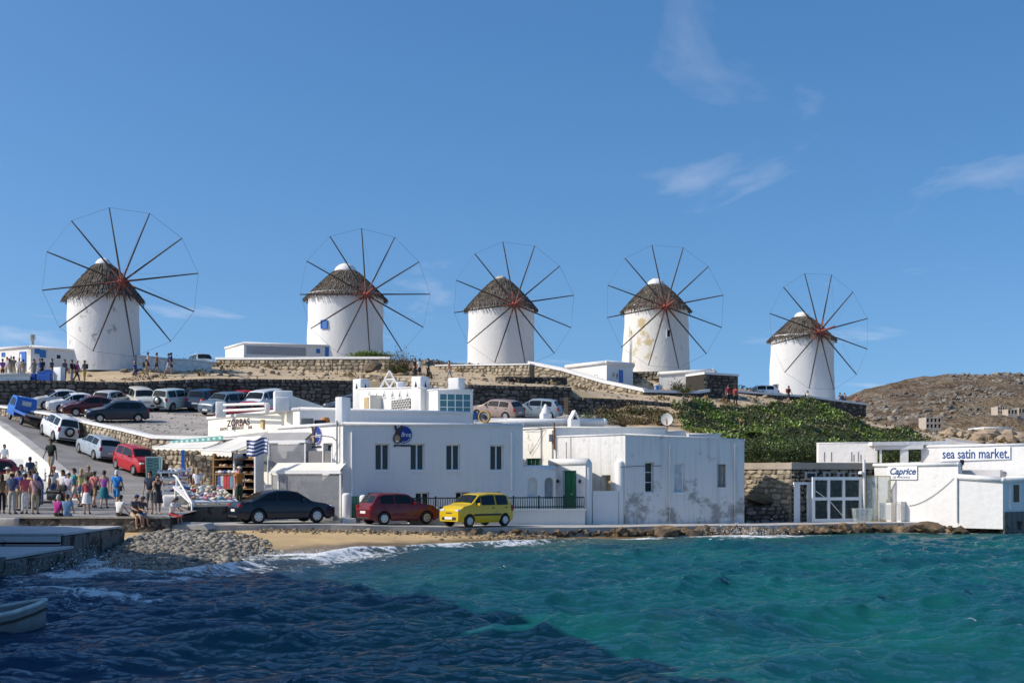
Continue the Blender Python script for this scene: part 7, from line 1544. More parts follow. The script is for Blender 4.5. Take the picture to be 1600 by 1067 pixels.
bl_ = thing('balloon', 'red balloon tied to the back of the dark blue off roader', 'balloon', P(316, 630, 97.6)); mb = MB(); mb.lathe([(.01, -.24), (.10, -.17), (.18, -.04), (.19, .06), (.13, .17), (.01, .21)], 14, P(316, 627.5, 97.6)); mb.build('body', mat('balloon_red', (.55, .01, .02), .3, 0, 1, 0), bl_, smooth=True); mb = MB(); mb.tube([P(316, 632, 97.6), P(315, 640, 97.8)], .01, 4); mb.build('string', TRIM, bl_)
x = (1185-CX)/FPX*136.5; car('hatch', 'white estate car parked beside the lowest windmill', Vector((x, 136.5, P(1186, 623.5, 136.5).z)), R(185), 4.2, 1.7, 1.48, WHP, name='parked_car')
x = (314-CX)/FPX*123; car('van', 'pale blue white van behind the stone terrace corner', Vector((x, 123, P(314, 581, 123).z)), R(-60), 3.9, 1.7, 1.75, paint('vanblue', (.45, .55, .62)))
# red minibus among the crowd
x = (-14-CX)/FPX*66.5; car('van', 'dark red minibus parked behind the crowd on the quay', Vector((x, 66.5, gz(x, 66.5, 20)+.02)), R(14), 4.4, 1.8, 1.85, paint('busred', (.20, .012, .014)), name='minibus', cat='minibus')
# scooters
def scooter(label, px, Y, hd, c):
    x = (px-CX)/FPX*Y; root = thing('scooter', label, 'scooter', (x, Y, gz(x, Y, 20)+.01), R(hd), 'scooters parked among the visitors'); pm = paint(label.split()[0], c)
    for xx in (-.62, .62): 
        M_ = Matrix.Translation(Vector((xx, 0, .27))); mb = MB(); mb.lathe([(.17, -.05), (.25, -.05), (.27, 0), (.25, .05), (.17, .05), (.17, -.05)], 18, axis='y', m=M_); w_ = mb.build('wheel', TYRE, root, local=True, smooth=True); mb = MB(); mb.lathe([(.01, -.03), (.17, -.03), (.17, .03), (.01, .03)], 14, axis='y', m=M_); mb.build('rim', RIM, w_, local=True)
    mb = MB(); mb.cbox((-.42, 0, .58), (.80, .30, .34), .1); mb.cbox((.08, 0, .34), (.5, .28, .10), .04); mb.cbox((.50, 0, .62), (.12, .34, .60), .05, Matrix.Rotation(-.12, 4, 'Y')); mb.build('body', pm, root, local=True, angle=40)
    mb = MB(); mb.cbox((-.35, 0, .80), (.72, .28, .12), .05); mb.build('seat', TRIMB, root, local=True); mb = MB(); mb.tube([(.66, 0, .35), (.50, 0, .98)], .04, 6); mb.tube([(.46, -.33, 1.02), (.50, 0, 1.0), (.46, .33, 1.02)], .018, 6); mb.build('handlebar', GREYM, root, local=True)
    for s_ in (-1, 1): mb = MB(); mb.tube([(.47, s_*.26, 1.02), (.47, s_*.30, 1.16)], .008, 4); mb.lathe([(.01, 0), (.06, .01), (.06, .03), (.01, .04)], 8, (.46, s_*.31, 1.18)); mb.build('mirror', TRIMB, root, local=True)
    mb = MB(); mb.cbox((.58, 0, .86), (.10, .20, .16), .05); mb.build('headlight', LAMP, root, local=True); mb = MB(); mb.cbox((-.86, 0, .64), (.06, .2, .1), .02); mb.build('tail_light', TAIL, root, local=True); mb = MB(); mb.cbox((-.82, 0, .98), (.34, .36, .28), .06); mb.build('top_box', TRIMB, root, local=True)
scooter('black scooter with a top box behind the grey haired woman', 74, 57.0, 168, (.015, .015, .017)); scooter('charcoal scooter standing below the man in the dark green shirt', 88, 64.5, 140, (.03, .03, .035))
# ================================================================== SOUVENIR SHOP
te = thing('shop_terrace', 'raised stone terrace carrying the souvenir display', 'terrace', P(330, 815, 58)); a, b, c_, d_ = Vector((*upx(293, 57.3), 0)), Vector((*upx(378, 58.9), 0)), Vector((*upx(428, 64.4), 0)), Vector((*upx(258, 66), 0))
mb = MB(); mb.hexa([Vector((p.x, p.y, .3)) for p in (a, b, c_, d_)]+[Vector((p.x, p.y, 1.5)) for p in (a, b, c_, d_)]); mb.build('body', stained('terrace_stone', (.14, .12, .10), (.05, .045, .04), .52, 2.2, .6, bump=.9), te); mb = MB(); mb.hexa([Vector((p.x, p.y, 1.503)) for p in (a, b, c_, d_)]+[Vector((p.x, p.y, 1.56)) for p in (a, b, c_, d_)]); mb.build('paving', CONC, te)
COLS = [(.55, .06, .06), (.05, .12, .35), (.62, .6, .56), (.45, .30, .15), (.08, .07, .07), (.60, .42, .30), (.15, .32, .40), (.55, .20, .30), (.35, .36, .38), (.62, .55, .40)]
GM = [mat('goods_%s' % n_, c, .7, .2, 8, .2) for n_, c in zip(('red', 'blue', 'white', 'tan', 'black', 'peach', 'teal', 'pink', 'grey', 'straw'), COLS)]
def item_mesh(seed, sq):
    bm = bmesh.new(); bmesh.ops.create_icosphere(bm, subdivisions=2, radius=1); r_ = random.Random(seed)
    for v in bm.verts: v.co = Vector((v.co.x*sq[0]*(1+.2*math.sin(3*v.co.y+seed)), v.co.y*sq[1], max(-.5, v.co.z)*sq[2]*(1+.25*math.sin(2.5*v.co.x+seed))))
    me = bpy.data.meshes.new('goods'); bm.to_mesh(me); bm.free(); me.polygons.foreach_set('use_smooth', [True]*len(me.polygons)); return me
SHOE = [item_mesh(k, (.15, .065, .065)) for k in range(3)]; BAG = [item_mesh(k+5, (.15, .13, .10)) for k in range(3)]
def goods(name, label, grp, me, m, loc, rz, cat):
    o = bpy.data.objects.new(name, me); col.objects.link(o); o.location = loc; o.rotation_euler = (0, random.uniform(-.15, .15), rz)
    if not me.materials: me.materials.append(m)
    o.material_slots[0].link = 'OBJECT'; o.material_slots[0].material = m; tag(o, label, cat, grp)
# big sloping display of shoes and bags
FDp = fpx(296, 58.0, 372, 59.4); dt = thing('display_table', 'long sloping white display table piled with goods', 'table', FDp.pt(FDp.L/2, 1.56, -.9))
mb = MB(); mb.hexa([FDp.pt(0, 1.66, 0), FDp.pt(FDp.L, 1.66, 0), FDp.pt(FDp.L, 2.35, -2.0), FDp.pt(0, 2.35, -2.0), FDp.pt(0, 1.74, 0), FDp.pt(FDp.L, 1.74, 0), FDp.pt(FDp.L, 2.43, -2.0), FDp.pt(0, 2.43, -2.0)]); mb.build('table_top', TRIM, dt)
for u in (.1, FDp.L-.1):
    for o_ in (-.1, -1.9): mb = MB(); FDp.box(mb, u-.04, u+.04, o_-.04, o_+.04, 1.5, 1.7-o_*.33); mb.build('leg', TRIM, dt)
for i in range(9):
    for j in range(7):
        u = .15+(FDp.L-.3)*(i+random.uniform(.2, .8))/9; o_ = -.12-1.75*(j+random.uniform(.2, .8))/7; z = 1.76-o_*.345; kind_ = (i+j) % 3 == 0
        goods('souvenir_bag' if kind_ else 'sandal', 'small cloth bag lying on the sloping display table' if kind_ else 'sandal laid out on the sloping display table', 'bags on the display table' if kind_ else 'sandals on the display table', random.choice(BAG if kind_ else SHOE), random.choice(GM), FDp.pt(u, z+.03, o_), random.uniform(0, 6.28), 'bag' if kind_ else 'sandal')
# white wire racks
def rack(label, px, Y, w, h, n, goodsn, seed):
    f = F((P(px, 0, Y).x-w/2, Y-.1), (P(px, 0, Y).x+w/2, Y+.1)); zg = max(gz(f.a.x, Y, 20), 1.5 if px > 290 else 0)+.0; root = thing('display_rack', label, 'rack', f.pt(w/2, zg)); r_ = random.Random(seed)
    for u in (0, w):
        for o_ in (-.3, 0): mb = MB(); f.box(mb, u-.02, u+.02, o_-.02, o_+.02, zg, zg+h); mb.build('post', TRIM, root)
    for k in range(n):
        z = zg+.15+(h-.2)*k/(n-1); mb = MB(); f.box(mb, -.02, w+.02, -.32, .03, z-.015, z+.015); f.box(mb, -.02, w+.02, .03, .045, z-.01, z+.07); mb.build('shelf', TRIM, root)
        for q in range(goodsn):
            u = w*(q+.5)/goodsn+r_.uniform(-.03, .03); goods('souvenir', 'small souvenir standing on a white wire rack', 'souvenirs on the wire racks', r_.choice(BAG), r_.choice([GM[1], GM[1], GM[2], GM[4], GM[8], GM[0]]), f.pt(u, z+.055, -.14), r_.uniform(0, 6.28), 'souvenir'); 
for k, (px, Y, w, h, lb) in enumerate(((263, 61.5, .95, 1.5, 'white wire souvenir rack nearest the green menu board'), (281, 62.3, 1.0, 1.55, 'white wire souvenir rack below the blue post'), (298, 63.0, .8, 1.5, 'white wire souvenir rack beside the shopping couple'))): rack(lb, px, Y, w, h, 5, 5, k)
for m_ in SHOE+BAG:
    pass
# shelves at the shop front, dark panel stands in for the shade inside
FSh = fpx(333, 63.0, 398, 62.0); ss = thing('shop_shelves', 'shop front shelves crammed with brown and red souvenirs', 'shelves', FSh.pt(FSh.L/2, 1.56, -.3)); zt = FSh.uz(365, 708)[1]
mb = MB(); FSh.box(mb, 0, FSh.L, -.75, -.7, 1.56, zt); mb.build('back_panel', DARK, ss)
for u in (0, FSh.L*.5, FSh.L): mb = MB(); FSh.box(mb, u-.04, u+.04, -.7, .0, 1.56, zt); mb.build('upright', TRIM if u else WOODT, ss)
for k in range(6):
    z = 1.9+k*.36
    if z > zt-.1: break
    mb = MB(); FSh.box(mb, .04, FSh.L-.04, -.69, .0, z-.02, z+.02); mb.build('shelf', WOODT, ss)
    for q in range(9): goods('souvenir', 'small souvenir on the dark shop shelves', 'souvenirs on the shop shelves', random.choice(BAG), random.choice([GM[3], GM[3], GM[4], GM[0], GM[9], GM[5], GM[1]]), FSh.pt(.2+(FSh.L-.3)*(q+.5)/9, z+.06, -.2-.25*random.random()), random.random()*6, 'souvenir')
# red and blue towels on a low rack
FTw = fpx(337, 61.0, 372, 60.6); tw = thing('towel_rack', 'low wooden rack hung with red white and blue towels', 'rack', FTw.pt(.5, 1.56)); zt = FTw.uz(355, 742)[1]
mb = MB(); FTw.box(mb, -.05, FTw.L+.05, -.3, .05, zt, zt+.06); mb.build('top', WOODT, tw)
for u in (0, FTw.L): mb = MB(); FTw.box(mb, u-.03, u+.03, -.03, .03, 1.56, zt); mb.build('post', WOODT, tw)
for k in range(6): mb = MB(); u0 = .1+(FTw.L-.2)*k/6; FTw.box(mb, u0+.01, u0+(FTw.L-.2)/6-.01, -.02, .02, zt-.62, zt-.02); mb.build('towel', GM[[1, 2, 0, 0, 6, 7][k]], tw)
for k in range(10): goods('souvenir', 'bright trinket on top of the towel rack', 'trinkets on the towel rack', random.choice(BAG), random.choice(GM), FTw.pt(FTw.L*(k+.5)/10, zt+.12, -.12), random.random()*6, 'trinket')
# awnings
def awning(label, b0, b1, f0, f1, val, m, scal=8):
    root = thing('awning', label, 'awning', (b0+b1)/2); n_ = 10; mb = MB(); rows = []
    for k in range(5):
        t = k/4; rows.append([b0.lerp(b1, q/n_).lerp(f0.lerp(f1, q/n_), t)+Vector((0, 0, -.12*math.sin(math.pi*t)*(1 if q % 5 else .4))) for q in range(n_+1)])
    mb.grid(rows); rows2 = [[p+Vector((0, 0, -.02)) for p in r_] for r_ in rows]; mb.grid(rows2); mb.build('cloth', m, root, smooth=True); mb = MB()
    N_ = scal*4; top = [f0.lerp(f1, q/N_) for q in range(N_+1)]; mb.grid([top, [p+Vector((0, 0, -val-.07*abs(math.sin(q*math.pi/4)))) for q, p in enumerate(top)]]); mb.build('valance', m, root)
    for p, q in ((b0, f0), (b1, f1)): mb = MB(); mb.tube([p+Vector((0, 0, -.06)), q+Vector((0, 0, -.04))], .025, 5); mb.build('arm', TRIM, root)
    mb = MB(); mb.tube([f0, f1], .03, 6); mb.build('front_bar', TRIM, root); return root
awning('broad off white awning with scalloped edge over the shop front', P(372, 683, 68.5), P(424, 680, 65.6), P(314, 702.5, 64.5), P(362, 705, 61.8), .22, AWN)
awning('low off white awning along the rubble wall', P(266, 692, 75), P(345, 689, 70.5), P(238, 697.5, 71.5), P(318, 699.5, 66.8), .12, AWN)
awning('grey canvas roof stretched below the brown lettering', P(345, 683, 73.2), P(418, 674, 68.2), P(372, 684, 68.3), P(424, 681, 65.4), .04, AWNG)
tsn = thing('shop_fascia', 'long narrow teal sign strip above the low awning', 'sign', P(305, 690, 74)); a, b = P(264, 691.5, 75.2), P(348, 684, 71.0); mb = MB(); mb.hexa([a+Vector((0, 0, -.12)), b+Vector((0, 0, -.12)), b+Vector((0, .08, -.12)), a+Vector((0, .08, -.12)), a+Vector((0, 0, .12)), b+Vector((0, 0, .12)), b+Vector((0, .08, .12)), a+Vector((0, .08, .12))]); mb.build('board', mat('teal_board', (.10, .30, .28), .6, .15, 3, .1), tsn)
for k in range(10): c = a.lerp(b, (k+.5)/10); mb = MB(); mb.box(c+Vector((0, -.012, 0)), (.26, .01, .13), math.atan2(b.y-a.y, b.x-a.x)); mb.build('panel', mat('pale_teal', (.50, .62, .60), .6, .1, 3, .1), tsn)
bpst = thing('blue_post', 'bright blue square post among the souvenir racks', 'post', P(286, 744, 63.5)); mb = MB(); a = P(286, 744, 63.5); mb.cbox((a.x, a.y, a.z+.65), (.16, .16, 1.3), .02); mb.build('shaft', BLUEP, bpst); mb = MB(); mb.cbox((a.x, a.y, a.z+.04), (.34, .34, .1), .02); mb.build('foot', BLUEP, bpst)
mbd = thing('menu_board', 'green framed menu sandwich board at the roadside', 'menu board', P(241, 748, 66)); 
for s_, nm in ((-1, 'front_panel'), (1, 'back_panel')):
    c = P(240.5, 731, 66)+Vector((0, s_*.18, 0)); M_ = Matrix.Translation(c) @ Matrix.Rotation(s_*R(-9), 4, 'X'); mb = MB(); mb.cbox((0, 0, 0), (.66, .03, 1.1), .01, M_); pn = mb.build(nm, mat('menu_teal', (.10, .26, .25), .6, .15, 6, .05), mbd); mb = MB()
    for q in ((-.35, 0, .05, 1.16), (.35, 0, .05, 1.16), (0, .56, .75, .05), (0, -.56, .75, .05)): mb.box((q[0], 0, q[1]), (q[2], .05, q[3]), 0, M_)
    mb.build('frame', mat('menu_frame', (.45, .60, .56), .6, .1, 4, .05), pn); mb = MB()
    if s_ < 0:
        for k in range(12): mb.box((-.12+.28*(k % 2)+random.uniform(-.03, .03), -.018, .42-.08*k), (.22, .004, .028), 0, M_)
        mb.build('menu_lines', BLACKM, pn)
# flag on its pole
fp = thing('flag', 'blue and white striped flag hanging from a white pole', 'flag', P(418.5, 800, 60.8)); a = P(418.5, 800, 60.8); b = P(418.5, 683, 60.8); mb = MB(); mb.tube([a, b], .03, 8); mb.build('pole', TRIM, fp); FB1 = mat('flag_blue', (.02, .05, .22), .8, .1, 5, .1); FW1 = mat('flag_white', (.72, .72, .72), .8, .05, 5, .1)
for k in range(9):
    rows = []
    for z in (b.z-.03-.085*k, b.z-.03-.085*(k+1)):
        rows.append([(b.x-.03-1.0*q/10, b.y-.10*math.sin(q*.9+z*2), z-.16*(q/10)**1.3+.05*math.sin(q*.8)) for q in range(11)])
    MB().grid(rows).build('stripe', FB1 if k % 2 == 0 else FW1, fp)
# plastic-sheeted porches
def porch(label, f, u0, u1, z0, z1, posts, depth):
    root = thing('plastic_porch', label, 'porch', f.pt(u0, z0)); mb = MB(); f.box(mb, u0+.05, u1-.05, -.012, 0, z0, z1-.06); mb.build('sheet', PLAST, root)
    for u in posts: mb = MB(); f.box(mb, u-.035, u+.035, -.035, .035, z0-.02, z1); mb.build('post', TRIM, root)
    mb = MB(); f.box(mb, u0-.06, u1+.06, -.08, .08, z1+.003, z1+.13); mb.build('top_beam', TRIM, root); mb = MB(); mb.hexa([f.pt(u0, z1+.135, .05), f.pt(u1, z1+.135, .05), f.pt(u1, z1+.5, -depth), f.pt(u0, z1+.5, -depth), f.pt(u0, z1+.16, .05), f.pt(u1, z1+.16, .05), f.pt(u1, z1+.53, -depth), f.pt(u0, z1+.53, -depth)]); mb.build('roof_sheet', AWN if z0 < 2 else AWNG, root); return root
FP1 = fpx(424, 61.4, 532, 59.6); z0 = .8; z1 = FP1.uz(480, 740)[1]; porch('street porch closed with clear plastic sheets behind the navy saloon', FP1, 0, FP1.L, z0, z1, (0, FP1.L*.03+.3, FP1.L), .5)
FP2 = fpx(402, 63.2, 477, 61.9); z0 = FP2.uz(440, 737)[1]; z1 = FP2.uz(440, 692)[1]; porch('upper porch closed with grey plastic sheets and hung with clothes', FP2, 0, FP2.L, z0, z1, (0, FP2.L*.25, FP2.L), .6)
cr_ = thing('clothes_rail', 'rail of striped garments behind the upper plastic sheet', 'clothes rail', FP2.pt(1.4, z0, -.5)); mb = MB(); zr = FP2.uz(450, 716)[1]; mb.tube([FP2.pt(1.1, zr, -.4), FP2.pt(2.5, zr, -.4)], .02, 6); mb.build('rail', GREYM, cr_)
for k in range(9): mb = MB(); u = 1.15+k*.14; FP2.box(mb, u, u+.10, -.62, -.2, z0+.05, zr-.02); mb.build('garment', GM[[0, 2, 1, 5, 0, 9, 2, 7, 5][k]], cr_)
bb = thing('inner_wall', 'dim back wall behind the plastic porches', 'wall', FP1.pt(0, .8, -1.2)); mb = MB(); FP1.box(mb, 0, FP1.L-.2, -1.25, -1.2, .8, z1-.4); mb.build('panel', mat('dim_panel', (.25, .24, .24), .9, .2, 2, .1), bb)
for k in range(8):
    u = .6+k*.62; o = GM[[2, 8, 1, 5, 6, 3, 1, 8][k]]; mb = MB(); FP1.box(mb, u, u+.42, -.9, -.6, .85, 1.2+random.uniform(.2, 1.0)); t_ = thing('stacked_goods', ['white', 'grey', 'blue', 'peach', 'teal', 'tan', 'navy', 'slate'][k]+' stack of goods stored behind the street porch sheet', 'goods', FP1.pt(u, .85, -.75)); mb.build('stack', o, t_)
# handrail by the steps + white shirt
hr = thing('handrail', 'white sloping handrail beside the display table', 'handrail', P(292, 800, 57.2)); mb = MB(); mb.tube([P(271, 742, 60.5), P(276, 745, 60.2), P(300, 787, 57.4), P(300, 798, 57.3)], .045, 6); mb.build('rail', TRIM, hr); mb = MB(); mb.tube([P(276, 772, 60.0), P(276, 745, 60.2)], .045, 6); mb.build('post', TRIM, hr)
wb = block('white_kerb', 'rounded white kerb block at the foot of the handrail', 252, 288, 773, 795, 59.6, .7, WHITE, 'kerb', R(10), .12)
ths = thing('hanging_shirt', 'white t-shirt hung at the porch corner', 'shirt', P(419, 765, 60.6)); c = P(419, 764, 60.5); mb = MB(); mb.poly([c+Vector(q) for q in ((-.22, 0, .16), (-.08, -.02, .22), (.08, -.02, .22), (.22, 0, .16), (.17, 0, .02), (.12, 0, .06), (.12, -.02, -.28), (-.12, -.02, -.28), (-.12, 0, .06), (-.17, 0, .02))]); mb.poly([c+Vector(q)+Vector((0, .05, 0)) for q in ((-.22, 0, .16), (-.08, 0, .22), (.08, 0, .22), (.22, 0, .16), (.17, 0, .02), (.12, 0, .06), (.12, 0, -.28), (-.12, 0, -.28), (-.12, 0, .06), (-.17, 0, .02))]); mb.build('cloth', GM[2], ths); mb = MB(); mb.tube([c+Vector((0, .02, .22)), c+Vector((0, .02, .42))], .01, 4); mb.build('hanger', GREYM, ths)
# blue containers and white counter on the crest
for k, (px, w, lb) in enumerate(((52, 10, 'low blue bin with red mark on the crest behind the garage'), (66, 13, 'rounded blue bin between two others on the crest'), (76, 10, 'tall blue bin beside the white counter on the crest'))):
    r_ = thing('blue_bin', lb, 'bin', P(px, 596, 101.2)); H_ = (.55, .7, .85)[k]; a = P(px, 596, 101.2); mb = MB(); mb.cbox((a.x, a.y, a.z+H_/2), (w/FPX*101, .6, H_), .06); mb.build('body', mat('bin_blue', (.03, .13, .5), .5, .1, 4, .05), r_); mb = MB(); mb.cbox((a.x, a.y, a.z+H_+.04), (w/FPX*101+.04, .66, .08), .03); mb.build('lid', mat('bin_lid', (.08, .2, .5), .5, .1, 4, .05), r_)
cn = block('white_counter', 'plain white upright counter beside the blue bins on the crest', 83.5, 98.5, 573.5, 595, 101.0, .5, TRIM, 'counter', R(-25), .02)
# ================================================================== PEOPLE PLACED
CM = {}
def cloth(c):
    c = tuple(round(k, 3) for k in c)
    if c not in CM: CM[c] = mat('cloth_%d' % len(CM), c, .85, .12, 5, .25, 25)
    return CM[c]
def person(label, loc, facing, pose, top, topc, bot, botc, hair=(.03, .02, .015), female=False, hgt=1.72, hat=None, bag=None, shoe=(.05, .045, .04), group=None, skin=None, longh=False):
    """facing in degrees: 0 looks away from the camera, 180 towards it"""
    D = get_pose(pose, PZ[pose], female); root = thing('person', label, 'person', loc, R(facing), group); s_ = hgt/1.72; root.scale = (s_, s_, s_); dz = -D['foot']
    def part(nm, me, m, par=root):
        o = bpy.data.objects.new(nm, me); col.objects.link(o); o.parent = par; o.location = (0, 0, dz) if par is root else (0, 0, 0)
        if not me.materials: me.materials.append(m)
        o.material_slots[0].link = 'OBJECT'; o.material_slots[0].material = m; return o
    part('body', D['body'], skin or SKIN)
    if top: part(top, D['shirt' if top == 'shirt' else 'top'], cloth(topc))
    part(bot, D[bot], cloth(botc))
    h = part('hair', D['long_hair' if longh else 'hair'], cloth(hair))
    if hat: part(hat[0], D[hat[0]], cloth(hat[1]))
    if shoe and not pose.startswith('sitb'): part('shoes', D['shoes'], cloth(shoe))
    if bag: part(bag[0] if bag[0] != 'bag' else 'shoulder_bag', D[bag[0]], cloth(bag[1]))
    return root
def at_px(px, py):
    p = hit(px, py); return p if p is not None else P(px, py, 60)
def gp(px, Y): x = (px-CX)/FPX*Y; return Vector((x, Y, gz(x, Y, 30)))
BLK = (.02, .02, .022); WHT = (.72, .72, .72); KHA = (.42, .36, .25); GRY = (.30, .31, .32); NAV = (.02, .03, .07); BRN = (.06, .035, .02); GHR = (.42, .41, .40); BLO = (.40, .27, .12)
Q = 'visitors on the quay'
person('man in a straw hat with navy shirt and grey trousers seen from behind', gp(19, 54.9), 5, 'stand2', 'shirt', (.06, .085, .17), 'trousers', (.40, .40, .36), hgt=1.75, hat=('hat', (.55, .38, .16)), group=Q)
person('long haired woman in a brown top and black trousers beside the straw hat man', gp(3, 55.2), 30, 'stand', 'shirt', (.20, .15, .08), 'trousers', BLK, female=True, longh=True, hgt=1.66, group=Q)
person('man in a deep blue shirt half hidden behind the straw hat man', gp(29, 56.6), 160, 'stand', 'shirt', (.02, .05, .30), 'trousers', KHA, hgt=1.72, group=Q)
person('man in a coral red polo shirt, white trousers and pale cap', gp(39, 55.0), 40, 'stand', 'shirt', (.55, .12, .15), 'trousers', WHT, hgt=1.72, hat=('cap', (.62, .6, .52)), group=Q)
person('grey haired woman in a pink patterned blouse and khaki trousers with a strap bag', gp(55, 54.9), 12, 'stand2', 'shirt', (.50, .30, .32), 'trousers', KHA, GHR, True, 1.66, bag=('bag', BLK), group=Q)
person('grey haired woman in magenta seated on the quay edge', Vector((P(89, 0, 53.75).x, 53.75, 1.21)), -15, 'sitback', 'shirt', (.38, .02, .22), 'trousers', BLK, GHR, True, 1.68, group=Q)
person('seated person in a light blue denim shirt on the quay edge', Vector((P(104.5, 0, 53.75).x, 53.75, 1.21)), 10, 'sitback', 'shirt', (.14, .30, .50), 'trousers', (.12, .24, .42), BRN, False, 1.72, group=Q)
person('woman in sunglasses and white cap wearing a pale lilac top', gp(107, 56.8), 165, 'stand', 'shirt', (.55, .52, .62), 'shorts', WHT, BRN, True, 1.66, hat=('cap', (.70, .72, .72)), group=Q)
person('red faced man in a white shirt next to the white capped woman', gp(98, 57.6), 150, 'stand', 'shirt', (.65, .65, .66), 'shorts', GRY, BRN, False, 1.70, group=Q, skin=SKIN2)
person('person bending over the black scooter in a blue jacket', gp(64, 59.5), 75, 'bend', 'shirt', (.02, .05, .24), 'trousers', (.08, .16, .35), BRN, False, 1.75, group=Q)
person('woman in a coral red top and white skirt at the quay edge', gp(136, 55.0), 12, 'stand2', 'top', (.60, .08, .12), 'skirt', WHT, BRN, True, 1.60, group=Q, bag=('bag', BLK))
person('man in a brown camouflage shirt with hands on his hips', gp(138, 60.0), 175, 'hips', 'shirt', (.13, .11, .08), 'shorts', GRY, BLO, False, 1.75, group=Q)
person('woman in a salmon shirt with a dark shoulder bag walking away', gp(147, 58.4), -10, 'walk', 'shirt', (.62, .20, .18), 'shorts', (.35, .22, .12), BRN, True, 1.66, hat=('cap', (.35, .36, .38)), bag=('bag', BLK), group=Q)
person('woman in a violet vest and teal shorts walking up the road', gp(162.5, 57.8), 8, 'walk2', 'top', (.42, .10, .42), 'skirt', (.01, .16, .20), BRN, True, 1.70, group=Q)
person('white haired man in a bright blue shirt with a strap bag walking away', gp(182, 57.6), -6, 'walk', 'shirt', (.01, .22, .65), 'shorts', (.02, .18, .45), (.62, .62, .62), False, 1.74, bag=('bag', BLK), group=Q)
person('person in a white t-shirt and black trousers seated on the quay edge', Vector((P(186, 0, 53.8).x, 53.8, 1.21)), -20, 'sitback', 'shirt', WHT, 'trousers', BLK, BLK, True, 1.66, group=Q)
person('man in grey t-shirt and khaki shorts with blue cap sitting over the beach', Vector((P(210, 0, 53.7).x, 53.62, 1.21)), 222, 'sit', 'shirt', (.10, .11, .13), 'shorts', (.45, .36, .22), BRN, False, 1.78, hat=('cap', (.03, .05, .16)), group=Q)
person('companion in blue shorts sitting beside the blue capped man', Vector((P(221, 0, 53.9).x, 53.72, 1.21)), 225, 'sit', 'shirt', (.08, .08, .09), 'shorts', (.14, .28, .55), BRN, True, 1.66, group=Q)
person('tall man in navy t-shirt and grey shorts standing near the racks', gp(234, 55.2), 170, 'stand2', 'shirt', (.02, .035, .07), 'shorts', (.17, .18, .18), BLK, False, 1.80, group=Q, shoe=(.4, .3, .2))
person('woman in a black dress raising a camera to her face', gp(246.5, 55.0), 205, 'photo', 'top', BLK, 'skirt', (.03, .03, .035), BLK, True, 1.68, group=Q, shoe=(.4, .3, .2))
cmr = thing('camera', 'small red brown camera held by the woman in black', 'camera', gp(247, 54.6)+Vector((0, 0, 1.4))); mb = MB(); c = gp(247.5, 54.68)+Vector((0, 0, 1.47)); mb.cbox(c, (.13, .06, .08), .015); mb.build('body', mat('camera_red', (.18, .05, .03), .5, .1, 4, 0), cmr); mb = MB(); mb.tube([c+Vector((0, -.03, 0)), c+Vector((.02, -.08, 0))], .03, 10); mb.build('lens', BLACKM, cmr)
person('girl with dark hair in a white top and red skirt sitting by the terrace', Vector((P(267.5, 0, 54.2).x, 54.25, 1.19)), 250, 'sit', 'shirt', WHT, 'skirt', (.50, .03, .03), BLK, True, 1.58, group=Q, longh=True)
person('woman in a dark top with a green bag looking at the racks', Vector((P(301, 0, 61).x, 61.0, 1.56)), 20, 'stand', 'shirt', (.10, .06, .05), 'shorts', (.14, .14, .12), BLO, True, 1.66, bag=('bag', (.02, .18, .12)), group='shoppers at the souvenir racks')
person('woman in a white blouse and jeans looking at the racks', Vector((P(308.5, 0, 60.6).x, 60.6, 1.56)), 5, 'stand2', 'shirt', (.70, .70, .74), 'trousers', (.03, .06, .14), BLO, True, 1.68, group='shoppers at the souvenir racks', longh=True)
person('shopkeeper in an orange scarf and white hat beside the shelves', Vector((P(374, 0, 60.0).x, 60.0, 1.56)), 200, 'stand', 'shirt', (.50, .18, .04), 'trousers', (.03, .06, .03), BRN, False, 1.72, hat=('cap', (.7, .72, .7)))
person('man in a dark green t-shirt and khaki shorts coming down the white steps', at_px(80, 744.5), 172, 'walk', 'shirt', (.012, .025, .015), 'shorts', KHA, BRN, False, 1.76, skin=SKIN2)
person('person in a navy shirt standing behind the red minibus', gp(47, 69.5), 20, 'stand', 'shirt', (.03, .05, .11), 'trousers', GRY, BLK, False, 1.74)
person('man in white leaning on the wall above the minibus', gp(7, 76), 190, 'stand', 'shirt', WHT, 'shorts', GRY, BRN, False, 1.7, skin=SKIN2)
for k, (px, Y, fc, ps, tp, tc, bt, bc_, hr, fem, hg, ht, lb) in enumerate((
    (12, 58.5, 170, 'stand', 'shirt', (.55, .50, .40), 'shorts', KHA, GHR, False, 1.74, ('hat', (.62, .58, .48)), 'man in a cream shirt and pale sun hat before the minibus'),
    (33, 60.0, 200, 'stand2', 'shirt', (.50, .50, .52), 'shorts', NAV, BRN, False, 1.78, None, 'tall man in a light grey shirt at the minibus door'),
    (46, 57.6, 150, 'stand', 'top', (.65, .35, .05), 'skirt', (.55, .5, .42), BRN, True, 1.64, None, 'woman in an orange vest and beige skirt in the crowd'),
    (84, 60.6, 190, 'stand2', 'shirt', (.62, .62, .64), 'shorts', (.05, .09, .2), BLO, True, 1.66, ('cap', (.5, .05, .06)), 'woman in white with a red cap behind the scooters'),
    (117, 58.4, 120, 'walk', 'shirt', (.05, .28, .26), 'shorts', (.5, .48, .42), BRN, False, 1.76, None, 'man in a sea green shirt walking between the groups'),
    (127, 59.5, 30, 'stand', 'top', (.70, .62, .15), 'shorts', (.10, .16, .32), BLO, True, 1.65, None, 'fair haired woman in a yellow vest and denim shorts'))):
    person(lb, gp(px, Y), fc, ps, tp, tc, bt, bc_, hr, fem, hg, hat=ht, group=Q)
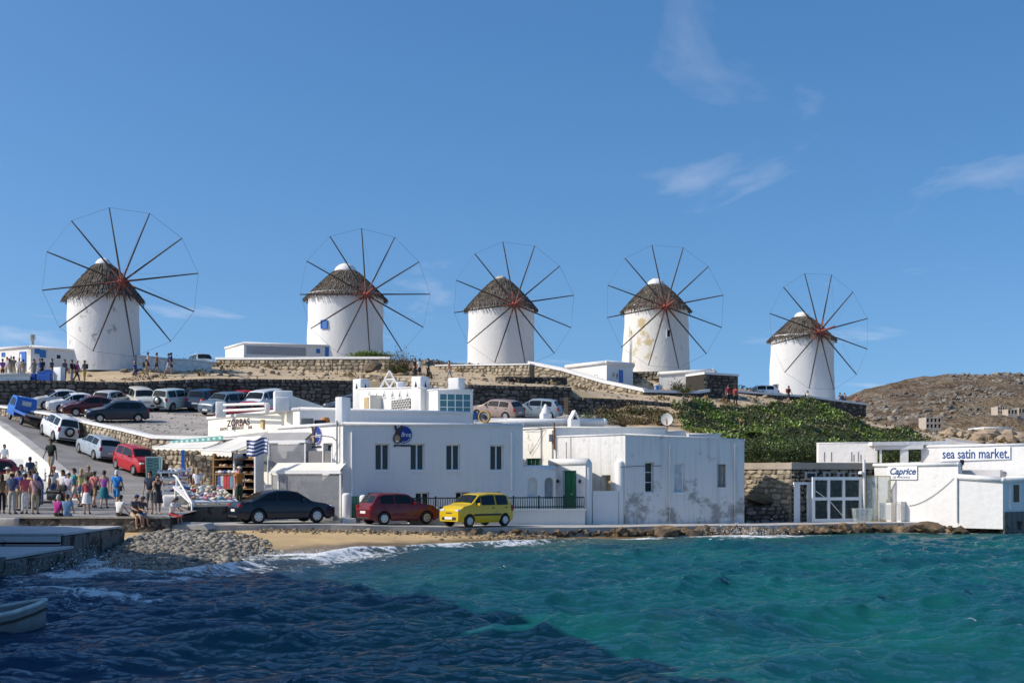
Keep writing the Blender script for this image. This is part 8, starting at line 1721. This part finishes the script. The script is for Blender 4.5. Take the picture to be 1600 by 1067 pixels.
# visitors on the crest
CR = 'visitors on the hill crest'
def crest(px, py, *a, **k): 
    p = at_px(px, py); return p
def crest_person(label, px, py, Y, facing, pose, *a, **k):
    x = (px-CX)/FPX*Y; z = gz(x, Y, 40); person(label, Vector((x, Y, z)), facing, pose, *a, group=CR, **k)
crest_person('woman in a white top with dark skirt walking past the parapet', 230.5, 579, 109.3, -70, 'walk', 'top', (.60, .60, .64), 'shorts', (.10, .04, .06), BRN, True, 1.68)
crest_person('woman in a dark bikini top and black shorts walking past the parapet', 244.5, 578, 109.3, -75, 'walk2', 'top', (.25, .06, .06), 'shorts', BLK, BLK, True, 1.70, skin=SKIN2)
crest_person('man in a blue t-shirt and pale shorts walking along the parapet', 263, 578, 109.0, -80, 'walk', 'shirt', (.03, .10, .26), 'shorts', (.45, .48, .55), BLK, False, 1.78)
crest_person('companion in navy walking close beside the blue shirted man', 267, 578, 109.6, -80, 'walk2', 'shirt', (.02, .05, .15), 'shorts', NAV, BLK, False, 1.78)
crest_person('child in a blue top with white cap carrying a blue bag', 211, 592, 104.2, 60, 'walk', 'shirt', (.04, .09, .25), 'shorts', (.03, .05, .16), BRN, False, 1.55, hat=('cap', (.65, .62, .58)), bag=('bag', (.02, .03, .40)))
crest_person('woman in a beige dress with dark backpack walking on the sand', 228, 592, 104.5, -60, 'walk2', 'top', (.45, .36, .20), 'skirt', (.45, .34, .18), BRN, True, 1.66, bag=('backpack', BLK))
for k, (px, Y, fc, tc, bc_, lb, fem) in enumerate(((4, 101.5, 40, (.16, .06, .24), BRN, 'woman in purple at the end of the crest queue', True), (11, 102.4, 170, (.55, .54, .52), GRY, 'tall visitor in white near the blue mill house door', False), (17, 102.8, 20, (.12, .12, .14), BRN, 'visitor in black beside the blue mill house door', False), (21.5, 102.6, 10, (.20, .17, .14), KHA, 'visitor in brown facing the mill house', True), (14, 101.0, 100, (.45, .40, .35), WHT, 'short visitor in cream before the mill house', True), (30, 101.6, 0, (.50, .50, .52), GRY, 'visitor in pale grey below the blue door', False), (36.5, 101.4, 30, (.32, .24, .16), KHA, 'visitor in tan clothes beside the blue door', True), (53, 101.9, 60, (.36, .31, .25), KHA, 'man in a beige shirt behind the blue bins', False), (62.5, 101.9, 120, (.03, .10, .30), NAV, 'woman in blue with a red head scarf behind the bins', True), (66, 102.2, 30, (.05, .05, .05), BLK, 'visitor in black beside the red scarfed woman', False), (81, 101.8, 80, (.06, .06, .065), BLK, 'man in black with a white sleeve by the counter', False))):
    crest_person(lb, px, 0, Y, fc, ('stand', 'stand2', 'photo')[k % 3], 'shirt', tc, 'trousers', bc_, (BLK, BRN, GHR)[k % 3], fem, 1.62+.02*(k % 6), hat=('cap', (.45, .01, .05)) if 'scarf' in lb and 'woman in blue' in lb else None)
for k, (px, fc, tc, bt, bc_, lb, hat_, bg_) in enumerate(((101, 60, (.14, .12, .11), 'trousers', BLK, 'man with dark shirt and crossed strap beside the white counter', None, ('bag', GRY)), (112, 80, (.02, .02, .022), 'trousers', (.50, .49, .46), 'person in black top and pale trousers on the crest', None, None), (120, -60, (.30, .04, .25), 'trousers', BLK, 'bald man in purple shirt carrying a dark backpack', None, ('backpack', BLK)), (132, 70, (.22, .24, .25), 'shorts', (.50, .42, .03), 'man in grey t-shirt and yellow shorts on the crest', None, ('backpack', BLK)))):
    crest_person(lb, px, 0, 102.4, fc, ('stand2', 'stand', 'walk', 'stand2')[k], 'shirt', tc, bt, bc_, BRN if k != 2 else (.35, .25, .2), False, 1.70, hat=hat_, bag=bg_)
for k, (px, Y, fc, ps, tc, bc_, lb) in enumerate(((648.5, 113.0, 20, 'stand', (.05, .05, .055), BLK, 'visitor in black standing beside the leafless scrub'), (655.5, 112.8, 10, 'stand2', (.55, .55, .57), NAV, 'visitor in a white t-shirt standing beside the leafless scrub'), (669, 113.2, 40, 'photo', (.02, .10, .11), BLK, 'visitor in teal taking a picture by the tan terrace'), (674, 113.0, 60, 'sitlow', (.06, .05, .05), NAV, 'visitor crouching on the sand by the tan terrace'), (702.5, 111.0, 90, 'walk', (.22, .06, .05), GRY, 'woman in dark red walking below the tan terrace'))):
    crest_person(lb, px, 0, Y, fc, ps, 'shirt', tc, 'trousers' if k != 1 else 'shorts', bc_, BRN, k in (2, 4), 1.70)
for k, (px, py, Y, fc, ps, tc, bt, bc_, lb, bg_) in enumerate(((1232, 627, 126.5, -60, 'walk', (.05, .035, .035), 'shorts', BLK, 'hiker in black with a dark red backpack below the lowest mill', ('backpack', (.16, .02, .025))), (1262, 630, 127.0, 150, 'photo', (.60, .56, .50), 'shorts', WHT, 'visitor in white holding up a camera below the lowest mill', None), (1138, 639, 113.5, 20, 'stand', (.28, .03, .04), 'trousers', BLK, 'visitor in dark red by the stone bastion', None), (1149, 638, 113.8, -30, 'stand2', (.30, .05, .05), 'trousers', BLK, 'companion in red and black by the stone bastion', None))):
    x = (px-CX)/FPX*Y; person(lb, Vector((x, Y, gz(x, Y, 40))), fc, ps, 'shirt', tc, bt, bc_, BRN, False, 1.72, bag=bg_, group=CR)
for k, (px, lb, tc) in enumerate(((1317, 'visitor in navy sitting on the white terrace cap', (.03, .04, .08)), (1321, 'second visitor in grey sitting on the white terrace cap', (.15, .16, .2)), (1344, 'sunburnt visitor sitting at the terrace corner', (.40, .14, .09)))):
    Y = 134.2+(px-1317)*.045; p = P(px, 0, Y); z = float(np.interp(px, [1262, 1353], [P(0, 621, 131.5).z, P(0, 633, 136).z]))+.2; person(lb, Vector((p.x, Y+.5, z)), (20, -20, 60)[k], 'sitlow', 'shirt', tc, 'shorts', NAV, BLK, k == 1, 1.7, group='visitors sitting on the terrace wall')
# potted plants by the steps
for k, (px, Y, lb) in enumerate(((104, 64.5, 'leafy plant in a blue pot below the road wall'), (54.5, 74, 'tall thin plant in a dark pot on the white steps'))):
    g_ = gp(px, Y); bt = bush('potted_plant', lb, g_+Vector((0, 0, .45)), (.35 if k == 0 else .14, .3, .38 if k == 0 else .7), 420, LEAF, .10, seed=60+k, clumps=8, twig=8, cat='plant'); mb = MB(); mb.lathe([(.001, 0), (.16, 0), (.22, .42), (.24, .44), (.20, .45), (.19, .38), (.001, .38)], 14, g_); mb.build('pot', mat('pot_blue', (.03, .16, .38), .5, .1, 4, .05) if k == 0 else BLACKM, bt)
tc_ = block('white_bollard', 'low white block with terracotta lid beside the road wall end', 113, 126, 777, 790, 62.0, .5, WHITE, 'bollard', R(-20), .06); mb = MB(); c = P(119, 775.5, 62.2); mb.lathe([(.001, .12), (.15, .09), (.22, -.04), (.001, -.05)], 12, c); mb.build('lid', mat('terracotta', (.38, .10, .04), .8, .2, 4, .1), tc_)
